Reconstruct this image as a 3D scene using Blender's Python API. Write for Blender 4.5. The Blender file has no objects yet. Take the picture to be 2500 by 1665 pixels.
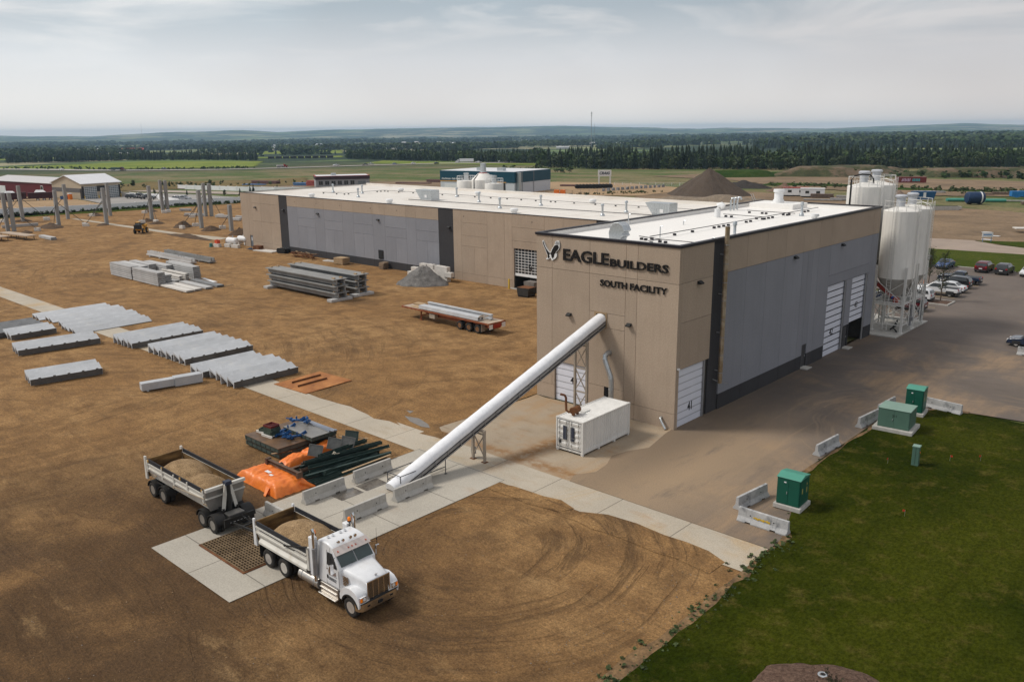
import bpy, math, random
import numpy as np
from mathutils import Vector, Matrix, noise as mnoise
R = math.radians
rng = random.Random(7)
sc = bpy.context.scene
col = sc.collection

# ------------------------------------------------------------------ camera
# metres; x runs along the hall's short front wall, y along its long side wall, origin at the hall's front corner
CAM = Vector((32.90, -54.268, 22.936))
PITCH, ROLL = 0.2459, -0.010
FW = Vector((-0.67764, 0.73540, 0))
rt = Vector((FW.y, -FW.x, 0))
fwd = FW * math.cos(PITCH) - Vector((0, 0, math.sin(PITCH)))
up = FW * math.sin(PITCH) + Vector((0, 0, math.cos(PITCH)))
rt2 = rt * math.cos(ROLL) + up * math.sin(ROLL)
up2 = up * math.cos(ROLL) - rt * math.sin(ROLL)
cd = bpy.data.cameras.new("camera")
cam = bpy.data.objects.new("camera", cd)
col.objects.link(cam)
M = Matrix((rt2, up2, -fwd)).transposed().to_4x4()
M.translation = CAM
cam.matrix_world = M
cd.sensor_width = 36
cd.lens = 29.605
cd.clip_start = 0.5
cd.clip_end = 60000
sc.camera = cam

# ------------------------------------------------------------------ light
SUN_EL, SUN_V = 48, Vector((-0.66, -0.50, 0))       # hazy sun high on the far left
wd = bpy.data.worlds.new("World")
sc.world = wd
wd.use_nodes = True
nt = wd.node_tree
nt.nodes.clear()
def N(t, x=None, **kw):
    n = (x or nt).nodes.new(t)
    for k, v in kw.items():
        setattr(n, k, v)
    return n
out = N('ShaderNodeOutputWorld')
sky = N('ShaderNodeTexSky', sky_type='NISHITA', sun_disc=False, sun_elevation=R(SUN_EL),
        sun_rotation=math.atan2(SUN_V.x, SUN_V.y), dust_density=2.5)
bsky = N('ShaderNodeBackground'); bsky.inputs[1].default_value = 0.09
nt.links.new(sky.outputs[0], bsky.inputs[0])
tc = N('ShaderNodeTexCoord')
sep = N('ShaderNodeSeparateXYZ'); nt.links.new(tc.outputs['Generated'], sep.inputs[0])
ramp = N('ShaderNodeValToRGB')
nt.links.new(sep.outputs[2], ramp.inputs[0])
el = ramp.color_ramp.elements
el[0].position = 0.0; el[0].color = (.89, .875, .85, 1)
el[1].position = 1.0; el[1].color = (.74, .74, .75, 1)
for p, c in ((.03, (.91, .90, .88)), (.075, (.80, .83, .855)), (.13, (.52, .605, .665)), (.2, (.46, .52, .57)), (.5, (.60, .62, .65))):
    e = el.new(p); e.color = (*c, 1)
mp = N('ShaderNodeMapping'); mp.inputs['Scale'].default_value = (1.6, 1.6, 9)
nt.links.new(tc.outputs['Generated'], mp.inputs[0])
n1 = N('ShaderNodeTexNoise'); n1.inputs['Scale'].default_value = 2.3; n1.inputs['Detail'].default_value = 7; n1.inputs['Roughness'].default_value = .55
n1.inputs['Distortion'].default_value = .5
nt.links.new(mp.outputs[0], n1.inputs[0])
r2 = N('ShaderNodeValToRGB'); r2.color_ramp.elements[0].position = .48; r2.color_ramp.elements[1].position = .66
nt.links.new(n1.outputs[0], r2.inputs[0])
mz = N('ShaderNodeMapRange'); mz.inputs[1].default_value = .05; mz.inputs[2].default_value = .11
mz.inputs[3].default_value = .12; mz.inputs[4].default_value = .8
nt.links.new(sep.outputs[2], mz.inputs[0])
mm = N('ShaderNodeMath', operation='MULTIPLY'); nt.links.new(r2.outputs[0], mm.inputs[0]); nt.links.new(mz.outputs[0], mm.inputs[1])
mx = N('ShaderNodeMix', data_type='RGBA'); nt.links.new(mm.outputs[0], mx.inputs[0]); nt.links.new(ramp.outputs[0], mx.inputs[6])
mx.inputs[7].default_value = (.93, .93, .925, 1)
# greyer cloud bank: broad noise darkens part of the sky
n2 = N('ShaderNodeTexNoise'); n2.inputs['Scale'].default_value = 1.3; n2.inputs['Detail'].default_value = 3
mp2 = N('ShaderNodeMapping'); mp2.inputs['Location'].default_value = (3.1, .7, 0); mp2.inputs['Scale'].default_value = (1.5, 1.5, 3)
nt.links.new(tc.outputs['Generated'], mp2.inputs[0]); nt.links.new(mp2.outputs[0], n2.inputs[0])
r3 = N('ShaderNodeValToRGB'); r3.color_ramp.elements[0].position = .38; r3.color_ramp.elements[0].color = (.90, .885, .885, 1)
r3.color_ramp.elements[1].position = .56; r3.color_ramp.elements[1].color = (1, 1, 1, 1)
nt.links.new(n2.outputs[0], r3.inputs[0])
mu = N('ShaderNodeMix', data_type='RGBA', blend_type='MULTIPLY'); mu.inputs[0].default_value = 1
nt.links.new(mx.outputs[2], mu.inputs[6]); nt.links.new(r3.outputs[0], mu.inputs[7])
dt = N('ShaderNodeVectorMath', operation='DOT_PRODUCT'); dt.inputs[1].default_value = (rt.x, rt.y, 0); nt.links.new(tc.outputs['Generated'], dt.inputs[0])
ra = N('ShaderNodeMapRange'); ra.inputs[1].default_value = -.05; ra.inputs[2].default_value = .55; ra.interpolation_type = 'SMOOTHSTEP'; nt.links.new(dt.outputs['Value'], ra.inputs[0])
mu2 = N('ShaderNodeMix', data_type='RGBA', blend_type='MULTIPLY'); nt.links.new(ra.outputs[0], mu2.inputs[0]); nt.links.new(mu.outputs[2], mu2.inputs[6]); mu2.inputs[7].default_value = (.84, .82, .82, 1)
bcl = N('ShaderNodeBackground'); bcl.inputs[1].default_value = 1.0
nt.links.new(mu2.outputs[2], bcl.inputs[0])
msh = N('ShaderNodeMixShader'); msh.inputs[0].default_value = .93
nt.links.new(bsky.outputs[0], msh.inputs[1]); nt.links.new(bcl.outputs[0], msh.inputs[2])
nt.links.new(msh.outputs[0], out.inputs[0])

sl = bpy.data.lights.new("sun", 'SUN'); sl.energy = 2.4; sl.angle = R(13); sl.color = (1, .94, .85)
so = bpy.data.objects.new("sun", sl); col.objects.link(so)
sd = Vector((SUN_V.normalized().x * math.cos(R(SUN_EL)), SUN_V.normalized().y * math.cos(R(SUN_EL)), math.sin(R(SUN_EL))))
so.rotation_euler = sd.to_track_quat('Z', 'Y').to_euler()
so.location = (-60, -20, 80)

sc.view_settings.view_transform = 'Standard'
sc.view_settings.look = 'None'
sc.view_settings.exposure = 0
sc.view_settings.gamma = 1
sc.render.engine = 'CYCLES'
cy = sc.cycles
cy.max_bounces = 5; cy.diffuse_bounces = 3; cy.glossy_bounces = 3; cy.transmission_bounces = 3; cy.volume_bounces = 0
cy.caustics_reflective = False; cy.caustics_refractive = False
cy.use_denoising = True
cy.sample_clamp_indirect = 4

# ------------------------------------------------------------------ materials
MATS = {}
def lk(t, a, b): t.links.new(a, b)
def k3(c, f=1): return (min(1, c[0] * f), min(1, c[1] * f), min(1, c[2] * f), 1)
def mat(name, c, rough=.8, metal=0., var=.15, sc_=1.5, c2=None, fine=.1, fsc=30, bump=.1, bsc=None, bd=.02, rnd=0., spots=None,
        spec=.35, coat=0., stretch=None, emit=0., isl=0., streak=0.):
    """procedural material: two scales of tone, optional stains/spots, bump and a per-object tone shift"""
    if name in MATS: return MATS[name]
    m = bpy.data.materials.new(name); m.use_nodes = True; MATS[name] = m
    t = m.node_tree; b = t.nodes['Principled BSDF']
    tc = N('ShaderNodeTexCoord', t); src = tc.outputs['Object']
    if stretch:
        mpn = N('ShaderNodeMapping', t); mpn.inputs['Scale'].default_value = stretch; lk(t, src, mpn.inputs[0]); src = mpn.outputs[0]
    def nz(s, d=5, r=.6):
        n = N('ShaderNodeTexNoise', t); n.inputs['Scale'].default_value = s; n.inputs['Detail'].default_value = d
        n.inputs['Roughness'].default_value = r; lk(t, src, n.inputs[0]); return n.outputs[0]
    def rp(o, a, bb):
        n = N('ShaderNodeMapRange', t); n.inputs[1].default_value = a; n.inputs[2].default_value = bb; lk(t, o, n.inputs[0]); return n.outputs[0]
    a = rp(nz(sc_), .3, .7)
    mxn = N('ShaderNodeMix', t, data_type='RGBA'); lk(t, a, mxn.inputs[0])
    mxn.inputs[6].default_value = k3(c, 1 - var); mxn.inputs[7].default_value = k3(c2 or c, 1 + (0 if c2 else var)); cur = mxn.outputs[2]
    f = nz(fsc, 4)
    if fine:
        mr = N('ShaderNodeMapRange', t); mr.inputs[1].default_value = .25; mr.inputs[2].default_value = .75
        mr.inputs[3].default_value = 1 - fine; mr.inputs[4].default_value = 1 + fine; lk(t, f, mr.inputs[0])
        mu = N('ShaderNodeVectorMath', t, operation='SCALE'); lk(t, cur, mu.inputs[0]); lk(t, mr.outputs[0], mu.inputs['Scale']); cur = mu.outputs[0]
    for sp in (spots or []):
        scol, ssc, lo, hi = sp[:4]
        s_ = rp(nz(ssc, 6, .65), lo, hi)
        m2 = N('ShaderNodeMix', t, data_type='RGBA'); 
        mm_ = N('ShaderNodeMath', t, operation='MULTIPLY'); lk(t, s_, mm_.inputs[0]); mm_.inputs[1].default_value = sp[4] if len(sp) > 4 else .8
        lk(t, mm_.outputs[0], m2.inputs[0]); lk(t, cur, m2.inputs[6]); m2.inputs[7].default_value = k3(scol); cur = m2.outputs[2]
    if streak:                                            # faint vertical run-off marks
        mpn = N('ShaderNodeMapping', t); mpn.inputs['Scale'].default_value = (2.2, 2.2, .10); lk(t, tc.outputs['Object'], mpn.inputs[0])
        n = N('ShaderNodeTexNoise', t); n.inputs['Scale'].default_value = 1.6; n.inputs['Detail'].default_value = 5; lk(t, mpn.outputs[0], n.inputs[0])
        mr = N('ShaderNodeMapRange', t); mr.inputs[1].default_value = .45; mr.inputs[2].default_value = .75; mr.inputs[3].default_value = 1.; mr.inputs[4].default_value = 1 - streak; lk(t, n.outputs[0], mr.inputs[0])
        mu = N('ShaderNodeVectorMath', t, operation='SCALE'); lk(t, cur, mu.inputs[0]); lk(t, mr.outputs[0], mu.inputs['Scale']); cur = mu.outputs[0]
    if isl:                                               # each separate slab has a slightly different tone
        ge = N('ShaderNodeNewGeometry', t); mr = N('ShaderNodeMapRange', t); mr.inputs[3].default_value = 1 - isl; mr.inputs[4].default_value = 1 + isl; lk(t, ge.outputs['Random Per Island'], mr.inputs[0])
        mu = N('ShaderNodeVectorMath', t, operation='SCALE'); lk(t, cur, mu.inputs[0]); lk(t, mr.outputs[0], mu.inputs['Scale']); cur = mu.outputs[0]
    if rnd:
        oi = N('ShaderNodeObjectInfo', t); mr = N('ShaderNodeMapRange', t); mr.inputs[3].default_value = 1 - rnd; mr.inputs[4].default_value = 1 + rnd
        lk(t, oi.outputs['Random'], mr.inputs[0])
        mu = N('ShaderNodeVectorMath', t, operation='SCALE'); lk(t, cur, mu.inputs[0]); lk(t, mr.outputs[0], mu.inputs['Scale']); cur = mu.outputs[0]
    lk(t, cur, b.inputs['Base Color'])
    b.inputs['Roughness'].default_value = rough; b.inputs['Metallic'].default_value = metal
    b.inputs['Specular IOR Level'].default_value = spec; b.inputs['Coat Weight'].default_value = coat; b.inputs['Coat Roughness'].default_value = .08
    if bump:
        bn = N('ShaderNodeBump', t); bn.inputs['Strength'].default_value = bump; bn.inputs['Distance'].default_value = bd
        lk(t, nz(bsc, 4) if bsc else f, bn.inputs['Height']); lk(t, bn.outputs[0], b.inputs['Normal'])
    if emit:
        b.inputs['Emission Color'].default_value = k3(c); b.inputs['Emission Strength'].default_value = emit
    return m

# ------------------------------------------------------------------ mesh helpers
class MB:
    def __init__(s): s.v = []; s.f = []; s.m = []
    def add(s, vs, fs, m=0, T=None):
        o = len(s.v)
        s.v += [tuple(T @ Vector(p)) for p in vs] if T is not None else [tuple(p) for p in vs]
        s.f += [tuple(i + o for i in f) for f in fs]; s.m += [m] * len(fs); return s
    def box(s, x0, y0, z0, x1, y1, z1, m=0, T=None):
        vs = [(x, y, z) for z in (z0, z1) for y in (y0, y1) for x in (x0, x1)]
        return s.add(vs, [(0, 2, 3, 1), (4, 5, 7, 6), (0, 1, 5, 4), (2, 6, 7, 3), (0, 4, 6, 2), (1, 3, 7, 5)], m, T)
    def cbox(s, c, d, m=0, T=None):
        return s.box(c[0] - d[0] / 2, c[1] - d[1] / 2, c[2] - d[2] / 2, c[0] + d[0] / 2, c[1] + d[1] / 2, c[2] + d[2] / 2, m, T)
    def cyl(s, p0, p1, r0, r1=None, n=12, m=0, caps=True, T=None):
        p0, p1 = Vector(p0), Vector(p1); r1 = r0 if r1 is None else r1
        q = (p1 - p0).to_track_quat('Z', 'Y')
        vs = []
        for p, r in ((p0, r0), (p1, r1)):
            for i in range(n):
                a = 2 * math.pi * i / n; vs.append(p + q @ Vector((r * math.cos(a), r * math.sin(a), 0)))
        fs = [(i, (i + 1) % n, n + (i + 1) % n, n + i) for i in range(n)]
        if caps: fs += [tuple(range(n - 1, -1, -1)), tuple(range(n, 2 * n))]
        return s.add(vs, fs, m, T)
    def bar(s, p0, p1, w, h=None, m=0, T=None):      # square bar between two points
        p0, p1 = Vector(p0), Vector(p1); h = h or w
        q = (p1 - p0).to_track_quat('Z', 'Y') if abs((p1 - p0).normalized().z) > .98 else None
        d = (p1 - p0).normalized()
        if q: ax, ay = q @ Vector((1, 0, 0)), q @ Vector((0, 1, 0))
        else: ax = d.cross(Vector((0, 0, 1))).normalized(); ay = ax.cross(d).normalized()
        vs = [p + ax * (sx * w / 2) + ay * (sy * h / 2) for p in (p0, p1) for sx, sy in ((-1, -1), (1, -1), (1, 1), (-1, 1))]
        return s.add(vs, [(3, 2, 1, 0), (4, 5, 6, 7), (0, 1, 5, 4), (1, 2, 6, 5), (2, 3, 7, 6), (3, 0, 4, 7)], m, T)
    def tube(s, pts, r, n=8, m=0, T=None):
        pts = [Vector(p) for p in pts]; vs = []; ns = len(pts)
        ref = Vector((0, 0, 1))
        for i, p in enumerate(pts):
            d = (pts[min(i + 1, ns - 1)] - pts[max(i - 1, 0)]).normalized()
            a = d.cross(ref if abs(d.z) < .95 else Vector((1, 0, 0))).normalized(); b = a.cross(d)
            rr = r[i] if isinstance(r, (list, tuple)) else r
            vs += [p + (a * math.cos(2 * math.pi * j / n) + b * math.sin(2 * math.pi * j / n)) * rr for j in range(n)]
        fs = [(i * n + j, (i + 1) * n + j, (i + 1) * n + (j + 1) % n, i * n + (j + 1) % n) for i in range(ns - 1) for j in range(n)]
        fs += [tuple(range(n)), tuple(range((ns - 1) * n + n - 1, (ns - 1) * n - 1, -1))]
        return s.add(vs, fs, m, T)
    def lathe(s, prof, c=(0, 0, 0), n=16, m=0, T=None, axis='z'):   # prof: (radius, height)
        vs = []
        for r, z in prof:
            for j in range(n):
                a = 2 * math.pi * j / n; x, y = r * math.cos(a), r * math.sin(a)
                q = (x, y, z) if axis == 'z' else ((x, z, y) if axis == 'y' else (z, x, y))
                vs.append((c[0] + q[0], c[1] + q[1], c[2] + q[2]))
        k = len(prof)
        fs = [(i * n + j, i * n + (j + 1) % n, (i + 1) * n + (j + 1) % n, (i + 1) * n + j) for i in range(k - 1) for j in range(n)]
        if axis != 'z': fs = [f[::-1] for f in fs]
        fs += [tuple(range(n)), tuple(range((k - 1) * n, k * n))]
        return s.add(vs, fs, m, T)
    def prism(s, poly, a, b, pl='xz', m=0, T=None):  # polygon in a plane, extruded along the third axis from a to b
        f = {'xz': lambda p, t: (p[0], t, p[1]), 'yz': lambda p, t: (t, p[0], p[1]), 'xy': lambda p, t: (p[0], p[1], t)}[pl]
        n = len(poly); vs = [f(p, a) for p in poly] + [f(p, b) for p in poly]
        fs = [tuple(range(n)), tuple(range(2 * n - 1, n - 1, -1))] + [(i, n + i, n + (i + 1) % n, (i + 1) % n) for i in range(n)]
        return s.add(vs, fs, m, T)
    def loft(s, rings, m=0, T=None, close=True, caps=True):
        n = len(rings[0]); vs = [p for r in rings for p in r]
        fs = [(i * n + j, i * n + (j + 1) % n, (i + 1) * n + (j + 1) % n, (i + 1) * n + j) for i in range(len(rings) - 1) for j in range(n if close else n - 1)]
        if caps: fs += [tuple(range(n - 1, -1, -1)), tuple(range((len(rings) - 1) * n, len(rings) * n))]
        return s.add(vs, fs, m, T)
    def build(s, name, mats, parent=None, loc=None, rz=0, smooth=0, bevel=0, seg=1, fix=True):
        me = bpy.data.meshes.new(name); me.from_pydata(s.v, [], s.f)
        for mt in (mats if isinstance(mats, (list, tuple)) else [mats]): me.materials.append(mt)
        if any(s.m): me.polygons.foreach_set('material_index', s.m)
        if fix:
            import bmesh
            bm = bmesh.new(); bm.from_mesh(me); bmesh.ops.recalc_face_normals(bm, faces=bm.faces); bm.to_mesh(me); bm.free()
        if smooth:
            me.polygons.foreach_set('use_smooth', [True] * len(me.polygons)); me.set_sharp_from_angle(angle=R(smooth))
        o = bpy.data.objects.new(name, me); col.objects.link(o)
        if parent: o.parent = parent
        if loc is not None: o.location = loc
        o.rotation_euler[2] = rz
        if bevel:
            b = o.modifiers.new('edge', 'BEVEL'); b.width = bevel; b.segments = seg; b.limit_method = 'ANGLE'; b.angle_limit = R(40)
        return o

def tag(o, label=None, cat=None, group=None, kind=None):
    if label: o['label'] = label
    if cat: o['category'] = cat; o['kind'] = 'thing'
    if group: o['group'] = group
    if kind: o['kind'] = kind
    return o
def thing(name, label, cat, loc=(0, 0, 0), rz=0, group=None):
    o = bpy.data.objects.new(name, None); col.objects.link(o); o.location = loc; o.rotation_euler[2] = rz
    o.empty_display_size = .3
    return tag(o, label, cat, group)
def dup(root, loc, rz=0, label=None, group=None, scale=None, mats=None):
    def cp(o, par):
        c = o.copy(); col.objects.link(c)
        if par: c.parent = par
        if mats and c.type == 'MESH':
            for i, ms in enumerate(c.material_slots):
                if ms.material and ms.material.name in mats: ms.link = 'OBJECT'; ms.material = mats[ms.material.name]
        for ch in kids.get(o.name, []): cp(ch, c)
        return c
    kids = {}
    st = [root]
    while st:
        o = st.pop(); kids[o.name] = list(o.children); st += kids[o.name]
    r = cp(root, None); r.location = loc; r.rotation_euler[2] = rz
    if scale: r.scale = (scale,) * 3 if not isinstance(scale, (tuple, list)) else scale
    if label: r['label'] = label
    if group: r['group'] = group
    return r
def struct(name, mb, m, **kw):
    return tag(mb.build(name, m, **kw), kind='structure')
def fbm(x, y, s=1., o=4, seed=0.):
    v = 0; a = 1
    for i in range(o):
        v += a * mnoise.noise((x * s + seed, y * s - seed, seed * .37 + i)); s *= 2.03; a *= .5
    return v
def text_mesh(body, size, depth, bold=0.0, align='LEFT', shear=0.):
    """lettering as mesh data in the xz plane facing -y, baseline at z=0"""
    cu = bpy.data.curves.new('t', 'FONT'); cu.body = body; cu.size = size; cu.extrude = depth / 2; cu.offset = bold; cu.align_x = align
    cu.shear = shear; cu.resolution_u = 3
    o = bpy.data.objects.new('t', cu); col.objects.link(o)
    bpy.context.view_layer.update()
    me = bpy.data.meshes.new_from_object(o.evaluated_get(bpy.context.evaluated_depsgraph_get()))
    vs = [(v.co.x, -v.co.z, v.co.y) for v in me.vertices]; fs = [tuple(p.vertices) for p in me.polygons]
    bpy.data.objects.remove(o); bpy.data.curves.remove(cu); bpy.data.meshes.remove(me)
    return vs, fs
def lettering(body, x0, x1, z0, z1, y, depth, m, name, parent, axis='y', bold=0., shear=0., fix=False):
    """lettering stretched to fill x0..x1, z0..z1 on the plane y (or, axis 'x', along y on the plane x)"""
    vs, fs = text_mesh(body, 1, .1, bold, shear=shear)
    xa, xb = min(v[0] for v in vs), max(v[0] for v in vs); za, zb = min(v[2] for v in vs), max(v[2] for v in vs)
    o = []
    for v in vs:
        a = x0 + (v[0] - xa) / (xb - xa) * (x1 - x0); c = z0 + (v[2] - za) / (zb - za) * (z1 - z0); d = v[1] / .1 * depth
        o.append((a, y + d, c) if axis == 'y' else (y - d, a, c))
    return MB().add(o, fs).build(name, m, parent, fix=fix)
# ------------------------------------------------------------------ ground materials
def gnodes(name):
    m = bpy.data.materials.new(name); m.use_nodes = True; MATS[name] = m; t = m.node_tree
    tc = N('ShaderNodeTexCoord', t)
    return m, t, t.nodes['Principled BSDF'], tc.outputs['Object']
class G:
    """small node vocabulary for the ground materials"""
    def __init__(s, name): s.m, s.t, s.b, s.co = gnodes(name)
    def noise(s, sc_, d=6, r=.6, st=None, dist=0, off=None):
        src = s.co
        if st or off:
            mp = N('ShaderNodeMapping', s.t); mp.inputs['Scale'].default_value = st or (1, 1, 1); mp.inputs['Location'].default_value = off or (0, 0, 0)
            lk(s.t, src, mp.inputs[0]); src = mp.outputs[0]
        n = N('ShaderNodeTexNoise', s.t); n.inputs['Scale'].default_value = sc_; n.inputs['Detail'].default_value = d
        n.inputs['Roughness'].default_value = r; n.inputs['Distortion'].default_value = dist; lk(s.t, src, n.inputs[0]); return n.outputs[0]
    def rng(s, o, a, b, c=0., d=1.):
        n = N('ShaderNodeMapRange', s.t); n.interpolation_type = 'SMOOTHSTEP'
        for i, v in enumerate((a, b, c, d)): n.inputs[i + 1].default_value = v
        lk(s.t, o, n.inputs[0]); return n.outputs[0]
    def math(s, op, a, b=None):
        n = N('ShaderNodeMath', s.t, operation=op)
        for i, v in enumerate((a, b)):
            if v is None: continue
            if isinstance(v, (int, float)): n.inputs[i].default_value = v
            else: lk(s.t, v, n.inputs[i])
        return n.outputs[0]
    def mix(s, f, a, b, bt='MIX'):
        n = N('ShaderNodeMix', s.t, data_type='RGBA', blend_type=bt)
        for i, v in ((0, f), (6, a), (7, b)):
            if isinstance(v, (int, float)): n.inputs[i].default_value = v
            elif isinstance(v, tuple): n.inputs[i].default_value = (*v[:3], 1)
            else: lk(s.t, v, n.inputs[i])
        return n.outputs[2]
    def tracks(s, c, r0, r1, per, dist=1.2, seed=0., thr=.45):
        """curved tyre tracks: streaks running round a turning point, only between two radii"""
        mp = N('ShaderNodeMapping', s.t); mp.inputs['Location'].default_value = (-c[0], -c[1], 0); lk(s.t, s.co, mp.inputs[0])
        sx = N('ShaderNodeSeparateXYZ', s.t); lk(s.t, mp.outputs[0], sx.inputs[0])
        ln = N('ShaderNodeVectorMath', s.t, operation='LENGTH'); lk(s.t, mp.outputs[0], ln.inputs[0]); L = ln.outputs['Value']
        an = s.math('ARCTAN2', sx.outputs[1], sx.outputs[0])
        wob = s.math('MULTIPLY', s.noise(.12, 2, off=(seed, 0, 0)), 3.0 * dist)
        cb = N('ShaderNodeCombineXYZ', s.t); lk(s.t, s.math('DIVIDE', s.math('ADD', L, wob), per), cb.inputs[0]); lk(s.t, s.math('MULTIPLY', an, .55 * r1 / 10), cb.inputs[1]); cb.inputs[2].default_value = seed
        n = N('ShaderNodeTexNoise', s.t); n.inputs['Scale'].default_value = 1.0; n.inputs['Detail'].default_value = 4; n.inputs['Roughness'].default_value = .6; lk(s.t, cb.outputs[0], n.inputs[0])
        a = s.rng(L, r0 - 1.5, r0 + 1.5); b = s.rng(L, r1 - 2, r1 + 2, 1, 0)
        return s.math('MULTIPLY', s.rng(n.outputs[0], .52, .66), s.math('MULTIPLY', a, b))
    def lines(s, ang, per, seed, thr=.5, dist=2.):
        """straighter tyre tracks: long wandering streaks in one direction, in patches"""
        mp = N('ShaderNodeMapping', s.t); mp.inputs['Rotation'].default_value = (0, 0, ang); mp.inputs['Scale'].default_value = (1 / per, .045 / per, 1); lk(s.t, s.co, mp.inputs[0])
        n = N('ShaderNodeTexNoise', s.t); n.inputs['Scale'].default_value = 1; n.inputs['Detail'].default_value = 5; n.inputs['Roughness'].default_value = .6; n.inputs['Distortion'].default_value = .15 * dist; lk(s.t, mp.outputs[0], n.inputs[0])
        return s.math('MULTIPLY', s.rng(n.outputs[0], .54, .68), s.rng(s.noise(.09, 3, off=(seed, -seed, 0)), thr - .06, thr + .1))
    def near(s, c, r0, r1, st=(1, 1, 1)):
        mp = N('ShaderNodeMapping', s.t); mp.vector_type = 'POINT'; mp.inputs['Location'].default_value = (-c[0] * st[0], -c[1] * st[1], 0); mp.inputs['Scale'].default_value = st
        lk(s.t, s.co, mp.inputs[0]); ln = N('ShaderNodeVectorMath', s.t, operation='LENGTH'); lk(s.t, mp.outputs[0], ln.inputs[0])
        return s.rng(ln.outputs['Value'], r0, r1, 1, 0)
    def fin(s, colr, h=None, st=.5, dist=.08, rough=.95, spec=.2):
        lk(s.t, colr, s.b.inputs['Base Color']); s.b.inputs['Specular IOR Level'].default_value = spec
        if isinstance(rough, float): s.b.inputs['Roughness'].default_value = rough
        else: lk(s.t, rough, s.b.inputs['Roughness'])
        if h is not None:
            bn = N('ShaderNodeBump', s.t); bn.inputs['Strength'].default_value = st; bn.inputs['Distance'].default_value = dist
            lk(s.t, h, bn.inputs['Height']); lk(s.t, bn.outputs[0], s.b.inputs['Normal'])
        return s.m
def dirt_material():
    g = G('dirt')
    big = g.rng(g.noise(.05, 5, .6), .35, .65); mid = g.noise(.45, 8, .72, dist=.2); fine = g.noise(5, 5, .75); peb = g.noise(11, 3, .75)
    streak = g.noise(.9, 7, .72, st=(.25, 1.6, 1), dist=.35)
    c = g.mix(big, (.285, .158, .062), (.37, .22, .094))
    c = g.mix(g.rng(mid, .36, .66), c, (.20, .11, .045)); c = g.mix(g.math('MULTIPLY', g.rng(streak, .5, .74), .6), c, (.145, .085, .04))
    # vignette painted into the soil colour: foreground darkened, broken up by noise
    vign_n = g.noise(.12, 5, .6, off=(4, 9, 0))
    wet = g.math('MULTIPLY', g.near((-7, -56), 10, 44), g.rng(vign_n, .28, .55))  # mask of the painted vignette, strongest at the foreground edge
    c = g.mix(g.math('MULTIPLY', wet, .88), c, (.066, .037, .017))  # wet is the painted vignette mask: darkens the foreground soil
    c = g.mix(g.math('MULTIPLY', g.near((-10, -30.5), 1, 12, (.55, 1, 1)), .5), c, (.05, .03, .018))  # broad darker patch of ground round the truck and trailer
    wet2 = g.rng(g.noise(.075, 5, .6, off=(31, 7, 0)), .55, .68)
    c = g.mix(g.math('MULTIPLY', wet2, .5), c, (.085, .05, .026))
    tr = g.math('MAXIMUM', g.tracks((1.5, -23.5), 3.5, 13, 1.5, .6, 3, .36), g.math('MULTIPLY', g.tracks((1.8, -23.2), 4, 13, .5, .5, 6, .36), .7))
    tr0 = tr; tr = g.math('MULTIPLY', g.tracks((-37, 15), 4, 16, 1.0, 1., 9, .4), .6)
    tr = g.math('MAXIMUM', tr, g.tracks((-12, -68), 20, 36, .9, .8, 5, .47)); tr = g.math('MAXIMUM', tr, g.tracks((-60, -30), 18, 44, 1.1, 1, 15, .5))
    tr = g.math('MAXIMUM', tr, g.tracks((-100, 40), 24, 90, .8, .6, 25, .5))
    ln = g.math('MAXIMUM', g.lines(.1, 2.2, 11, .53, 3), g.lines(1.45, 2.4, 23, .52, 4))
    tr = g.math('MAXIMUM', tr0, g.math('MULTIPLY', g.math('MAXIMUM', tr, ln), .5))
    cr = g.math('MULTIPLY', tr, g.rng(fine, .3, .6, .55, 1.))
    c = g.mix(g.math('MULTIPLY', cr, .72), c, (.075, .043, .021))
    lt = g.rng(g.noise(.3, 6, .7, st=(.35, 1, 1), off=(8, 3, 0)), .57, .74); c = g.mix(g.math('MULTIPLY', lt, .5), c, (.44, .28, .13))
    c = g.mix(g.rng(fine, .25, .75, 0, .5), c, (.9, .86, .8), 'OVERLAY') if 0 else c
    sp = g.rng(peb, .3, .7, .72, 1.3); fn = g.rng(fine, .3, .7, .76, 1.27)
    v = N('ShaderNodeVectorMath', g.t, operation='SCALE'); lk(g.t, c, v.inputs[0]); lk(g.t, g.math('MULTIPLY', sp, fn), v.inputs['Scale'])
    h = g.math('ADD', g.math('MULTIPLY', mid, .7), g.math('ADD', g.math('MULTIPLY', fine, .35), g.math('MULTIPLY', peb, .12)))
    h = g.math('ADD', h, g.math('MULTIPLY', streak, .5))
    h = g.math('SUBTRACT', h, g.math('MULTIPLY', tr, .35))
    return g.fin(v.outputs[0], h, .9, .3)
def grass_material(name, a, b, dry, dry_amt, sc_=1., mow=False):
    g = G(name)
    big = g.rng(g.noise(.06 * sc_, 5), .35, .65); mid = g.noise(.7 * sc_, 6, .7); fine = g.noise(7, 4, .8, st=(1, .6, 1))
    c = g.mix(big, a, b); c = g.mix(g.math('MULTIPLY', g.rng(mid, .5, .72), dry_amt), c, dry)
    if mow: c = g.mix(g.math('MULTIPLY', g.lines(1.1, 2.1, 2, .42, 1.5), .3), c, tuple(x * .5 for x in a))
    v = N('ShaderNodeVectorMath', g.t, operation='SCALE'); lk(g.t, c, v.inputs[0]); lk(g.t, g.rng(fine, .28, .72, .55, 1.5), v.inputs['Scale'])
    h = g.math('ADD', mid, g.math('MULTIPLY', fine, .5))
    return g.fin(v.outputs[0], h, .8, .12, 1., .02)
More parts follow.
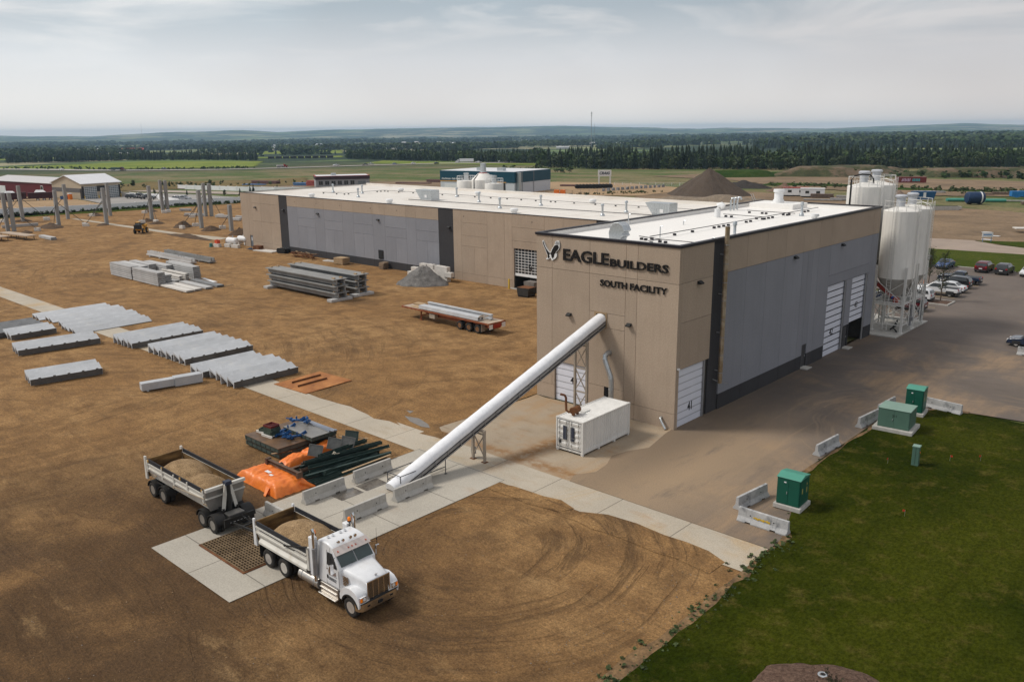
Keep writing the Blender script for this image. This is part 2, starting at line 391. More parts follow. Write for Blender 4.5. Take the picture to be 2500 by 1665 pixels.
def field_material():
    """far country: near rough meadow, then a patchwork of crops and woods"""
    g = G('country')
    near = g.mix(g.rng(g.noise(.012, 6, .65, st=(1, 1.8, 1)), .42, .58), (.085, .115, .03), (.19, .155, .075))
    near = g.mix(g.rng(g.noise(.05, 6, .7, st=(1, 2, 1)), .5, .7, 0, .85), near, (.05, .08, .018))
    near = g.mix(g.rng(g.noise(.02, 6, .7, off=(40, 2, 0)), .56, .66, 0, .8), near, (.21, .17, .09))
    vo = N('ShaderNodeTexVoronoi', g.t); vo.inputs['Scale'].default_value = .0016
    mp = N('ShaderNodeMapping', g.t); mp.inputs['Rotation'].default_value = (0, 0, .5); mp.inputs['Scale'].default_value = (1, .55, .2); lk(g.t, g.co, mp.inputs[0]); lk(g.t, mp.outputs[0], vo.inputs[0])
    sp = N('ShaderNodeSeparateColor', g.t); lk(g.t, vo.outputs['Color'], sp.inputs[0])
    far = g.mix(g.rng(sp.outputs[0], .2, .8), (.12, .17, .05), (.24, .25, .11)); far = g.mix(g.rng(sp.outputs[1], .7, .72), far, (.30, .27, .16))
    wood = g.rng(g.noise(.0022, 7, .62), .44, .50); far = g.mix(wood, far, (.022, .04, .018))
    ln = N('ShaderNodeVectorMath', g.t, operation='LENGTH'); lk(g.t, g.co, ln.inputs[0])
    c = g.mix(g.rng(ln.outputs['Value'], 500, 1100), near, far)
    fine = g.noise(.6, 6, .8)
    v = N('ShaderNodeVectorMath', g.t, operation='SCALE'); lk(g.t, c, v.inputs[0]); lk(g.t, g.rng(fine, .3, .7, .65, 1.35), v.inputs['Scale'])
    return g.fin(v.outputs[0], g.math('ADD', fine, g.math('MULTIPLY', g.noise(.04, 5), 6.)), .5, .6)
def paved_material(name, base, dark, dust, dust_lo, seed, joints=None, rust=0.):
    g = G(name)
    big = g.rng(g.noise(.16, 5, .6, off=(seed, 2, 0)), .35, .65); fine = g.noise(12, 4, .8); mid = g.noise(.8, 6, .7, st=(.4, 1.2, 1))
    c = g.mix(big, base, tuple(x * .86 for x in base)); c = g.mix(g.math('MULTIPLY', g.rng(mid, .5, .72), .6), c, dark)
    dn = g.rng(g.noise(.11, 6, .66, off=(seed, 5, 0), dist=.6), dust_lo, dust_lo + .22)
    swirl = g.noise(.5, 6, .7, st=(1.6, .18, 1)); dn = g.math('MULTIPLY', dn, g.rng(swirl, .3, .62, .15, 1.))
    c = g.mix(g.math('MULTIPLY', dn, .85), c, dust)
    if name == 'asphalt':
        tr = g.math('MAXIMUM', g.tracks((19, 13), 9, 15, .9, 1.2, 2, .3), g.math('MULTIPLY', g.lines(0.02, .9, 6, .38, 1.), g.near((6.5, 2), 10, 24, (2.2, .8, 1))))
        c = g.mix(g.math('MULTIPLY', g.math('MULTIPLY', g.near((2.0, -7), 3, 15, (1.2, .6, 1)), g.rng(g.noise(.35, 6, .7, st=(1.5, .35, 1)), .22, .5)), .85), c, (.335, .24, .15))
        c = g.mix(g.math('MULTIPLY', tr, .45), c, (.31, .22, .14))
        c = g.mix(g.math('MULTIPLY', g.near((1.2, 14), 1.0, 5.0, (1, .12, 1)), .55), c, (.05, .042, .038))  # hall's shadow along its side wall, painted into the asphalt
    if rust:
        rn = g.rng(g.noise(.35, 6, .7, st=(.5, 1, 1), off=(seed, 11, 0)), .55, .72); c = g.mix(g.math('MULTIPLY', rn, rust), c, (.33, .17, .06))
        ru = g.math('MULTIPLY', g.near((-3.4, -12.2), .5, 3.5, (.2, 3.2, 1)), g.rng(g.noise(1.1, 5, .7), .35, .6)); c = g.mix(g.math('MULTIPLY', ru, .75), c, (.24, .115, .035))
        ru = g.math('MULTIPLY', g.near((-5.3, -9.0), .3, 2.2, (1.5, .25, 1)), g.rng(g.noise(1.4, 5, .7), .3, .6)); c = g.mix(g.math('MULTIPLY', ru, .8), c, (.24, .115, .035))
    h = g.math('ADD', g.math('MULTIPLY', fine, .5), mid)
    if joints:
        js = None
        for ax, per, off in joints:
            sx = N('ShaderNodeSeparateXYZ', g.t); lk(g.t, g.co, sx.inputs[0])
            q = g.math('PINGPONG', g.math('ADD', sx.outputs[ax], off), per / 2)
            j = g.rng(q, .012, .05, 1, 0); js = j if js is None else g.math('MAXIMUM', js, j)
        c = g.mix(g.math('MULTIPLY', js, .7), c, (.09, .08, .065)); h = g.math('SUBTRACT', h, g.math('MULTIPLY', js, 1.5))
    v = N('ShaderNodeVectorMath', g.t, operation='SCALE'); lk(g.t, c, v.inputs[0]); lk(g.t, g.rng(fine, .3, .7, .84, 1.16), v.inputs['Scale'])
    return g.fin(v.outputs[0], h, .3, .02, .85, .3)
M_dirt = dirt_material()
M_lawn = grass_material('lawn_grass', (.013, .021, .0017), (.040, .046, .0042), (.092, .074, .018), .65, mow=True)
M_verge = grass_material('verge_grass', (.036, .056, .008), (.058, .074, .012), (.12, .095, .035), .6)
M_fld = field_material()
M_asph = paved_material('asphalt', (.15, .122, .102), (.09, .073, .062), (.30, .205, .125), .42, 3.)
M_lot = paved_material('parking_asphalt', (.15, .122, .104), (.105, .086, .075), (.22, .165, .12), .5, 8.)
M_apron = paved_material('apron_concrete', (.37, .30, .22), (.22, .155, .095), (.36, .235, .125), .42, 1., rust=.6)
M_pad = paved_material('pad_concrete', (.44, .405, .345), (.36, .325, .27), (.40, .31, .2), .62, 5., joints=((1, 4.55, 2.2), (0, 4.33, 3.35)), rust=.25)
M_strip = paved_material('strip_concrete', (.46, .405, .325), (.36, .30, .22), (.44, .30, .15), .50, 12., joints=((0, 5., .6),), rust=.5)
M_mead = grass_material('meadow', (.13, .18, .03), (.20, .23, .05), (.26, .23, .09), .5, .3)
M_road = paved_material('gravel_road', (.34, .27, .22), (.25, .2, .16), (.38, .3, .22), .5, 21.)

# ------------------------------------------------------------------ the country: one sheet to the horizon
def px_of(x, y):                                       # bearing measured across the view, used only to shape the far ridge line
    v = Vector((x - CAM.x, y - CAM.y, 0)); f = v.dot(FW); r_ = v.dot(rt)
    return 1250 + 2055.9 * r_ / max(f, 1e-3) if f > 0 else (9999 if r_ > 0 else -9999)
RIDGE = [(-2600, 20), (-900, -20), (0, 14), (250, -6), (400, 26), (600, 52), (700, 24), (850, 48), (1150, 60), (1380, 66), (1500, 46), (1700, 8), (1760, 20), (1980, -8), (2150, 24), (2330, 42), (2500, 14), (4000, 10)]
def ridge(u):
    return float(np.interp(u, [p[0] for p in RIDGE], [p[1] for p in RIDGE]))
def land(x, y):
    d = math.hypot(x - CAM.x, y - CAM.y); u = px_of(x, y)
    right = min(1, max(0, (u - 1500) / 700))
    base = float(np.interp(d, [0, 340, 900, 1500, 2500, 3500, 5500, 7500], [0, 0, -11, -17, -26, -33, -42, -44]))
    base = base * (1 - right) + right * float(np.interp(d, [0, 340, 600, 900, 1500, 2500, 4000, 6000, 7500], [0, 0, -5, -9, -13, -16, -22, -36, -42]))
    if d > 7500:
        t = min(1, (d - 7500) / 4800); t = t * t * (3 - 2 * t); base += t * (ridge(u) + 44)
        base += t * 9 * fbm(x, y, .0016, 4, 2) - t * 5
    base += min(1, max(0, d - 900) / 900) * 4.0 * fbm(x, y, .0022, 3)
    return base - .10
az0 = math.atan2(FW.y, FW.x)
angs = [az0 + R(a) for a in np.concatenate([np.linspace(-36, 36, 217), np.linspace(44, 316, 35)])]
rad = [6, 60, 140, 240, 320, 340, 360, 400, 440, 480, 520, 560, 600, 660, 720, 780, 840, 900, 1000, 1200, 1450, 1750, 2100, 2500, 3000, 3600, 4300, 5000, 5800, 6600, 7500, 8000, 8500, 9000, 9500, 10000, 10500, 11000, 11500, 12000, 12400, 13000, 15000, 20000]
mb = MB(); na = len(angs)
for r_ in rad:
    for a in angs:
        x, y = CAM.x + r_ * math.cos(a), CAM.y + r_ * math.sin(a)
        mb.v.append((x, y, land(x, y) if r_ < 12500 else land(x, y) - (r_ - 12400) * .03))
for i in range(len(rad) - 1):
    for j in range(na):
        mb.f.append((i * na + j, i * na + (j + 1) % na, (i + 1) * na + (j + 1) % na, (i + 1) * na + j)); mb.m.append(0)
mb.f.append(tuple(range(na - 1, -1, -1))); mb.m.append(0)
struct('ground', mb, M_fld, smooth=180)

def OL(x, y):
    """carry a bearing surveyed on level ground out to where it meets the falling land"""
    for k in range(400):
        t = 1 + k * .01; px_, py_ = CAM.x + (x - CAM.x) * t, CAM.y + (y - CAM.y) * t
        if CAM.z * (1 - t) <= land(px_, py_) + .1: return px_, py_
    return px_, py_
def sheet(name, poly, z, m, cell=None, amp=0., kind='structure', seed=0., edge=0., drape=False):
    """flat outline laid as a sheet; with a cell size it is gridded and gently uneven"""
    if edge:
        q = []
        for i, p in enumerate(poly):
            a, b = Vector(p), Vector(poly[(i + 1) % len(poly)]); n_ = max(1, int((b - a).length / 1.1)); nn = Vector((-(b - a).y, (b - a).x)).normalized()
            for k in range(n_):
                c = a.lerp(b, k / n_); q.append(tuple(c + nn * edge * fbm(c.x, c.y, .5, 4, seed)))
        poly = q
    import bmesh
    bm = bmesh.new(); f = bm.faces.new([bm.verts.new((x, y, z)) for x, y in poly])
    if cell:
        xs, ys = [p[0] for p in poly], [p[1] for p in poly]
        for ax, lo, hi in ((0, min(xs), max(xs)), (1, min(ys), max(ys))):
            k = lo + cell
            while k < hi:
                co = (k, 0, 0) if ax == 0 else (0, k, 0); no = (1, 0, 0) if ax == 0 else (0, 1, 0)
                bmesh.ops.bisect_plane(bm, geom=bm.verts[:] + bm.edges[:] + bm.faces[:], plane_co=co, plane_no=no); k += cell
        for v in bm.verts:
            v.co.z += (land(v.co.x, v.co.y) + .1 if drape else 0) + amp * fbm(v.co.x, v.co.y, .35, 4, seed)
    else: bmesh.ops.triangulate(bm, faces=bm.faces[:])
    bmesh.ops.recalc_face_normals(bm, faces=bm.faces)
    if sum(f.normal.z for f in bm.faces) < 0: bmesh.ops.reverse_faces(bm, faces=bm.faces[:])
    me = bpy.data.meshes.new(name); bm.to_mesh(me); bm.free(); me.materials.append(m)
    if cell: me.polygons.foreach_set('use_smooth', [True] * len(me.polygons))
    o = bpy.data.objects.new(name, me); col.objects.link(o); return tag(o, kind=kind)

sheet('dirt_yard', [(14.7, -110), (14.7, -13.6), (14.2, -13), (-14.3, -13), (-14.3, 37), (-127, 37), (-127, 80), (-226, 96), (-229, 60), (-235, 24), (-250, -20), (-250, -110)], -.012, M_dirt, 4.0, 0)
sheet('lawn', [(14.6, -110), (14.9, -28), (14.8, -20), (14.5, -11), (11.3, -1.8), (11.35, 11.6), (13.85, 18.8), (20, 19.5), (90, 24), (90, -110)], .06, M_lawn, edge=.32, seed=4)
M_edge = mat('edge_soil', (.185, .112, .052), .95, var=.35, sc_=1.5, fine=.4, fsc=9, bump=.7, bsc=8, bd=.05, spots=[((.06, .04, .025), 1.1, .48, .66, .7), ((.26, .19, .12), 2.3, .56, .7, .6)])
sheet('soil_edge', [(14.0, -60), (14.2, -28), (14.35, -20), (14.36, -16.4), (14.4, -11), (11.2, -2.2), (11.15, 12), (13.7, 19.2), (16, 19.6), (16, 18.4), (14.5, 18.0), (12.0, 11.2), (12.0, -1.4), (15.1, -10.4), (15.6, -20), (15.6, -60)], .034, M_edge, edge=.4, seed=19)
sheet('asphalt_road', [(-3, -.1), (-3, -13), (14.35, -13), (14.3, -10.6), (11.0, -1.6), (11.1, 11.8), (13.7, 19.1), (20, 19.9), (90, 24.4), (90, 43), (2, 43), (-.3, 41), (-.3, -.1)], .004, M_asph)
sheet('parking_lot', [(2, 43), (90, 43), (90, 99.5), (3, 99.0), (-40, 97.5), (-40, 78), (-8, 70), (-8, 41.2), (-.3, 41)], .002, M_lot)
sheet('concrete_apron', [(-14.35, -13.3), (.1, -13.3), (-.3, -12), (.5, -10.6), (.1, -9), (-.5, -7.5), (-.1, -6), (.6, -4.4), (.2, -2.5), (-.2, -1), (-.2, -.05), (-14.2, -.05)], .008, M_apron, edge=.18, seed=77)
sheet('concrete_strip', [(-240, -15.5), (14.35, -16.3), (14.3, -13.05), (-240, -13.1)], .012, M_strip)
sheet('concrete_pad', [(-12, -36.1), (-3.35, -36.1), (-3.35, -15.75), (-12.02, -15.75)], .018, M_pad)
sheet('grass_verge', [(-40, 97.9), (90, 99.9), (90, 124), (-2, 120.4), (-17.5, 118.4), (-60, 113)], .03, M_verge, edge=.3, seed=2)
sheet('gravel_road', [(-70, 113), (-17.5, 118.4), (-2, 120.4), (90, 132), (90, 141), (-3.2, 129.8), (-9, 132.3), (-14, 136.5), (-26, 134), (-75, 126)], -.004, M_road, edge=.25, seed=3)
M_fd = mat('field_dirt', (.20, .135, .078), .95, var=.25, sc_=.05, fine=.3, fsc=1.2, bump=.6, bsc=.5, bd=.3, spots=[((.115, .078, .045), .09, .5, .68), ((.27, .19, .12), .12, .55, .72)])
sheet('bare_field', [(-75, 126), (-26, 134), (-14, 136.5), (-9, 132.3), (90, 170), (90, 205), (-20, 206), (-48, 214), (-62, 230), (-130, 236), (-150, 225), (-140, 200), (-110, 150)], -.03, M_fd, edge=1.2, seed=5)
sheet('dirt_bank_field', [OL(*p) for p in [(-110, 262), (-60, 250), (40, 290), (200, 330), (200, 350), (20, 345), (-95, 345), (-150, 330), (-190, 330), (-200, 300), (-150, 290)]], .12, M_fd, edge=3, seed=6, cell=25, drape=True)
M_tan = mat('tan_dirt', (.33, .22, .12), .95, var=.2, sc_=.08, fine=.2, fsc=1.5, bump=.4, bsc=.6, bd=.2)
sheet('sales_yard', [OL(*p) for p in [(-225, 196), (-162, 176), (-135, 196), (-138, 236), (-176, 248), (-210, 240)]], .06, M_tan, edge=1.0, seed=7, cell=12, drape=True)
sheet('storage_yard', [OL(*p) for p in [(-318, 141), (-225, 140), (-215, 190), (-260, 212), (-320, 158)]], .06, M_fd, edge=1.5, seed=8, cell=12, drape=True)
sheet('barn_yard', [(-236, 20), (-237, 60), (-292, 66), (-330, 64), (-360, 20)], .05, M_tan, edge=.8, seed=9, cell=12, drape=True)
M_glot = mat('grey_lot', (.30, .28, .26), .9, var=.12, sc_=.1, fine=.12, fsc=3, bump=.2)
sheet('grey_lot', [(-237, 60), (-232, 80), (-226, 91), (-246, 106), (-300, 103), (-322, 95), (-300, 82), (-290, 67)], .07, M_glot, cell=12, drape=True)
sheet('side_road', [(-420, 94), (-327, 105), (-262, 113.5), (-150, 132), (-110, 141), (-110, 151), (-150, 142), (-279, 123.5), (-358, 111), (-420, 104)], .09, mat('old_road', (.36, .30, .25), .9, var=.12, sc_=.08, fine=.15, fsc=3, bump=.2), cell=12, drape=True)
HW = [(-1000, -40), (-800, 35), (-604, 136), (-505, 181), (-456, 233), (-412, 350), (-384, 379), (-352, 440), (-300, 540), (-200, 720)]
HW = [OL(*p) for p in HW]
def hw_at(k):
    i = min(int(k), len(HW) - 2); t = k - i; a, b = Vector(HW[i]), Vector(HW[i + 1]); p0 = Vector(HW[max(i - 1, 0)]); p3 = Vector(HW[min(i + 2, len(HW) - 1)])
    return .5 * ((2 * a) + (b - p0) * t + (2 * p0 - 5 * a + 4 * b - p3) * t * t + (-p0 + 3 * a - 3 * b + p3) * t ** 3)
mb = MB(); K = 90
for i in range(K + 1):
    k = (len(HW) - 1) * i / K; p = hw_at(k); d = (hw_at(min(k + .02, len(HW) - 1.001)) - hw_at(max(k - .02, 0))).normalized(); n_ = Vector((-d.y, d.x))
    for s_ in (0, 24): q = p + n_ * s_; mb.v.append((q.x, q.y, land(q.x, q.y) + .5))
mb.f = [(2 * i, 2 * i + 2, 2 * i + 3, 2 * i + 1) for i in range(K)]; mb.m = [0] * K
struct('highway', mb, mat('highway_asphalt', (.36, .33, .30), .9, var=.08, sc_=.1, fine=.1, fsc=1, bump=0))
# strip of tall grass before the low wall, and the embankments right of the sheds
sheet('wall_grass', [(-262, -20), (-246.3, 24), (-237, 55), (-235, 76), (-229, 93), (-225, 92), (-227, 72), (-229, 52), (-234.5, 23), (-250, -22)], .05, M_verge, edge=.5, seed=12)

def pol(u, d):
    v = FW + rt * ((u - 1250) / 2055.9); v = v / v.length; return CAM.x + v.x * d, CAM.y + v.y * d
for nm, P in (('meadow', [(20, 1010), (200, 960), (420, 905), (640, 900), (660, 1150), (560, 1190), (380, 1260), (200, 1170), (20, 1130)]), ('meadow', [(640, 1360), (760, 1300), (850, 1330), (850, 2000), (640, 2100)]), ('meadow', [(-40, 1500), (120, 1480), (250, 1520), (230, 1800), (-40, 1800)]), ('meadow', [(900, 960), (1000, 900), (1310, 770), (1330, 830), (1100, 950), (950, 1060)])):
    sheet(nm, [pol(*p) for p in P], .25, M_mead, edge=6, seed=len(P), cell=60, drape=True)
def mound(name, c, rx, ry, h, m, seed=0., rough=.25, n=40, rz=0., peak=1.2, label=None, cat=None, kind=None, group=None, flat=0.):
    """a heap: height falls from the centre to an uneven foot"""
    mb = MB(); ca, sa = math.cos(rz), math.sin(rz)
    for i in range(n + 1):
        for j in range(n * 2):
            t = i / n; a = math.pi * j / n; k = 1 + .22 * fbm(math.cos(a) * 1.3, math.sin(a) * 1.3, 1, 3, seed)
            x, y = rx * t * k * math.cos(a), ry * t * k * math.sin(a)
            z = h * max(0, 1 - t ** peak) * (1 + rough * fbm(x, y, 2.2 / max(rx, ry), 4, seed)) if t < 1 else -.12
            if flat: z = min(z, h * flat * (1 + .05 * fbm(x, y, .4, 3, seed)))
            z += .06 * h * rough * fbm(x, y, 9 / max(rx, ry), 3, seed) * (1 - t)
            mb.v.append((x * ca - y * sa, x * sa + y * ca, z))
    w = 2 * n
    mb.f = [(i * w + j, (i + 1) * w + j, (i + 1) * w + (j + 1) % w, i * w + (j + 1) % w) for i in range(n) for j in range(w)]; mb.m = [0] * len(mb.f)
    o = mb.build(name, m, None, c, smooth=180)
    return tag(o, label, cat, group, kind)

for P, sd in (([(3.5, -16.3), (5, -15.5), (7, -15.2), (9, -15.4), (10.5, -15.1), (12, -15.3), (13.1, -16.0), (13.2, -17.5), (3, -17.5)], 3), ([(-14.5, -13.4), (-13, -13.5), (-11, -13.2), (-10, -12.9), (-11, -12.3), (-13.6, -12.2), (-14.6, -11.5)], 8), ([(-3.4, -16.4), (-1, -16.1), (1.5, -15.8), (3, -16.2), (2.5, -17.2), (-3.4, -17.5)], 12), ([(-52, -15.6), (-47, -15.1), (-42, -15.3), (-38, -15.0), (-36, -15.7), (-44, -16.6)], 15), ([(-33, -13.2), (-28, -13.5), (-24, -13.3), (-20, -13.6), (-17, -13.2), (-20, -12.2), (-33, -12.4)], 21)):
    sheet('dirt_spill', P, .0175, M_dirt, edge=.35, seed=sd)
for P, sd in (([(-18.6, -11.6), (-17.2, -12.2), (-15.6, -12.5), (-14.8, -12.2), (-15.6, -11.7), (-17.2, -11.3)], 2), ([(-19.6, -10.6), (-18.8, -10.9), (-18.9, -10.4)], 5)):
    sheet('puddle', P, .006, mat('puddle_water', (.16, .13, .10), .06, bump=.01, bsc=2, spec=.8, fine=0), edge=.12, seed=sd)

M_reed = grass_material('reed_field', (.15, .115, .055), (.20, .15, .075), (.075, .085, .03), .8, .7)
sheet('reed_field', [pol(*p) for p in [(285, 402), (420, 405), (560, 412), (700, 408), (760, 420), (760, 520), (640, 500), (480, 505), (380, 520), (290, 470)]], .16, M_reed, edge=3, seed=41, cell=20, drape=True)
# ------------------------------------------------------------------ shared object materials
M_tanp = mat('tan_precast', (.385, .303, .232), .92, var=.05, sc_=.35, fine=.16, fsc=9, bump=.3, bd=.01, isl=.05, streak=.06, spots=[((.27, .21, .155), .5, .55, .8, .35)])
M_grp = mat('grey_precast', (.245, .25, .278), .92, isl=.05, streak=.06, var=.05, sc_=.3, fine=.12, fsc=9, bump=.3, bd=.01)
M_dkp = mat('charcoal_precast', (.045, .043, .046), .92, isl=.1, streak=.15, var=.1, sc_=.4, fine=.15, fsc=9, bump=.3, bd=.01)
M_joint = mat('joint_sealant', (.06, .052, .045), .9, bump=0)
M_roof = mat('roof_membrane', (.83, .81, .78), .6, var=.03, sc_=.12, fine=.03, fsc=4, bump=.1, bsc=.8, spots=[((.62, .55, .46), .11, .55, .8, .5), ((.58, .5, .42), .45, .62, .8, .35)])
M_flash = mat('black_flashing', (.016, .014, .02), .45, bump=0, var=.1)
M_white = mat('white_paint', (.74, .745, .75), .45, var=.04, sc_=.8, fine=.03, bump=0)
M_cream = mat('silo_white', (.80, .78, .74), .5, streak=.10, var=.04, sc_=.5, fine=.04, fsc=5, bump=.05, spots=[((.6, .5, .38), .8, .62, .85, .5)], stretch=(1, 1, .25))
M_door = mat('door_white', (.68, .70, .78), .5, var=.03, sc_=.8, fine=.03, bump=0)
M_doorg = mat('door_band', (.40, .41, .45), .5, bump=0)
M_galv = mat('galvanised', (.52, .55, .57), .38, .75, var=.15, sc_=6, fine=.1, fsc=40, bump=.05)
M_steel = mat('steel_grey', (.30, .30, .31), .5, .5, var=.15, sc_=3, fine=.1, bump=.05)
M_black = mat('black_matte', (.012, .012, .013), .6, bump=0)
M_blackg = mat('black_letter', (.008, .008, .009), .4, bump=0)
M_dark = mat('dark_interior', (.02, .019, .018), .9, bump=0)
M_glass = mat('dark_glass', (.03, .035, .038), .08, bump=0, spec=.7, var=.3, sc_=.7)
M_brass = mat('stained_pipe', (.36, .25, .13), .45, .5, var=.3, sc_=1.2, c2=(.5, .42, .33), fine=.15, bump=.05, spots=[((.16, .11, .06), 1.6, .5, .7, .7)])
M_conc = mat('concrete', (.43, .415, .385), .9, var=.12, sc_=1.6, fine=.12, fsc=24, bump=.25, bd=.01, spots=[((.25, .235, .205), 2.2, .54, .72, .7), ((.52, .50, .47), 1.1, .58, .75, .5)])
M_yel = mat('safety_yellow', (.65, .42, .03), .5, var=.1, bump=0)
M_rust = mat('rusty_steel', (.15, .058, .026), .85, .2, var=.3, sc_=1.5, c2=(.25, .105, .042), fine=.25, bump=.2, spots=[((.10, .045, .02), 1.2, .5, .7, .7)])
M_redp = mat('red_paint', (.33, .035, .02), .5, var=.15, sc_=2, fine=.1, bump=0)
M_wood = mat('timber', (.40, .28, .165), .9, var=.2, sc_=3, fine=.2, bump=.2, stretch=(1, 6, 6))
M_rub = mat('tyre_rubber', (.022, .021, .02), .85, var=.25, sc_=6, fine=.2, bump=.2, spots=[((.11, .08, .055), 4, .5, .75, .5)])
M_orange = mat('orange_tarp', (.78, .17, .018), .42, var=.12, sc_=2, c2=(.9, .25, .04), fine=.05, bump=.35, bsc=5, bd=.06, spec=.45)
M_rail = mat('rail_paint', (.035, .037, .045), .5, bump=0, var=.2)

def cells_wall(mb, ax, pl, sgn, cells, t=.22, gap=.014):
    """precast panels as separate slabs with open joints; ax 'y': wall in the plane y=pl facing sgn"""
    for a0, a1, z0, z1, ci in cells:
        lo, hi = (pl, pl - sgn * t); lo, hi = min(lo, hi), max(lo, hi)
        if ax == 'y': mb.box(a0 + gap, lo, z0 + (gap if z0 > .05 else 0), a1 - gap, hi, z1 - gap, ci)
        else: mb.box(lo, a0 + gap, z0 + (gap if z0 > .05 else 0), hi, a1 - gap, z1 - gap, ci)
def ring_box(mb, x0, y0, x1, y1, z0, z1, t, m=0):
    mb.box(x0, y0, z0, x1, y0 + t, z1, m).box(x0, y1 - t, z0, x1, y1, z1, m).box(x0, y0 + t, z0, x0 + t, y1 - t, z1, m).box(x1 - t, y0 + t, z0, x1, y1 - t, z1, m)
def sect_door(name, parent, ax, a0, a1, z0, z1, pl, sgn, n, num=None, nz_=None, nx=None, label=None):
    """sectional door: white panels with grey ribs between them, a number painted on it"""
    d = MB(); h = (z1 - z0) / n
    def bx(a_0, z_0, a_1, z_1, d0, d1, m):
        lo, hi = sorted((pl + sgn * d0, pl + sgn * d1))
        (d.box(a_0, lo, z_0, a_1, hi, z_1, m) if ax == 'y' else d.box(lo, a_0, z_0, hi, a_1, z_1, m))
    for i in range(n):
        bx(a0, z0 + i * h, a1, z0 + i * h + h * .83, -.06, 0, 0)
        bx(a0, z0 + i * h + h * .83, a1, z0 + (i + 1) * h, -.06, -.02, 1)
        bx(a0, z0 + i * h + h * .36, a1, z0 + i * h + h * .39, 0, .008, 0)
    o = d.build(name, [M_door, M_doorg], parent)
    if label: o['label'] = label
    if num: lettering(num, *nx, *nz_, pl + sgn * .012, .012, M_blackg, 'door_number', o, 'y' if ax == 'y' else 'x', bold=.015)
    return o
def wall_light(parent, x, y, z, ax, s=1.):
    m = MB()
    if ax == 'y': m.prism([(0, .16), (-.12, .16), (-.34, 0), (-.34, -.08), (0, -.08)], x - .2 * s, x + .2 * s, 'yz', 0, Matrix.Translation((0, y, z)))
    else: m.prism([(0, .16), (.12, .16), (.34, 0), (.34, -.08), (0, -.08)], y - .2 * s, y + .2 * s, 'xz', 0, Matrix.Translation((x, 0, z)))
    return m.build('wall_light', M_black, parent)
def stack_vent(parent, x, y, z, h=1.5, r=.13):
    m = MB().lathe([(r * 2.2, 0), (r * 2.0, .22), (r, .36), (r, h - .35), (r * 1.5, h - .34), (r * 1.5, h - .12), (r * 1.1, h), (.02, h + .02)], (x, y, z), 10)
    return m.build('exhaust_stack', M_galv, parent, smooth=40)
def roof_cap(parent, x, y, z, s=.42):
    m = MB().lathe([(s * .75, 0), (s * .75, .3), (s, .3), (s, .62), (s * .8, .72), (.02, .74)], (x, y, z), 14)
    return m.build('roof_vent', M_white, parent, smooth=40)
def gas_line(parent, pts, z, name='roof_pipe', step=2.9, r=.035, jit=True):
    m = MB()
    for a, b in zip(pts, pts[1:]):
        a3, b3 = Vector((*a, z + .28)), Vector((*b, z + .28)); m.cyl(a3, b3, r, n=6)
        L = (b3 - a3).length; k = .3
        while k < L:
            p = a3.lerp(b3, k / L); m.cbox((p.x, p.y, z + .09), (.22, .22, .18)); k += step * (rng.choice((.3, 1.0, 1.2, 1.3)) if jit else 1)
    return m.build(name, M_flash, parent)

# ------------------------------------------------------------------ the tall hall
H1, RF1 = 14.36, 13.98
hall = thing('factory_building', 'tall tan precast hall with a black roof edge, the covered conveyor running into it', 'building', (0, 0, 0))
b = MB()
# core: hollow behind the two open doors, walls behind the panels
b.box(-14.0, .22, 0, -.22, 33.9, RF1 - .3, 0); b.box(-14.0, 33.9, 0, -5.0, 40.9, RF1 - .3, 0); b.box(-5, 33.9, 5.0, -.45, 40.9, RF1 - .3, 0)
b.box(-5, 39.1, 0, -.22, 40.9, 5, 0); b.box(-.45, 33.9, 2.6, -.22, 40.9, RF1 - .3, 0)
b.build('wall_core', M_joint, hall)
F = []
T, Gr, D = 0, 1, 2
for a0, a1 in ((-14.14, -12.4), (-12.4, -8.42), (-8.42, -4.85), (-4.85, -3.76), (-3.76, 0)):
    F.append((a0, a1, 11.52, H1, T))
F += [(-14.14, -12.4, 1.28, 11.52, T), (-14.14, -12.1, 0, 1.28, T), (-12.4, -12.1, 1.28, 3.48, T), (-12.4, -8.42, 3.48, 11.52, T), (-8.62, -8.42, 0, 3.48, T),
      (-8.42, -4.85, 8.42, 11.52, T), (-8.42, -7.83, 7.2, 8.42, T), (-6.63, -4.85, 7.2, 8.42, T), (-8.42, -4.85, 2.2, 7.2, T), (-8.42, -6.78, 0, 2.2, T),
      (-5.86, -4.85, 0, 2.2, T), (-6.78, -5.86, 0, 1.3, T), (-4.85, -3.76, 1.28, 11.52, T), (-4.85, -3.76, 0, 1.28, T), (-3.76, -.0, 1.28, 11.52, T), (-3.76, 0, 0, 1.28, T)]
b = MB(); cells_wall(b, 'y', 0, -1, F)
S = [(.0, .46, 0, 1.3, T), (.0, .46, 1.3, 11.54, T), (0, .46, 11.54, H1, T), (.46, 5.0, 4.78, 8.46, T), (.46, 5.0, 8.46, 11.54, T), (.46, 5.0, 11.54, H1, T)]
js = [6.72, 10.6, 14.25, 17.95, 21.7, 25.3, 28.15, 39.15, 41.08]
for a0, a1 in zip(js, js[1:]): S.append((a0, a1, 11.54, H1, T))
for a0, a1 in zip(js[:6], js[1:6] + [28.15]):
    if a0 == 21.7:
        S += [(a0, 22.93, 1.32, 11.54, Gr), (22.93, 23.97, 2.36, 11.54, Gr), (23.97, a1, 1.32, 11.54, Gr), (a0, 22.93, 0, 1.32, D), (23.97, a1, 0, 1.32, D)]
    else: S += [(a0, a1, 1.32, 11.54, Gr), (a0, a1, 0, 1.32, D)]
S += [(25.3, 28.15, 1.32, 11.54, Gr)] if 0 else []
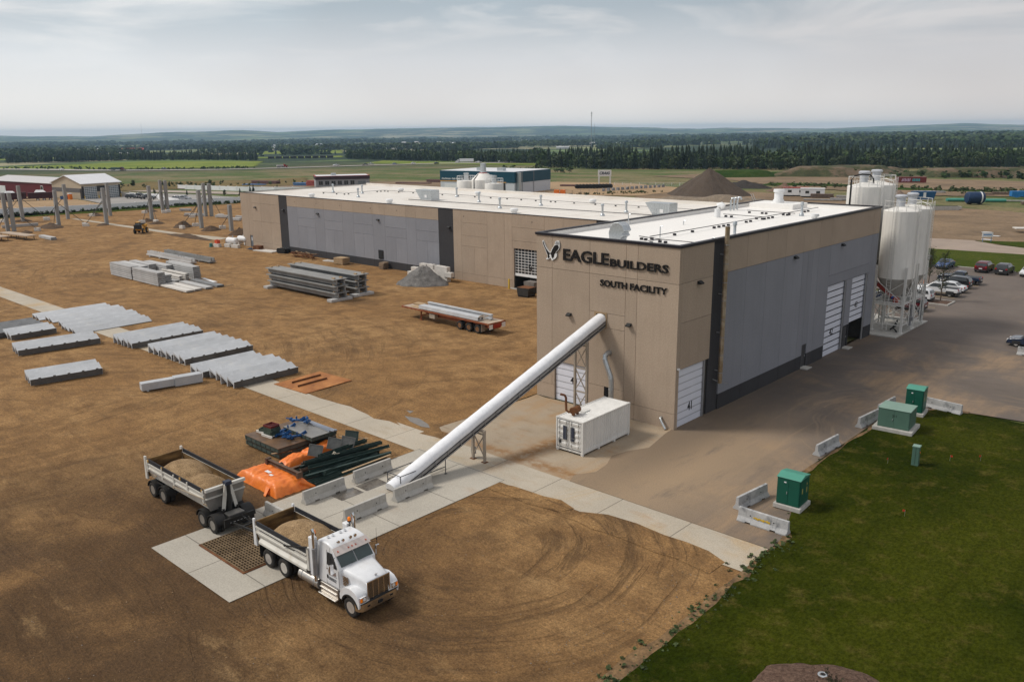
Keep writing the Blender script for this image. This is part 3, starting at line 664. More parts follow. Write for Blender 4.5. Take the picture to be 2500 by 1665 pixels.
S += [(28.15, 39.15, 8.46, 11.54, Gr), (28.15, 39.15, 7.42, 8.46, Gr), (33.0, 34.5, 2.46, 7.42, Gr), (33.0, 33.22, 0, 2.46, D), (34.3, 34.5, 0, 2.46, D),
      (38.85, 39.15, 1.32, 7.42, Gr), (38.85, 39.15, 0, 1.32, D), (39.15, 41.08, 1.32, 11.54, Gr), (39.15, 41.08, 0, 1.32, D)]
# corner panel wraps the front slab: shift it clear of the front wall's end
S = [((a0 + .22) if a0 == 0 else a0, a1, z0, z1, c) for a0, a1, z0, z1, c in S]
cells_wall(b, 'x', 0, 1, S)
b.box(-.24, 5.0 + .01, 0, -.10, 6.71, H1 - .02, D)                       # recessed charcoal strip
b.box(-14.14, .24, 0, -13.98, 41.0, H1, 0); b.box(-13.98, 40.9, 0, -.24, 41.08, H1, 0)
b.build('wall', [M_tanp, M_grp, M_dkp], hall)
b = MB(); ring_box(b, -14.24, -.1, .1, 41.18, H1, H1 + .10, .42); ring_box(b, -14.22, -.08, .08, 41.16, H1 - .11, H1, .075)
b.build('roof_edge', M_flash, hall)
b = MB(); b.box(-13.98, .24, RF1 - .25, -.24, 40.88, RF1); ring_box(b, -13.97, .25, -.25, 40.87, RF1, H1 - .03, .05)
for k in range(1, 14): b.box(-13.9, k * 2.9, RF1, -.3, k * 2.9 + .10, RF1 + .012)
rf = b.build('roof', M_roof, hall)
sect_door('overhead_door', hall, 'y', -12.06, -8.64, 0, 3.46, .16, -1, 6, '40', (1.72, 2.32), (-10.45, -9.75))
sect_door('overhead_door', hall, 'x', .5, 4.46, 0, 4.76, -.16, 1, 8, '41', (1.0, 1.72), (2.2, 2.85))
sect_door('overhead_door', hall, 'x', 28.2, 32.96, 0, 7.4, -.2, 1, 11, '42', (2.0, 2.7), (29.9, 30.8))
sect_door('overhead_door', hall, 'x', 34.55, 38.8, 2.5, 7.4, -.2, 1, 8, '43', (3.9, 4.55), (36.2, 37.0), label='white overhead door standing part open')
b = MB()
for q in ((-.12, 32.7, 0, -.04, 32.98, 7.4), (-.12, 38.5, 0, -.04, 38.83, 7.4), (-.14, 4.3, 0, -.05, 4.5, 4.77)): MB().box(*q).build('door_track', M_steel, hall)
for y0 in (22.97, 33.24):
    d = MB().box(-.16, y0, .12, -.08, y0 + .98, 2.34).build('man_door', mat('door_charcoal', (.05, .048, .05), .5, bump=0), hall)
    MB().cbox((-.05, y0 + .86, 1.15), (.06, .05, .16)).build('handle', M_galv, d)
    MB().box(-.2, y0 - .1, -.02, .7, y0 + 1.1, .09).build('door_step', M_conc, hall)
b = MB().box(-7.86, -.05, 7.17, -7.7, .1, 8.45).box(-6.78, -.05, 7.17, -6.6, .1, 8.45).box(-7.7, -.05, 8.3, -6.78, .1, 8.45).box(-7.7, -.05, 7.17, -6.78, .1, 7.28)
b.box(-7.7, .12, 7.28, -6.78, .2, 8.3)
b.build('conveyor_opening', mat('opening_trim', (.30, .21, .12), .8, bump=0), hall)
b = MB().box(-6.77, .06, 1.31, -5.87, .12, 2.19)
for k in range(7): b.box(-6.76, -.005, 1.34 + k * .12, -5.88, .055, 1.38 + k * .12)
b.build('louvre_vent', M_black, hall)
for x, z in ((-10.47, 7.77), (-4.39, 7.77)): wall_light(hall, x, 0, z, 'y')
for y, z in ((2.87, 11.29), (19.9, 11.27), (30.86, 11.28)): wall_light(hall, 0, y, z, 'x', 1.2)
MB().cbox((.08, .25, 4.9), (.16, .2, .14)).build('security_light', M_white, hall)
b = MB().tube([(-6.26, .05, 5.2), (-6.26, -.35, 5.22), (-6.26, -.62, 5.05), (-6.22, -.7, 4.7), (-5.62, -.72, 3.45), (-5.56, -.7, 3.1), (-5.56, -.68, 0.6)], .21, 14)
for p in ((-6.26, -.5, 5.17), (-6.24, -.68, 4.8), (-5.9, -.71, 4.05), (-5.6, -.72, 3.38), (-5.56, -.7, 2.4), (-5.56, -.69, 1.5)):
    b.lathe([(.225, -.02), (.235, 0), (.225, .02)], p, 14)
b.build('exhaust_pipe', M_galv, hall, smooth=50)
MB().tube([(-1.15, .02, .82), (-1.1, -.22, .8), (-.95, -.32, .6), (-.5, -.42, .08)], .1, 10).build('drain_pipe', M_galv, hall, smooth=50)
b = MB().cyl((.42, 6.2, 2.5), (.42, 6.2, 15.35), .19, n=14); b.cyl((.42, 6.2, 15.35), (.42, 6.2, 15.36), .15, .15, 12, 1)
for k in range(8): b.lathe([(.2, -.03), (.22, 0), (.2, .03)], (.42, 6.2, 3.4 + k * 1.5), 14, 2)
for k in range(4): b.box(-.1, 6.15, 3.5 + k * 3.2, .3, 6.25, 3.56 + k * 3.2, 2)
b.bar((.42, 6.2, 2.6), (.1, 5.6, 2.9), .05, m=2).bar((.42, 6.2, 2.55), (.75, 7.0, 2.35), .05, m=2)
b.build('stack_pipe', [M_brass, M_black, M_steel], hall, smooth=40)
for x, y in ((-.67, 9.42), (-4.23, 30.3)): stack_vent(hall, x, y, RF1, 1.45, .12)
for x, y in ((-10.46, 38.0),):
    MB().box(x - 2.6, y - 1.9, RF1, x + 2.6, y + 1.9, RF1 + .55).build('roof_curb', M_roof, hall)
    MB().lathe([(.62, .5), (.62, .8), (.5, .95), (.5, 1.7), (.62, 1.75), (.6, 2.05), (.05, 2.07)], (x, y, RF1), 16).build('roof_fan', M_white, hall, smooth=40)
b = MB()                                                                     # curled fan housing near the front edge
for w in (0, 1):
    pass
pr = [(-.75, 0), (-.85, .7), (-.7, 1.2), (-.35, 1.55), (.1, 1.6), (.5, 1.35), (.72, .95), (.45, .75), (.62, .55), (.3, .35), (.25, 0)]
b.prism(pr, 1.7, 2.7, 'xz', 0, Matrix.Translation((-7.0, 0, RF1)))
b.build('fan_housing', M_galv, hall, bevel=.03)
b = MB()
for x, y in ((-10.4, 24.0),): b.tube([(x, y, RF1), (x, y, RF1 + .9), (x + .1, y, RF1 + 1.2), (x + .4, y, RF1 + 1.3), (x + .65, y, RF1 + 1.1)], .3, 12)
b.build('gooseneck_vent', M_white, hall, smooth=50)
for k in range(3):
    x, y = -12.8, 31.2 + k * .75
    MB().tube([(x, y, RF1), (x, y, RF1 + 1.1), (x + .1, y, RF1 + 1.35), (x + .35, y, RF1 + 1.4), (x + .5, y, RF1 + 1.15)], .11, 8).build('gooseneck_vent', M_galv, hall, smooth=50)
for x, y, h in ((-.36, 5.2, .45), (-5.8, 6.2, .9), (-1.0, 26.5, .5), (-11.95, 10.4, 1.2), (-9.5, 16, .3)):
    MB().tube([(x, y, RF1), (x, y, RF1 + h), (x + .08, y, RF1 + h + .1), (x + .25, y, RF1 + h + .08)], .045, 6).build('vent_pipe', M_galv, hall)
MB().lathe([(.28, 0), (.28, .5), (.42, .5), (.42, .75), (.02, .8)], (-1.0, 25.9, RF1), 12).build('roof_vent', M_white, hall, smooth=40)
gas_line(hall, [(-5.75, 4.6), (-5.6, 37.6)], RF1)
gas_line(hall, [(-10.2, 24.9), (-5.6, 24.6)], RF1, step=2.2); gas_line(hall, [(-10.2, 30.0), (-4.7, 29.8)], RF1, step=1.5)
gas_line(hall, [(-6.6, 4.3), (-3.9, 3.6), (-1.0, 3.6)], RF1, step=1.7); gas_line(hall, [(-4.4, 2.3), (-3.9, 3.6)], RF1, step=9)
b = MB()
for k in (0, 1): b.bar((-13.9, 39.3 + k * .5, RF1), (-14.6, 39.3 + k * .5, H1 + .9), .05)
b.build('ladder_rail', M_galv, hall)

# signs on the hall
OUT = [(-13.39, 13.81), (-13.28, 13.8), (-13.21, 13.65), (-13.09, 13.44), (-12.94, 13.2), (-12.73, 12.98), (-12.6, 12.85), (-12.5, 12.92), (-12.42, 13.11), (-12.28, 13.29), (-12.11, 13.49), (-12.03, 13.62), (-12.03, 13.76), (-11.94, 13.86), (-11.77, 13.91), (-11.61, 13.9), (-11.54, 13.76), (-11.52, 13.55), (-11.54, 13.34), (-11.67, 13.12), (-11.84, 12.97), (-11.94, 12.83), (-11.82, 12.82), (-11.82, 12.63), (-11.9, 12.47), (-12.07, 12.33), (-12.19, 12.31), (-12.23, 12.21), (-12.33, 12.2), (-12.42, 12.26), (-12.45, 12.36), (-12.52, 12.41), (-12.76, 12.25), (-12.97, 12.23), (-13.02, 12.31), (-12.87, 12.36), (-12.83, 12.54), (-12.94, 12.74), (-13.06, 12.99), (-13.18, 13.2), (-13.32, 13.43), (-13.4, 13.64)]
INN = [(-13.33, 13.75), (-13.27, 13.7), (-13.2, 13.52), (-13.09, 13.32), (-12.92, 13.09), (-12.69, 12.87), (-12.56, 12.81), (-12.45, 12.84), (-12.35, 13.06), (-12.23, 13.26), (-12.08, 13.45), (-11.94, 13.54), (-11.74, 13.56), (-11.64, 13.49), (-11.59, 13.36), (-11.74, 13.12), (-11.91, 12.97), (-11.99, 12.83), (-12.11, 12.71), (-12.11, 12.55), (-12.25, 12.36), (-12.38, 12.48), (-12.42, 12.66), (-12.52, 12.76), (-12.62, 12.72), (-12.64, 12.56), (-12.57, 12.46), (-12.76, 12.33), (-12.8, 12.44), (-12.8, 12.6), (-12.88, 12.75), (-13.01, 13.0), (-13.14, 13.23), (-13.28, 13.46), (-13.35, 13.64)]
SL = [[(-11.97, 13.6), (-11.92, 13.6), (-11.85, 13.84), (-11.88, 13.84)], [(-11.85, 13.6), (-11.8, 13.6), (-11.75, 13.84), (-11.78, 13.84)], [(-11.74, 13.6), (-11.69, 13.6), (-11.65, 13.83), (-11.68, 13.84)], [(-11.64, 13.57), (-11.6, 13.56), (-11.57, 13.76), (-11.6, 13.77)]]
sg = thing('wall_sign', 'flying eagle emblem and the larger black raised company lettering just below the roof edge', 'sign', (0, 0, 0))
e = MB().prism(OUT, -.10, -.012, 'xz').build('eagle_emblem', M_white, sg)
b = MB().prism(INN, -.115, -.102, 'xz')
for q in SL: b.prism(q, -.113, -.102, 'xz')
b.build('black_plumage', M_blackg, e)
MB().prism([(x + .035 if x > -12.5 else x, z - .03) for x, z in OUT], -.011, -.003, 'xz').build('offset_plate', M_blackg, e)  # black copy of the eagle outline, set lower and to the right
lettering('EAGLE', -11.14, -6.5, 12.33, 13.31, -.07, .10, M_blackg, 'lettering', sg, bold=.02)
lettering('BUILDERS', -6.34, -.95, 12.28, 12.92, -.07, .10, M_blackg, 'lettering', sg, bold=.018)
s2 = thing('wall_sign', 'smaller black raised lettering for the facility, below the company name', 'sign', (0, 0, 0))
lettering('SOUTH', -7.3, -4.70, 10.62, 11.15, -.06, .08, M_blackg, 'lettering', s2, bold=.02); lettering('FACILITY', -4.40, -1.0, 10.62, 11.15, -.06, .08, M_blackg, 'lettering', s2, bold=.02)

M_roof2 = mat('roof_membrane_old', (.74, .70, .645), .6, var=.04, sc_=.12, fine=.03, fsc=4, bump=.1, bsc=.8, spots=[((.52, .45, .37), .10, .5, .75, .6), ((.5, .43, .35), .4, .6, .8, .4)])
# ------------------------------------------------------------------ the long low hall
H2, RF2, Y2 = 10.98, 10.74, 36.91
lh = thing('factory_building', 'long low precast hall with grey middle panels and a wide white roof', 'building', (0, 0, 0))
b = MB().box(-126.4, Y2 + .22, 0, -50.9, 69.4, RF2 - .3).box(-50.9, Y2 + 4, 0, -30.0, 69.4, RF2 - .3).box(-50.9, Y2 + .22, 6.2, -30, Y2 + 4, RF2 - .3).box(-45.9, Y2 + .22, 0, -24, 69.4, RF2 - .3).box(-24, Y2+.22, 0, -14.3, 41, RF2-.3)
b.build('wall_core', M_joint, lh)
L = []
tj = [-126.7, -122.6, -119.3, -115.9, -112.5]
for a0, a1 in zip(tj, tj[1:]):
    if a0 == -126.7: L += [(a0, -124.05, 0, H2, T), (-124.05, -123.0, 2.42, H2, T), (-123.0, a1, 0, H2, T)]
    else: L += [(a0, a1, 0, 1.2, T), (a0, a1, 1.2, 5.47, T), (a0, a1, 5.47, 9.04, T), (a0, a1, 9.04, H2, T)]
gj = [-109.7, -106.35, -100.65, -97.75, -92.2, -88.95, -83.5, -80.25, -74.7, -72.25, -66.8]
for i, (a0, a1) in enumerate(zip(gj, gj[1:])):
    L += [(a0, a1, 9.04, H2, T), (a0, a1, 0, 1.25, D)]
    if i % 2 == 0: L.append((a0, a1, 1.25, 9.04, Gr))
    else:
        m_ = (a0 + a1) / 2; L += [(a0, a1, 7.1, 9.04, Gr), (a0, a1, 5.47, 7.1, Gr), (a0, m_, 1.25, 5.47, Gr), (m_, a1, 1.25, 5.47, Gr)]
for a0, a1, nar in ((-63.4, -61.6, 1), (-61.6, -56.0, 0), (-56, -52.45, 1), (-52.45, -50.9, 1), (-44.65, -41.25, 1), (-41.25, -35.5, 0)):
    L.append((a0, a1, 0, 1.2, T))
    if nar: L.append((a0, a1, 1.2, H2, T))
    else:
        m_ = (a0 + a1) / 2; L += [(a0, a1, 9.07, H2, T), (a0, a1, 7.1, 9.07, T), (a0, a1, 5.47, 7.1, T), (a0, m_, 1.2, 5.47, T), (m_, a1, 1.2, 5.47, T)]
L += [(-50.9, -44.65, 9.07, H2, T), (-50.9, -44.65, 7.1, 9.07, T), (-50.9, -44.65, 5.98, 7.1, T), (-50.9, -50.6, 0, 5.98, T), (-45.9, -44.65, 0, 5.98, T),
      (-32.8, -14.2, 0, H2, T)]
b = MB(); cells_wall(b, 'y', Y2, -1, L)
for a0, a1 in ((-112.5, -109.7), (-66.8, -63.4), (-35.5, -32.8)): b.box(a0 + .01, Y2 + .03, 0, a1 - .01, Y2 + .2, H2 - .01, D)
b.box(-126.7, Y2 + .24, 0, -126.42, 69.7, H2, 0); b.box(-126.4, 69.42, 0, -24, 69.7, H2, 0); b.box(-24.2, 41.3, 0, -24, 69.4, RF2 - .3, 0)
b.build('wall', [M_tanp, M_grp, M_dkp], lh)
b = MB().box(-126.42, Y2 + .24, RF2 - .25, -24, 69.42, RF2).box(-24, Y2+.24, RF2-.25, -14.2, 41.2, RF2)
b.box(-126.4, Y2 + .25, RF2, -14.2, Y2 + .31, H2 - .02).box(-126.4, 69.1, RF2, -24, 69.4, H2 + .22).box(-126.4, Y2 + .35, RF2, -126.34, 69.3, H2 - .02)
for k in range(1, 40): b.box(-126.3 + k * 3.05, Y2 + .4, RF2, -126.2 + k * 3.05, 69, RF2 + .012)
b.build('roof', M_roof2, lh)
b = MB().box(-126.78, Y2 - .05, H2, -14.2, Y2 + .4, H2 + .05).box(-126.78, Y2 + .4, H2, -126.35, 69.75, H2 + .05)
b.build('roof_edge', M_flash, lh)
gas_line(lh, [(-111.9, 46.8), (-105.5, 47.2), (-106.0, 57.8), (-16, 58.2)], RF2, step=3.4)
b = MB().cyl((-84.7, 46.2, RF2 + .15), (-33.0, 48.4, RF2 + .15), .06, n=6); b.build('cable_tray', M_flash, lh)
for x, y in ((-112.6, 49.9), (-97.7, 44.9), (-104.9, 51.4), (-71.1, 50.5), (-60, 44), (-58, 51.7), (-40, 44.3), (-40.2, 50.5), (-82.9, 56.5)): stack_vent(lh, x, y, RF2, 1.75, .16)
for x, y in ((-105.2, 39.6), (-82.4, 39.85), (-102.6, 59.5), (-53.1, 39.8), (-82.8, 62), (-53.8, 60.2)): roof_cap(lh, x, y, RF2, .62)
for x, y in ((-83.2, 47.4), (-34.6, 48.6)):
    b = MB().box(x, y, RF2, x + 3.1, y + 2.3, RF2 + .14, 1)
    b.prism([(-1.1, 1.85), (3.0, 1.85), (3.0, .15), (.2, .15)], y + .1, y + 2.2, 'xz', 0, Matrix.Translation((x, 0, RF2)))
    for k in range(6): b.box(x + .45 + k * .42, y + .075, RF2 + .2, x + .48 + k * .42, y + .1, RF2 + 1.8)
    b.box(x + 1.4, y + .06, RF2 + .5, x + 2.0, y + .1, RF2 + 1.0, 1)
    b.build('air_intake', [M_galv, M_white], lh)
for x, z in ((-121.16, 8.18), (-111.03, 8.23), (-99.6, 8.14), (-81.94, 8.14), (-64.31, 8.1)): wall_light(lh, x, Y2, z, 'y', 1.5)
for x in (-107, -100, -92.7, -84, -77, -61, -47): MB().lathe([(.1, 0), (.1, .12)], (x, Y2, 10.0), 8, axis='y').build('scupper', M_black, lh)
d = MB().box(-124.02, Y2 + .1, 0, -123.02, Y2 + .16, 2.4).build('man_door', mat('door_greyblue', (.13, .15, .18), .5, bump=0), lh)
MB().box(-123.7, Y2 + .085, 1.3, -123.4, Y2 + .1, 2.0).build('door_sign', M_white, d)
b = MB()
for i in range(9):
    z = 2.25 + i * .41
    b.box(-50.55, Y2 + .2, z, -45.95, Y2 + .26, z + .07, 0)
for k in range(8): b.box(-50.55 + k * .648, Y2 + .195, 2.25, -50.49 + k * .648, Y2 + .265, 5.95, 0)
b.box(-50.5, Y2 + .22, 2.3, -46.0, Y2 + .24, 5.9, 1); b.box(-50.55, Y2 + .18, 1.9, -45.95, Y2 + .26, 2.26, 0)
gd = b.build('glazed_overhead_door', [M_white, M_glass], lh)
lettering('54', -47.9, -47.2, 2.9, 3.6, Y2 + .18, .02, M_blackg, 'door_number', gd, bold=.02)
MB().box(-50.6, Y2 + .23, 0, -50.45, Y2 + .6, 5.98).build('door_jamb', M_dark, lh)
MB().box(-51.2, Y2 - .6, -.02, -35, Y2 + 4, .03).build('door_slab', M_conc, lh)
b = MB().lathe([(.13, 0), (.13, 1.35), (.09, 1.44), (.01, 1.46)], (0, 0, 0), 12); tag(b.build('bollard', M_yel, None, (-50.95, Y2 - .7, 0), smooth=40), 'yellow steel bollard beside the open glazed door', 'bollard')
MB().box(-82.2, Y2 - .12, 1.5, -81.0, Y2 - .0, 3.0).build('electric_box', M_black, lh)
# ------------------------------------------------------------------ conveyor, container, barriers, cabinets
M_fab = mat('conveyor_cover', (.80, .81, .84), .5, var=.05, sc_=1.5, fine=.05, fsc=6, bump=.3, bsc=2.2, bd=.05)
M_beige = mat('beige_steel', (.36, .31, .255), .6, .2, var=.15, sc_=1.5, fine=.1, bump=.05)
cv = thing('conveyor', 'long inclined conveyor under a white fabric cover rising from the pad to the wall opening', 'conveyor', (-7.2, 0, 0))
A, B = Vector((-.38, -22.1, .10)), Vector((0, .1, 7.80))
d = (B - A).normalized(); nrm = Vector((1, 0, 0)).cross(d).normalized()
def cpt(t, x, h): return A + d * t + Vector((x, 0, 0)) + nrm * h
Lc = (B - A).length
b = MB(); rings = []
K = 40
for i in range(K + 1):
    t = Lc * i / K; w = .50 + .010 * math.sin(i * 1.7); hh = .40 + .012 * math.sin(i * 2.3 + 1)
    ring = [cpt(t, -w, .02), cpt(t, -w - .015, .16)] + [cpt(t, w * 1.02 * math.cos(a), .18 + hh * math.sin(a)) for a in [math.pi * (1 - k / 8) for k in range(9)]] + [cpt(t, w + .015, .16), cpt(t, w, .02)]
    rings.append(ring)
b.loft(rings); b.build('fabric_cover', M_fab, cv, smooth=50)
b = MB()
for x in (-.49, .49):
    b.bar(cpt(0, x, -.12), cpt(Lc, x, -.12), .07, .24, 0); b.bar(cpt(.5, x * 1.03, .01), cpt(Lc - .3, x * 1.03, .01), .04, .05, 2)
    b.bar(cpt(2, x, -.40), cpt(Lc - .1, x, -.40), .06, .1, 0)
k = 1.0
while k < Lc:
    b.bar(cpt(k, -.55, -.3), cpt(k, .55, -.3), .05, m=1)
    for x in (-.55, .55): b.bar(cpt(k, x, -.02), cpt(k, x, -.4), .05, m=0); 
    k += 1.25
b.bar(cpt(1, -.45, -.22), cpt(Lc, -.45, -.22), .3, .02, 1).bar(cpt(1, .1, -.34), cpt(Lc - .2, .1, -.34), .8, .02, 1)
b.build('truss_frame', [M_steel, M_black, M_flash], cv)
def trestle(y, wide=.66, braces=1, dx=.1):
    b = MB(); zt = A.z + (y - A.y) / d.y * d.z - .44; xo = A.x + (y - A.y) / d.y * d.x + dx
    for x in (-wide, wide):
        b.bar((x + xo, y, 0), (x + xo, y, zt), .17, .17); b.cbox((x + xo, y, .02), (.42, .36, .04), 1)
    b.bar((-wide - .1 + xo, y, zt), (wide + .1 + xo, y, zt), .16, .16)
    for k in range(braces):
        z0, z1 = .35 + (zt - .6) * k / braces, .35 + (zt - .6) * (k + 1) / braces
        b.bar((xo - wide, y, z0), (xo + wide, y, z1), .06).bar((xo - wide, y, z1), (xo + wide, y, z0), .06).bar((xo - wide, y, z1), (xo + wide, y, z1), .09)
    return b.build('trestle', [M_beige, M_rust], cv)
trestle(-14.45, .57, 1, .33)
trestle(-2.6, .6, 3, .05)
MB().tube([(-.55, -14.2, 3.1), (-.62, -14.2, 1.4), (-.62, -14.25, .3)], .05, 8).box(-.75, -14.4, .3, -.5, -14.15, .8).build('cable_box', M_steel, cv)

gr = thing('guard_rail', 'dark blue-grey pipe railing round the foot of the covered conveyor', 'railing', (-7.78, 3.9, 0))
b = MB()
def rail_run(pts, zs, r=.028):
    for a, c in zip(pts, pts[1:]):
        for z in zs: b.cyl((*a, z), (*c, z), r, n=6)
rail_run([(.66, -21.6), (.66, -25.6), (-.66, -25.6), (-.66, -21.6)], (.55, 1.07))
for p in ((.66, -21.6), (.66, -23.6), (.66, -25.6), (-.66, -25.6), (-.66, -23.6), (-.66, -21.6)): b.cyl((*p, 0), (*p, 1.08), .03, n=6)
b.build('rails', M_rail, gr)
b = MB()
for p in ((.66, -21.6), (.66, -23.6), (.66, -25.6), (-.66, -25.6), (-.66, -23.6), (-.66, -21.6)): b.cbox((*p, .03), (.16, .16, .03))
b.build('base_plates', M_rail, gr)

# container with a generator exhaust on its roof
M_cont = mat('container_white', (.70, .69, .665), .5, streak=.12, var=.04, sc_=1.2, fine=.04, fsc=10, bump=.05, spots=[((.45, .36, .26), 1.8, .66, .82, .4)])
ct = thing('shipping_container', 'white corrugated shipping container with louvred doors beside the tan hall', 'container', (-1.92, -9.1, 0), .022)
W_, L_, H_ = 2.44, 6.06, 2.6; zb = .14
b = MB()
def corr(ax, p, q0, q1, z0, z1, out_, n):
    pts = []
    for i in range(n):
        w = (q1 - q0) / n; a = q0 + w * i
        pts += [(a, 0), (a + w * .38, 0), (a + w * .5, -.045 * out_), (a + w * .88, -.045 * out_)]
    pts.append((q1, 0))
    for (a, da), (c, dc) in zip(pts, pts[1:]):
        if ax == 'x': b.add([(p + da, a, z0), (p + dc, c, z0), (p + dc, c, z1), (p + da, a, z1)], [(0, 1, 2, 3)])
        else: b.add([(z0, a, p + da), (z1, a, p + da), (z1, c, p + dc), (z0, c, p + dc)], [(0, 1, 2, 3)])
corr('x', -.03, .12, L_ - .12, zb + .2, H_ - .1, 1, 22); corr('x', -W_ + .03, .12, L_ - .12, zb + .2, H_ - .1, -1, 22); corr('z', H_ - .03, .1, L_ - .1, -W_ + .1, -.1, .6, 24)
b.build('walls', M_cont, ct)
b = MB()
for x in (-W_, -.12):
    for y in (0, L_ - .12): b.box(x, y, zb, x + .12, y + .12, H_)
for x in (-W_ + .01, -.11): b.box(x, .12, zb + .02, x + .1, L_ - .12, zb + .2).box(x, .12, H_ - .11, x + .1, L_ - .12, H_ - .01)
for y in (.01, L_ - .11): b.box(-W_ + .12, y, zb + .02, -.12, y + .1, zb + .2).box(-W_ + .12, y, H_ - .12, -.12, y + .1, H_ - .01)
b.box(-W_ + .12, L_ - .08, zb + .2, -.12, L_ - .04, H_ - .12)
for x in (-W_ + .02, -.2):
    for y in (.02, 2.0, 4.0, L_ - .2): b.box(x, y, 0, x + .18, y + .18, zb)
b.build('corner_frame', M_cont, ct)
b = MB()
for x in (-W_ - .005, -.155):
    for y in (-.005, L_ - .155):
        for z in (zb - .005, H_ - .105): b.box(x, y, z, x + .16, y + .16, z + .11)
b.build('corner_castings', M_cont, ct)
for s, x0 in ((0, -W_ + .14), (1, -W_ / 2 + .01)):
    x1 = x0 + 1.07
    b = MB().box(x0, .0, zb + .22, x1, .06, H_ - .14)
    for k in range(5): z = zb + .36 + k * .42; b.prism([(-.0, z), (-.04, z + .06), (-.04, z + .2), (0, z + .26)], x0 + .1, x1 - .1, 'yz')
    dr = b.build('container_door', M_cont, ct)
    b = MB()
    for x in (x0 + .22, x1 - .22): b.cyl((x, -.07, zb + .1), (x, -.07, H_ - .05), .02, n=6)
    for z in (.9, 1.2): b.box(x0 + .2, -.09, z, x0 + .5, -.06, z + .04)
    b.build('locking_bar', M_galv, dr)
    xl = x0 + (.56 if s == 0 else .14)
    b = MB().box(xl, -.07, 1.0, xl + .36, -.045, 2.05, 0)
    for k in range(12): b.prism([(-.075, 1.03 + k * .085), (-.10, 1.03 + k * .085), (-.075, 1.08 + k * .085)], xl + .03, xl + .33, 'yz', 1)
    b.build('louvre', [M_black, mat('louvre_navy', (.02, .026, .05), .5, bump=0)], dr)
MB().box(-W_ + .3, -.085, .66, -W_ + .5, -.05, .95).build('control_panel', M_black, ct)
b = MB().box(-W_ + .12, -.012, zb + .2, -.12, .0, zb + .24).box(-W_ / 2 - .02, -.012, zb + .2, -W_ / 2 + .0, .0, H_ - .12).box(-W_ + .12, -.012, zb + .2, -W_ + .14, 0, H_ - .12).box(-W_ + .12, -.012, H_ - .15, -.12, 0, H_ - .12)
b.build('door_gasket', M_black, ct)
b = MB().cyl((-1.55, .75, H_ + .36), (-1.55, 1.55, H_ + .36), .25, n=14).cyl((-1.55, .68, H_ + .36), (-1.55, .75, H_ + .36), .12, .22, n=12)
b.box(-1.65, .85, H_ - .03, -1.45, 1.0, H_ + .2).box(-1.65, 1.3, H_ - .03, -1.45, 1.45, H_ + .2)
b.build('muffler', M_rust, ct, smooth=40)
b = MB().tube([(-1.55, .8, H_ + .36), (-1.7, .55, H_ + .3), (-1.85, .45, H_ + .45), (-1.88, .45, H_ + 1.0), (-1.88, .45, H_ + 1.4), (-1.98, .4, H_ + 1.58), (-2.3, .35, H_ + 1.6)], .09, 10)
b.build('exhaust_pipe', M_rust, ct, smooth=50)
MB().box(-1.7, 1.9, H_ - .02, -1.3, 2.7, H_ + .03).build('roof_plate', M_cont, ct)

# jersey barriers
def barrier_mesh(L):
    P = [(-.30, 0), (-.30, .08), (-.13, .33), (-.085, .84), (.085, .84), (.13, .33), (.30, .08), (.30, 0)]
    Q = [(-.29, .10), (-.13, .33), (-.085, .84), (.085, .84), (.13, .33), (.29, .10)]
    b = MB(); cuts = [0, L * .22, L * .22 + .34, L * .72, L * .72 + .34, L]
    for i, (a, c) in enumerate(zip(cuts, cuts[1:])): b.prism(Q if i in (1, 3) else P, a, c, 'xz')
    for y in (L * .28, L * .75):
        for s in (-1, 1): b.lathe([(.045, -.012), (.045, .012)], (s * .122, y, .5), 8, 1, axis='x')
    return b
bw = barrier_mesh(3.15)
proto = bw.build('jersey_barrier', [M_conc, M_black], None, (0, 0, 0), 0, bevel=.018)
bar_list = [
    (-10.35, -27.0, 0, 'clean concrete barrier beside the orange tarp bundle, left of the pad plates', 0),
    (-10.6, -22.85, 0, 'concrete barrier with a board behind it, between the beam pile and the railing', 0),
    (-6.25, -26.85, 0, 'concrete barrier on the pad nearest behind the white dump truck cab', .02),
    (-6.3, -22.95, 0, 'concrete barrier leaning close to the foot of the covered conveyor', 0),
    (-10.9, -29.3, -1.57, 'concrete barrier turned across the pad behind the dump box tailgate', 0),
    (10.55, -9.65, -.12, 'weathered barrier along the asphalt edge next to the small dark green cabinet', 0),
    (14.4, -10.72, 1.57, 'stained barrier with yellow and black paint in front of the dark green cabinet', 0),
    (10.55, 2.1, -.08, 'barrier standing alone along the asphalt edge halfway up the lawn', 0),
    (10.6, 9.9, -.1, 'pale barrier beside the large light green cabinet at the lawn edge', 0),
    (10.6, 14.1, -.06, 'barrier between the asphalt and the far dark green cabinet', 0),
    (15.7, 18.45, 1.45, 'barrier at the lawn corner behind the far green cabinet', 0),
    (17.6, 42.1, 1.45, 'barrier at the right edge in front of the dark parked car', 0)]
M_concw = mat('weathered_concrete', (.40, .40, .40), .9, var=.15, sc_=1.2, fine=.12, fsc=20, bump=.25, bd=.01, spots=[((.14, .145, .155), 1.3, .5, .66, .8), ((.58, .57, .55), .9, .56, .72, .6)])
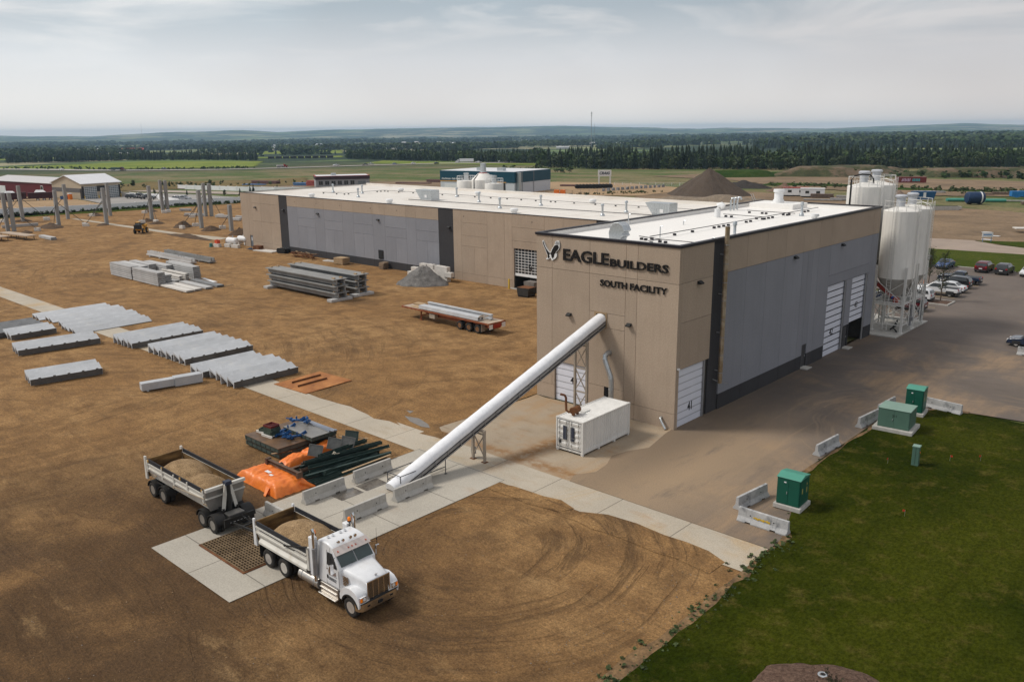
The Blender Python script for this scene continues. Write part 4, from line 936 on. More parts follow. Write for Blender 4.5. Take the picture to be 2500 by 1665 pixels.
for i, (x, y, a, lab, q) in enumerate(bar_list):
    o = proto if i == 0 else proto.copy()
    if i: col.objects.link(o)
    o.location = (x, y, .022 if x < -2 else .008); o.rotation_euler[2] = a
    tag(o, lab, 'barrier', 'concrete road barriers')
    if i >= 5:
        for s_, m_ in zip(o.material_slots, (M_concw, M_black)): s_.link = 'OBJECT'; s_.material = m_
    if i == 6:
        g_ = MB()
        for k in range(9): g_.box(-.165, 1.1 + k * .12, .37 + .03 * (k % 3), -.150, 1.1 + k * .12 + .1, .49 + .03 * (k % 2))
        g_.build('yellow_paint', M_yel, o)
        g_ = lettering('JANEL', 1.95, 1.3, .55, .68, 0, .01, M_blackg, 'paint_mark', o, bold=.01) if 0 else None
# plates over the hopper on the pad
M_wetst = mat('wet_plate', (.16, .135, .115), .18, .6, var=.3, sc_=1.2, c2=(.42, .38, .33), fine=.1, bump=.03)
for i, (y0, lab) in enumerate(((-24.9, 'shiny wet steel cover plate let into the pad, between the barriers'), (-22.9, 'dull steel cover plate let into the pad near the railing'))):
    tag(MB().box(-.58, 0, 0, .58, 1.75, .012).build('cover_plate', M_wetst, None, (-9.5, y0 - .2, .024)), lab, 'plate', 'steel plates over the hopper')

# receiving grate
gp = thing('receiving_grate', 'rusty steel bar grate over the receiving pit, set in the concrete pad', 'grate', (-7.75, -31.75, .02))
b = MB()
for i in range(27): y = -2.3 + 4.6 * i / 26; b.box(-2.3, y - .028, .03, 2.3, y + .028, .10)
for i in range(19): x = -2.3 + 4.6 * i / 18; b.box(x - .03, -2.3, .01, x + .03, 2.3, .106)
b.build('bars', mat('grate_steel', (.16, .105, .055), .7, .2, var=.3, sc_=1, fine=.2, bump=.1, c2=(.27, .19, .11)), gp)
b = MB(); ring_box(b, -2.42, -2.42, 2.42, 2.42, 0, .06, .10); b.build('frame', M_rust, gp)
MB().box(-2.4, -2.4, .002, 2.4, 2.4, .006).build('pit', mat('pit_dirt', (.012, .008, .005), .95, var=.4, sc_=.6, c2=(.06, .038, .02), fine=.3, bump=.3), gp)

# electrical cabinets on the lawn
M_grn = mat('cabinet_green', (.007, .085, .055), .45, var=.1, sc_=.8, fine=.03, bump=0)
M_grnl = mat('cabinet_green_light', (.075, .145, .11), .5, var=.1, sc_=.8, fine=.03, bump=0)
M_grnt = mat('cabinet_top_green', (.07, .27, .20), .45, var=.1, sc_=.8, fine=.03, bump=0)
M_grnt2 = mat('cabinet_top_pale', (.20, .31, .255), .45, var=.1, sc_=.8, fine=.03, bump=0)
def cabinet(x, y, rz, w, dp, h, body, top, label, pad, slope=.18, marks=1):
    t = thing('electrical_cabinet', label, 'cabinet', (x, y, .05), rz, 'green electrical cabinets')
    MB().box(-w / 2 - pad, -dp / 2 - pad, 0, w / 2 + pad, dp / 2 + pad, .28).build('concrete_base', M_conc, t, bevel=.02)
    MB().box(-w / 2, -dp / 2, .28, w / 2, dp / 2, h).build('body', body, t, bevel=.02)
    b = MB().prism([(-dp / 2 - .04, h), (dp / 2 + .04, h), (dp / 2 + .04, h + .05), (-.1, h + .05 + slope), (-dp / 2 - .04, h + .05)], -w / 2 - .04, w / 2 + .04, 'yz')
    b.build('lid', top, t, bevel=.015)
    d1 = MB().box(-w / 2 + .05, -dp / 2 - .018, .36, -.01, -dp / 2, h - .06).build('door', body, t); d2 = MB().box(.01, -dp / 2 - .018, .36, w / 2 - .05, -dp / 2, h - .06).build('door', body, t)
    MB().cbox((-.08, -dp / 2 - .03, h * .55), (.04, .04, .16)).build('handle', M_galv, d1)
    e1 = MB().box(w / 2, -dp / 2 + .05, .36, w / 2 + .018, -.01, h - .06).build('side_door', body, t); MB().box(w / 2, .01, .36, w / 2 + .018, dp / 2 - .05, h - .06).build('side_door', body, t)
    if marks:
        b = MB().box(w / 2 + .019, -dp * .3, h * .55, w / 2 + .024, -dp * .3 + .12, h * .72).box(w / 2 + .019, dp * .2, h * .5, w / 2 + .024, dp * .2 + .1, h * .68).box(w / 2 + .019, dp * .2, h * .75, w / 2 + .024, dp * .2 + .1, h * .82)
        b.build('warning_label', mat('label_yellow', (.5, .42, .12), .6, bump=0), t)
        MB().box(-w * .2, -dp / 2 - .024, h * .86, -w * .1, -dp / 2 - .019, h * .9).build('number_plate', M_white, t)
    else:
        lettering('211', -.12, .2, h * .68, h * .78, -dp / 2 - .021, .006, M_blackg, 'number', t, bold=.01)
    return t
cabinet(12.85, -6.95, .05, 1.45, 1.45, 2.0, M_grn, M_grnt, 'dark green cabinet nearest the two weathered barriers at the lower lawn corner', .14)
cabinet(12.85, 11.6, .08, 2.3, 2.0, 1.75, M_grnl, M_grnt2, 'large pale green cabinet on a wide concrete base', .30, .02, 0)
cabinet(12.75, 16.3, .1, 1.3, 1.5, 2.15, M_grn, M_grnt, 'dark green cabinet behind the large pale one', .16)
t = thing('utility_pedestal', 'slim pale green utility pedestal standing alone on the lawn', 'pedestal', (16.4, 4.9, .05), .1)
MB().box(-.22, -.22, 0, .22, .22, 1.35).build('body', M_grnl, t, bevel=.015); MB().box(-.25, -.25, 1.35, .25, .25, 1.43).build('cap', M_grnt2, t, bevel=.015)
MB().box(-.01, -.228, .1, .01, -.22, 1.3).build('door_seam', M_black, t); MB().box(.22, .0, .9, .26, .06, 1.0).build('orange_tag', M_orange, t)
# marker flags and the mulch bed at the bottom
for i, (x, y) in enumerate(((18.0, 7.2), (19.6, 8.6), (14.9, 3.9), (18.6, -3.9))):
    b = MB().cyl((0, 0, 0), (0, 0, .42), .008, n=5, m=1).box(0, -.004, .3, .14, .004, .42)
    tag(b.build('marker_flag', [mat('flag_red', (.5, .04, .02), .6, bump=0), M_galv], None, (x, y, .06), rng.uniform(0, 6)), 'tiny red marker flag stuck in the lawn', 'flag', 'red marker flags in the lawn')
M_mul = mat('bark_mulch', (.075, .036, .022), .95, var=.4, sc_=6, c2=(.16, .10, .07), fine=.5, fsc=22, bump=.9, bsc=16, bd=.06)
o = mound('mulch_bed', (22.6, -24.2, .05), 3.4, 3.4, .35, M_mul, 3, .5, 40, peak=2.5, kind='stuff')
b = MB()
for i in range(700):
    a, r_ = rng.uniform(0, 6.28), 3.2 * rng.random() ** .5; x, y = r_ * math.cos(a), r_ * math.sin(a); s = rng.uniform(.03, .09)
    b.cbox((0, 0, 0), (s, s * .5, .015), rng.choice((0, 1, 2)), Matrix.Translation((x, y, .36 * (1 - (r_ / 3.4) ** 2.5) + .02)) @ Matrix.Rotation(rng.uniform(0, 3), 4, 'Z') @ Matrix.Rotation(rng.uniform(-.6, .6), 4, 'X'))
tag(b.build('mulch_chips', [M_mul, mat('chip_light', (.2, .13, .09), .9, bump=0), mat('chip_dark', (.04, .02, .013), .9, bump=0)], None, (22.6, -24.2, .05)), kind='stuff')
t = thing('young_shrub', 'thin dark red shrub in the mulch bed at the bottom edge', 'shrub', (22.3, -23.6, .38))
b = MB(); lf = MB()
for i in range(22):
    a = rng.uniform(0, 6.28); e = Vector((math.cos(a) * rng.uniform(.1, .5), math.sin(a) * rng.uniform(.1, .5), rng.uniform(.5, 1.1)))
    b.tube([(0, 0, 0), e * .5 + Vector((0, 0, .08)), e], [.018, .012, .005], 5)
    for k in range(26):
        p = e * rng.uniform(.35, 1.05); q = Vector((rng.uniform(-1, 1), rng.uniform(-1, 1), rng.uniform(-.6, 1))).normalized() * .07; w = q.cross(Vector((rng.uniform(-1, 1), rng.uniform(-1, 1), 1))).normalized() * .03
        lf.add([p, p + q * .5 + w, p + q, p + q * .5 - w], [(0, 1, 2, 3)])
b.build('stems', mat('bark', (.09, .06, .04), .9, var=.3, bump=.3), t); lf.build('leaves', mat('leaf_darkred', (.035, .018, .014), .7, var=.4, sc_=3, c2=(.04, .05, .015), bump=0), t, fix=False)
b = MB().lathe([(.22, 0), (.22, .03), (.17, .045), (.02, .045)], (0, 0, 0), 18).lathe([(.11, .046), (.11, .05), (.02, .05)], (0, 0, 0), 14, 1)
tag(b.build('valve_cover', [M_galv, M_black], None, (21.3, -22.3, .24), smooth=40), 'round grey valve cover lying in the mulch bed', 'valve cover')

# ------------------------------------------------------------------ silos
def ladder(b, x, y, z0, z1, w=.42, m=0, ax='x'):
    for s in (-1, 1):
        p = (x + s * w / 2, y) if ax == 'x' else (x, y + s * w / 2); b.bar((*p, z0), (*p, z1), .05, m=m)
    z = z0 + .3
    while z < z1:
        a, c = ((x - w / 2, y, z), (x + w / 2, y, z)) if ax == 'x' else ((x, y - w / 2, z), (x, y + w / 2, z)); b.cyl(a, c, .016, n=5, m=m); z += .32
M_sfr = mat('silo_frame', (.66, .65, .62), .5, var=.06, sc_=1, fine=.05, bump=.03, spots=[((.42, .36, .28), 2, .6, .8, .4)])
def silo(x, y, zb_, zr, label, hose=False, low=False, lad=(0, -1)):
    t = thing('cement_silo', label, 'silo', (x, y, .12), 0, 'white cement silos'); r_ = 1.95
    b = MB().lathe([(r_, zb_), (r_, zr), (r_ * .98, zr + .04), (.5, zr + .42), (.02, zr + .45)], (0, 0, 0), 48); b.build('tank', M_cream, t, smooth=40)
    MB().lathe([(.22, zb_ - 3.0), (.3, zb_ - 2.9), (r_ * .99, zb_ - .03), (r_ * .99, zb_)], (0, 0, 0), 40).build('hopper', mat('hopper_grey', (.36, .34, .31), .6, var=.1, bump=.03), t, smooth=40)
    b = MB()
    for k in range(1, 5): z = zb_ + (zr - zb_) * k / 5; b.lathe([(r_ + .001, z - .012), (r_ + .006, z), (r_ + .001, z + .012)], (0, 0, 0), 48)
    b.build('weld_seams', M_cream, t, smooth=40)
    b = MB().lathe([(.48, zr + .3), (.48, zr + 1.35), (.62, zr + 1.4), (.66, zr + 1.6), (.5, zr + 1.72), (.02, zr + 1.75)], (-.35, .3, 0), 20); b.build('dust_filter', mat('filter_grey', (.50, .52, .56), .45, .3, var=.1, bump=.02), t, smooth=40)
    b = MB(); n = 12
    pts = [(r_ * .97 * math.cos(2 * math.pi * k / n), r_ * .97 * math.sin(2 * math.pi * k / n)) for k in range(n)]
    for k in range(n):
        p, q = pts[k], pts[(k + 1) % n]; b.cyl((*p, zr), (*p, zr + 1.1), .028, n=6)
        for z in (.55, 1.1): b.cyl((*p, zr + z), (*q, zr + z), .026, n=6)
    b.build('railing', M_sfr, t)
    b = MB()
    if low:
        leg = 1.62
        for sx in (-1, 1):
            for sy in (-1, 1): b.bar((sx * leg, sy * leg, 0), (sx * leg, sy * leg, zb_ + 1.4), .24); b.cbox((sx * leg, sy * leg, .03), (.5, .45, .06))
        b.build('legs', M_sfr, t); b = MB()
        for z0, z1 in ((.9, 3.0), (3.4, zb_ - .2)):
            for s in (-1, 1):
                b.bar((s * leg, -leg, z0), (s * leg, leg, z1), .07).bar((s * leg, leg, z0), (s * leg, -leg, z1), .07).bar((-leg, s * leg, z0), (leg, s * leg, z1), .07).bar((leg, s * leg, z0), (-leg, s * leg, z1), .07)
                b.bar((s * leg, -leg, z0), (s * leg, leg, z0), .12).bar((-leg, s * leg, z0), (leg, s * leg, z0), .12)
        b.build('bracing', M_sfr, t)
    b = MB(); ladder(b, lad[0] * 2.15, lad[1] * 2.15, .3 if low else 6, zr + .9, .45, 0, 'x' if lad[0] == 0 else 'y'); b.build('ladder', M_sfr, t)
    b = MB().tube([(2.02, -.6, .8), (2.02, -.6, zr - .4), (1.9, -.6, zr + .5), (1.0, -.3, zr + .75), (.2, 0, zr + .6)], .055, 8); b.build('fill_pipe', M_sfr, t, smooth=50)
    if hose:
        MB().tube([(-1.0, -1.72, 8), (-1.0, -1.75, zr + .8), (-.7, -1.6, zr + 1.25), (0, -1.3, zr + 1.42), (.7, -.8, zr + 1.35), (.95, -.4, zr + .9), (.95, -.2, zr + .4)], .085, 10).build('black_hose', M_black, t, smooth=50)
    return t
silo(.9, 45.1, 6.1, 13.6, 'nearest lower white silo at the hall corner, its ladder facing the yard', low=True, lad=(.25, -.97) if 0 else (0, -1))
silo(.9, 48.95, 6.1, 13.6, 'lower white silo just behind the nearest one, farther along the pad', low=True, lad=(1, 0))
silo(-3.4, 45.1, 7.5, 16.1, 'taller white silo with a black hose over its rim, rising behind the hall roof', hose=True)
silo(-3.4, 48.95, 7.5, 16.1, 'taller white silo farthest back, behind the one with the hose', lad=(1, 0))
tag(MB().box(-7, 41.3, -.1, 2.75, 52.4, .12).build('silo_pad', M_conc), 'raised concrete pad under the white silos', 'pad')
pf = thing('service_platform', 'cream steel platform with railings under the silo hoppers', 'platform', (.9, 45.1, .12))
MB().box(-2.2, -1.9, 3.1, 1.5, 5.4, 3.3).build('deck', M_sfr, pf)
b = MB()
for a, c in (((-2.1, -1.85), (1.45, -1.85)), ((-2.1, -1.85), (-2.1, 5.3))):
    a, c = Vector(a), Vector(c)
    for z in (3.75, 4.25): b.cyl((*a, z), (*c, z), .025, n=6)
    for k in range(6): p = a.lerp(c, k / 5); b.cyl((*p, 3.3), (*p, 4.25), .025, n=6)
b.build('railing', M_sfr, pf)
b = MB(); ladder(b, -1.5, -2.05, .0, 4.2); b.build('ladder', M_sfr, pf)
b = MB()
for x, y in ((-2.1, -1.2), (-2.1, 2), (-2.1, 5.2)): b.bar((x, y, 0), (x, y, 3.1), .14)
b.build('posts', M_sfr, pf)
au = thing('screw_conveyor', 'red screw conveyor tube under the silo hopper', 'auger', (0, 44.2, .12))
MB().cyl((-2.6, .2, 6.6), (1.3, .2, 3.7), .26, n=14).build('tube', M_redp, au, smooth=40)
MB().cyl((1.3, .2, 3.7), (1.6, .2, 3.48), .33, n=14).cbox((1.4, .2, 3.55), (.4, .5, .5)).build('drive_housing', mat('drive_red', (.4, .05, .02), .5, bump=0), au); MB().cyl((.95, .2, 3.95), (1.15, .2, 3.8), .275, n=14).build('blue_band', mat('blue_band', (.03, .08, .3), .5, bump=0), au, smooth=40)
for i, (y, lab) in enumerate(((45.8, 'grey dust valve box on the front leg of the silo stand'), (49.4, 'grey dust valve box on the rear leg of the silo stand'))):
    b = MB().cyl((0, 0, 1.5), (0, 0, 3.0), .14, n=10).cbox((0, 0, 1.4), (.5, .5, .45)).cyl((0, 0, .6), (0, 0, 1.2), .18, .1, 10)
    tag(b.build('valve_box', M_steel, None, (2.75, y, .12)), lab, 'valve', 'valve boxes on the silo stand')
MB and tag(MB().tube([(0, 0, .06), (.5, .3, .5), (.7, .1, 1.2), (.4, -.3, .4), (1.0, -.7, .06)], .09, 8).build('hose', M_black, None, (1.0, 44.6, .12), smooth=60), 'thick black hose lying under the silo stand', 'hose')
# ------------------------------------------------------------------ dump truck and its trailer
M_tw = mat('truck_white', (.76, .77, .79), .25, var=.03, sc_=1, fine=0, bump=0, coat=.5, spec=.5, streak=.08, spots=[((.5, .43, .34), 1.1, .5, .8, .3)])
M_twd = mat('dusty_white', (.62, .60, .55), .5, var=.08, sc_=1.4, fine=.06, bump=.05, spots=[((.40, .31, .2), 1.6, .55, .75, .6)])
M_chrome = mat('chrome', (.75, .75, .76), .14, 1, var=.04, bump=0)
M_alu = mat('aluminium', (.60, .57, .53), .35, .85, var=.1, sc_=2, fine=.06, bump=.04)
M_chas = mat('chassis_black', (.02, .019, .018), .6, var=.2, sc_=2, fine=.15, bump=.1, spots=[((.085, .065, .045), 3, .55, .75, .5)])
M_boxin = mat('box_interior', (.16, .085, .032), .8, .2, var=.4, sc_=1.6, c2=(.30, .19, .075), fine=.2, bump=.15, spots=[((.035, .02, .012), .9, .45, .65, .85)], stretch=(.5, .5, 2))
M_board = mat('side_board', (.022, .024, .03), .6, var=.2, fine=.1, bump=.1)
M_amber = mat('amber_lens', (.95, .22, .01), .25, bump=0, emit=.12)
M_lens = mat('lamp_lens', (.75, .75, .74), .1, bump=0, spec=.8)
M_sand = mat('pea_gravel', (.27, .17, .082), .95, var=.25, sc_=1.8, c2=(.38, .255, .135), fine=.6, fsc=15, bump=1., bsc=14, bd=.08)
M_rim = mat('rim_alloy', (.66, .64, .61), .35, .6, var=.15, sc_=4, fine=.1, bump=0)
def wheel(parent, x, y, side, r_=.53, w=.30, dual=False, rim_m=None):
    """side -1/+1: which way the hub faces"""
    n = 28; W2 = (w * 2 + .06) if dual else w
    y0, y1 = (y, y + W2) if side < 0 else (y - W2, y)         # outer face at y
    b = MB()
    def tyre(a, c):
        b.lathe([(r_ * .56, a + .02), (r_ * .62, a), (r_ * .86, a), (r_ * .95, a + .02), (r_, a + .06), (r_, c - .06), (r_ * .95, c - .02), (r_ * .86, c), (r_ * .62, c), (r_ * .56, c - .02)], (x, 0, r_), n, axis='y')
    if dual: tyre(y0, y0 + w); tyre(y1 - w, y1)
    else: tyre(y0, y1)
    t = b.build('wheel', M_rub, parent, smooth=35)
    o = y; s = -side
    b = MB().lathe([(r_ * .57, o + s * .015), (r_ * .57, o + s * .03), (r_ * .50, o + s * .05), (r_ * .47, o + s * .12)], (x, 0, r_), 24, axis='y').lathe([(r_ * .47, o + s * .115), (r_ * .24, o + s * .125)], (x, 0, r_), 24, 2, axis='y').lathe([(r_ * .24, o + s * .12), (r_ * .2, o + s * .03), (r_ * .12, o + s * .01), (.01, o + s * .01)], (x, 0, r_), 16, 0, axis='y')
    for k in range(10):
        a = 2 * math.pi * k / 10; b.lathe([(.022, o + s * .13), (.022, o + s * .09), (.01, o + s * .085)], (x + r_ * .33 * math.cos(a), 0, r_ + r_ * .33 * math.sin(a)), 6, axis='y')
    for k in range(10):
        a = 2 * math.pi * (k + .5) / 10; b.lathe([(.035, o + s * .128), (.035, o + s * .122)], (x + r_ * .42 * math.cos(a), 0, r_ + r_ * .42 * math.sin(a)), 6, 1, axis='y')
    b.build('rim', [rim_m or M_rim, M_black, M_steel], t, smooth=30)
    return t
tk = thing('dump_truck', 'white dump truck with a long bonnet, box full of gravel, straddling the concrete pad', 'truck', (0, -31.62, 0))
HWD = 1.23
b = MB()
for s in (-1, 1): b.box(-6.1, s * .42 - .05, .72, 2.9, s * .42 + .05, 1.0)
for x in (-5.8, -4.1, -2.5, -.5, 1.2, 2.7): b.box(x - .06, -.4, .76, x + .06, .4, .96)
for x in (-4.95, -3.45, 2.3): b.cyl((x, -1.0, .53), (x, 1.0, .53), .09, n=10)
b.box(.2, -.35, .6, 1.9, .35, 1.3).cyl((-.6, 0, .75), (-3.4, 0, .62), .06, n=8)
b.build('chassis', M_chas, tk)
for x in (-4.95, -3.45):
    for s in (-1, 1): wheel(tk, x, s * 1.235, s, .53, .27, True)
for s in (-1, 1): wheel(tk, 2.3, s * 1.21, s, .53, .31)
# box: hollow
def tipper(parent, x0, x1, z0, z1, zb_, hw, taper, front_extra=.0):
    """open steel box: two outward-leaning walls, floor, ribs on the rail, black boards on top"""
    th = .06; hb = hw - taper
    b = MB()
    for s in (-1, 1):
        b.prism([(s * hb, zb_), (s * hw, z0 + .45), (s * hw, z1), (s * (hw - th), z1), (s * (hw - th), z0 + .45), (s * (hb - th), zb_ + .02)], x0, x1, 'yz', 0)
    b.box(x0, -hb + .02, zb_ - .04, x1, hb - .02, zb_ + .02)
    bx = b.build('dump_box', M_twd, parent)
    b = MB()
    for s in (-1, 1):
        b.add([(x0 + .03, s * (hw - th - .006), z0 + .45), (x1 - .03, s * (hw - th - .006), z0 + .45), (x1 - .03, s * (hw - th - .006), z1), (x0 + .03, s * (hw - th - .006), z1)], [(0, 1, 2, 3)])
        b.add([(x0 + .03, s * (hb - th - .01), zb_ + .03), (x1 - .03, s * (hb - th - .01), zb_ + .03), (x1 - .03, s * (hw - th - .006), z0 + .45), (x0 + .03, s * (hw - th - .006), z0 + .45)], [(0, 1, 2, 3)])
    b.add([(x0, -hb + .1, zb_ + .03), (x1, -hb + .1, zb_ + .03), (x1, hb - .1, zb_ + .03), (x0, hb - .1, zb_ + .03)], [(0, 1, 2, 3)])
    b.build('liner', M_boxin, bx, fix=False)
    for s in (-1, 1):
        MB().box(x0 + .1, s * hw - .035 if s > 0 else -hw - .015, z1 + .002, x1 - .05, (hw + .015) if s > 0 else -hw + .035, z1 + .27).build('side_board', M_board, bx)
    b = MB()
    for s in (-1, 1):
        y0_, y1_ = (hw + .001, hw + .05) if s > 0 else (-hw - .05, -hw - .001)
        b.box(x0, y0_, z1 - .10, x1, y1_, z1 - .01).box(x0, y0_, z0 + .40, x1, y1_, z0 + .5)
    b.build('rails', M_twd, bx)
    return bx
bx = tipper(tk, -5.95, -1.15, 1.35, 2.18, 1.28, HWD, .16)
for s in (-1, 1):                                                       # trim line with the step in it, and the ledge
    y_ = s * (HWD + .002); b = MB()
    for (xa, za), (xb, zb2) in zip([(-5.6, 2.0), (-3.4, 2.0), (-3.1, 1.95), (-2.35, 1.95), (-2.2, 2.03), (-1.2, 2.03)], [(-3.4, 2.0), (-3.1, 1.95), (-2.35, 1.95), (-2.2, 2.03), (-1.2, 2.03), (-1.2, 2.03)]):
        if xa != xb: b.bar((xa, y_, za), (xb, y_, zb2), .012, .05)
    b.build('black_stripe', M_black, bx)
b = MB()
for s in (-1, 1):
    b.prism([(s * 1.1, 1.5), (s * 1.285, 1.32), (s * 1.285, 1.2), (s * 1.26, 1.2), (s * 1.26, 1.31), (s * 1.1, 1.46)], -5.7, -1.2, 'yz')
b.build('side_skirt', M_twd, bx)
b = MB().box(-1.16, -HWD, 1.3, -1.06, HWD, 2.5).box(-1.14, -HWD - .03, 1.3, -.98, -HWD + .12, 2.55).box(-1.14, HWD - .12, 1.3, -.98, HWD + .03, 2.55)
b.box(-1.06, -1.0, 2.3, -.72, 1.0, 2.5)
b.build('headboard', M_twd, bx)
b = MB().box(-6.02, -HWD + .02, 1.32, -5.93, HWD - .02, 2.42)
b.build('tailgate', M_boxin, bx)
b = MB()
for s in (-1, 1): b.prism([(-6.16, 2.55), (-6.02, 2.55), (-5.92, .98), (-6.2, .98)], s * HWD - .05, s * HWD + .05, 'xz')
for z in (1.5, 1.9, 2.3): b.box(-6.07, -HWD, z, -6.02, HWD, z + .08)
b.build('tailgate_post', M_tw, bx)
b = MB().cyl((-.98, -1.05, 2.62), (-.98, 1.05, 2.62), .13, n=12); b.build('tarp_roll', M_chas, bx, smooth=40)
for s in (-1, 1): MB().bar((-3.05, s * 1.29, 2.0), (-1.0, s * 1.29, 2.62), .06).cyl((-3.1, s * 1.22, 2.0), (-3.1, s * 1.31, 2.0), .07, n=8).build('tarp_arm', M_chas, bx)
# cab
cabp = [(-.52, 1.02), (-.52, 2.95), (-.46, 3.12), (-.3, 3.2), (.3, 3.2), (.72, 3.12), (.86, 3.02), (1.0, 2.78), (1.46, 2.18), (1.46, 1.02)]
rings = []
for (x, z) in cabp: pass
b = MB()
def cab_ring(sy):                                                       # walls lean in towards the roof
    return [(x, sy * (1.13 - max(0, z - 2.1) * .13), z) for x, z in cabp]
b.loft([cab_ring(-1), cab_ring(1)])
cab = b.build('cab', M_tw, tk, bevel=.07, seg=3, smooth=35)
def cside(z): return 1.13 - max(0, z - 2.1) * .13
for s in (-1, 1):
    W = [(.42, 2.16), (.42, 2.78), (.82, 2.80), (1.24, 2.2), (1.22, 2.12)]
    MB().loft([[(x, s * (cside(z) + .004), z) for x, z in W], [(x, s * (cside(z) + .012), z) for x, z in W]]).build('window', M_glass, cab)
    b = MB()
    for x0, z0, x1, z1 in ((.36, 1.1, .36, 2.86), (1.38, 1.1, 1.38, 2.1), (.36, 1.12, 1.38, 1.12), (-.3, 1.06, -.3, 2.9)): b.bar((x0, s * (cside(z0) + .002), z0), (x1, s * (cside(z1) + .002), z1), .012, .012)
    b.build('door_seam', M_black, cab)
    MB().cbox((.5, s * 1.15, 1.95), (.16, .03, .05)).build('door_handle', M_chrome, cab)
b = MB()
for s in (-1, 1):
    o = Vector((.575, 0, .425)).normalized()
    y0_, y1_ = (.03, .97) if s > 0 else (-.97, -.03)
    P = [Vector((1.425, y0_, 2.235)), Vector((1.425, y1_, 2.235)), Vector((1.035, y1_ * .985, 2.745)), Vector((1.035, y0_, 2.745))]
    P = [p + Vector((.62, 0, .47)) * .03 for p in P]; Q = [p + Vector((.62, 0, .47)) * .02 for p in P]
    b.loft([P, Q])
b.build('windscreen', mat('windscreen', (.025, .05, .048), .05, bump=0, spec=.9, var=.3, sc_=.8), cab)
b = MB().loft([[(.84, y, 3.07) for y in (-1.02, 1.02)] + [(.82, y, 3.03) for y in (1.02, -1.02)], [(1.2, y, 2.80) for y in (-1.06, 1.06)] + [(1.17, y, 2.77) for y in (1.06, -1.06)]])
vs_ = b.build('sun_visor', mat('visor', (.70, .62, .57), .2, .5, var=.05, bump=0), cab)
b = MB()
for y in (-.85, -.22, 0, .22, .85): b.cbox((1.05, y, 2.935), (.13, .045, .03), T=None)
b.build('marker_light', mat('red_lens', (.45, .06, .02), .3, bump=0), vs_)
for i, (x, y) in enumerate(((.55, -.62), (.55, -.34), (.55, .12), (.55, .40), (-.05, -.62), (-.05, -.34), (-.05, .12), (-.05, .40))):
    if x > 0: MB().lathe([(.02, 0), (.085, .05), (.09, .12), (.02, .13)], (x, y, 0), 10, axis='x', T=Matrix.Translation((.15, 0, 3.26))).cyl((x + .2, y, 3.15), (x + .2, y, 3.22), .02, n=6).build('roof_lamp', M_chrome, cab)
    else: MB().cbox((x, y, 3.25), (.09, .10, .10)).build('horn', M_chrome, cab)
for y, x in ((-1.06, -.62), (1.02, -.5)):
    MB().lathe([(.1, 0), (.1, .07)], (x, y, 3.35), 12, 0).lathe([(.085, .07), (.085, .22), (.05, .26), (.01, .26)], (x, y, 3.35), 12, 1).cyl((x, y, 2.9), (x, y, 3.35), .03, n=6).build('beacon', [M_black, M_amber], cab, smooth=40)
MB().box(-.98, -1.2, 1.1, -.6, -.9, 3.2).build('cab_tower', M_tw, tk, bevel=.03); MB().box(-.98, .9, 1.1, -.6, 1.2, 3.2).build('cab_tower', M_tw, tk, bevel=.03)
for s in (-1, 1):
    b = MB().tube([(-.42, s * 1.24, .95), (-.42, s * 1.24, 3.45), (-.42, s * 1.24, 3.62), (-.5, s * 1.24, 3.78)], .085, 12, 0).cyl((-.42, s * 1.24, 1.3), (-.42, s * 1.24, 2.75), .125, n=14, m=1)
    b.build('exhaust_stack', [M_chrome, M_steel], tk, smooth=40)
    t = MB().cyl((-2.05, s * .95, .72), (-.35, s * .95, .72), .32, n=20); 
    for x in (-1.75, -.7): t.lathe([(.325, x - .03), (.335, x), (.325, x + .03)], (0, s * .95, .72), 20, 1, axis='x')
    t.build('fuel_tank', [M_alu, M_steel], tk, smooth=40)
    b = MB().box(-.2, s * 1.2 - .2 * (s > 0) - 0 * s, .48, 1.25, s * 1.2 + .2 * (s < 0), 1.0) if 0 else MB().box(-.2, min(s * .72, s * 1.16), .46, 1.25, max(s * .72, s * 1.16), 1.02)
    b.box(-.25, min(s * 1.0, s * 1.3), .40, 1.2, max(s * 1.0, s * 1.3), .46); b.box(-.2, min(s * 1.1, s * 1.22), .74, 1.2, max(s * 1.1, s * 1.22), .78)
    b.build('step_box', M_alu, tk, bevel=.02)
    # mirrors
    b = MB().tube([(1.15, s * 1.12, 2.75), (1.25, s * 1.4, 2.7), (1.25, s * 1.42, 2.0), (1.2, s * 1.15, 1.95)], .015, 6, 1).box(1.18, s * 1.42 - .1, 2.0, 1.28, s * 1.42 + .1, 2.5, 0)
    b.build('mirror', [M_chrome, M_black], tk, bevel=.02)
    MB().cyl((1.2, s * 1.42, 2.5), (1.2, s * 1.42, 3.4), .008, n=4).lathe([(.03, 0), (.03, .1)], (1.2, s * 1.42, 2.75), 6).build('antenna', M_black, tk)
# bonnet, fenders, grille
def hr(x, w, zt, zl, cr=.16): return [(x, -w, zl), (x, -w, zt - cr), (x, -w + cr * .4, zt - cr * .35), (x, -w + cr * 1.2, zt), (x, 0, zt + .03), (x, w - cr * 1.2, zt), (x, w - cr * .4, zt - cr * .35), (x, w, zt - cr), (x, w, zl)]
b = MB().loft([hr(1.40, 1.02, 2.2, 1.15, .2), hr(1.9, .9, 2.15, 1.1, .2), (hr(2.5, .76, 2.05, 1.0, .16)), hr(2.9, .68, 1.93, .92, .12), hr(2.97, .66, 1.88, .92, .1)])
hd = b.build('bonnet', M_tw, tk, smooth=40)
arc = [(2.3 + .66 * math.cos(R(a)), .55 + .66 * math.sin(R(a))) for a in range(12, 172, 12)]
fp = [(3.02, .72), (3.05, 1.0), (2.98, 1.26), (2.75, 1.46), (2.35, 1.56), (1.95, 1.5), (1.65, 1.3), (1.5, 1.02), (1.5, .75)]
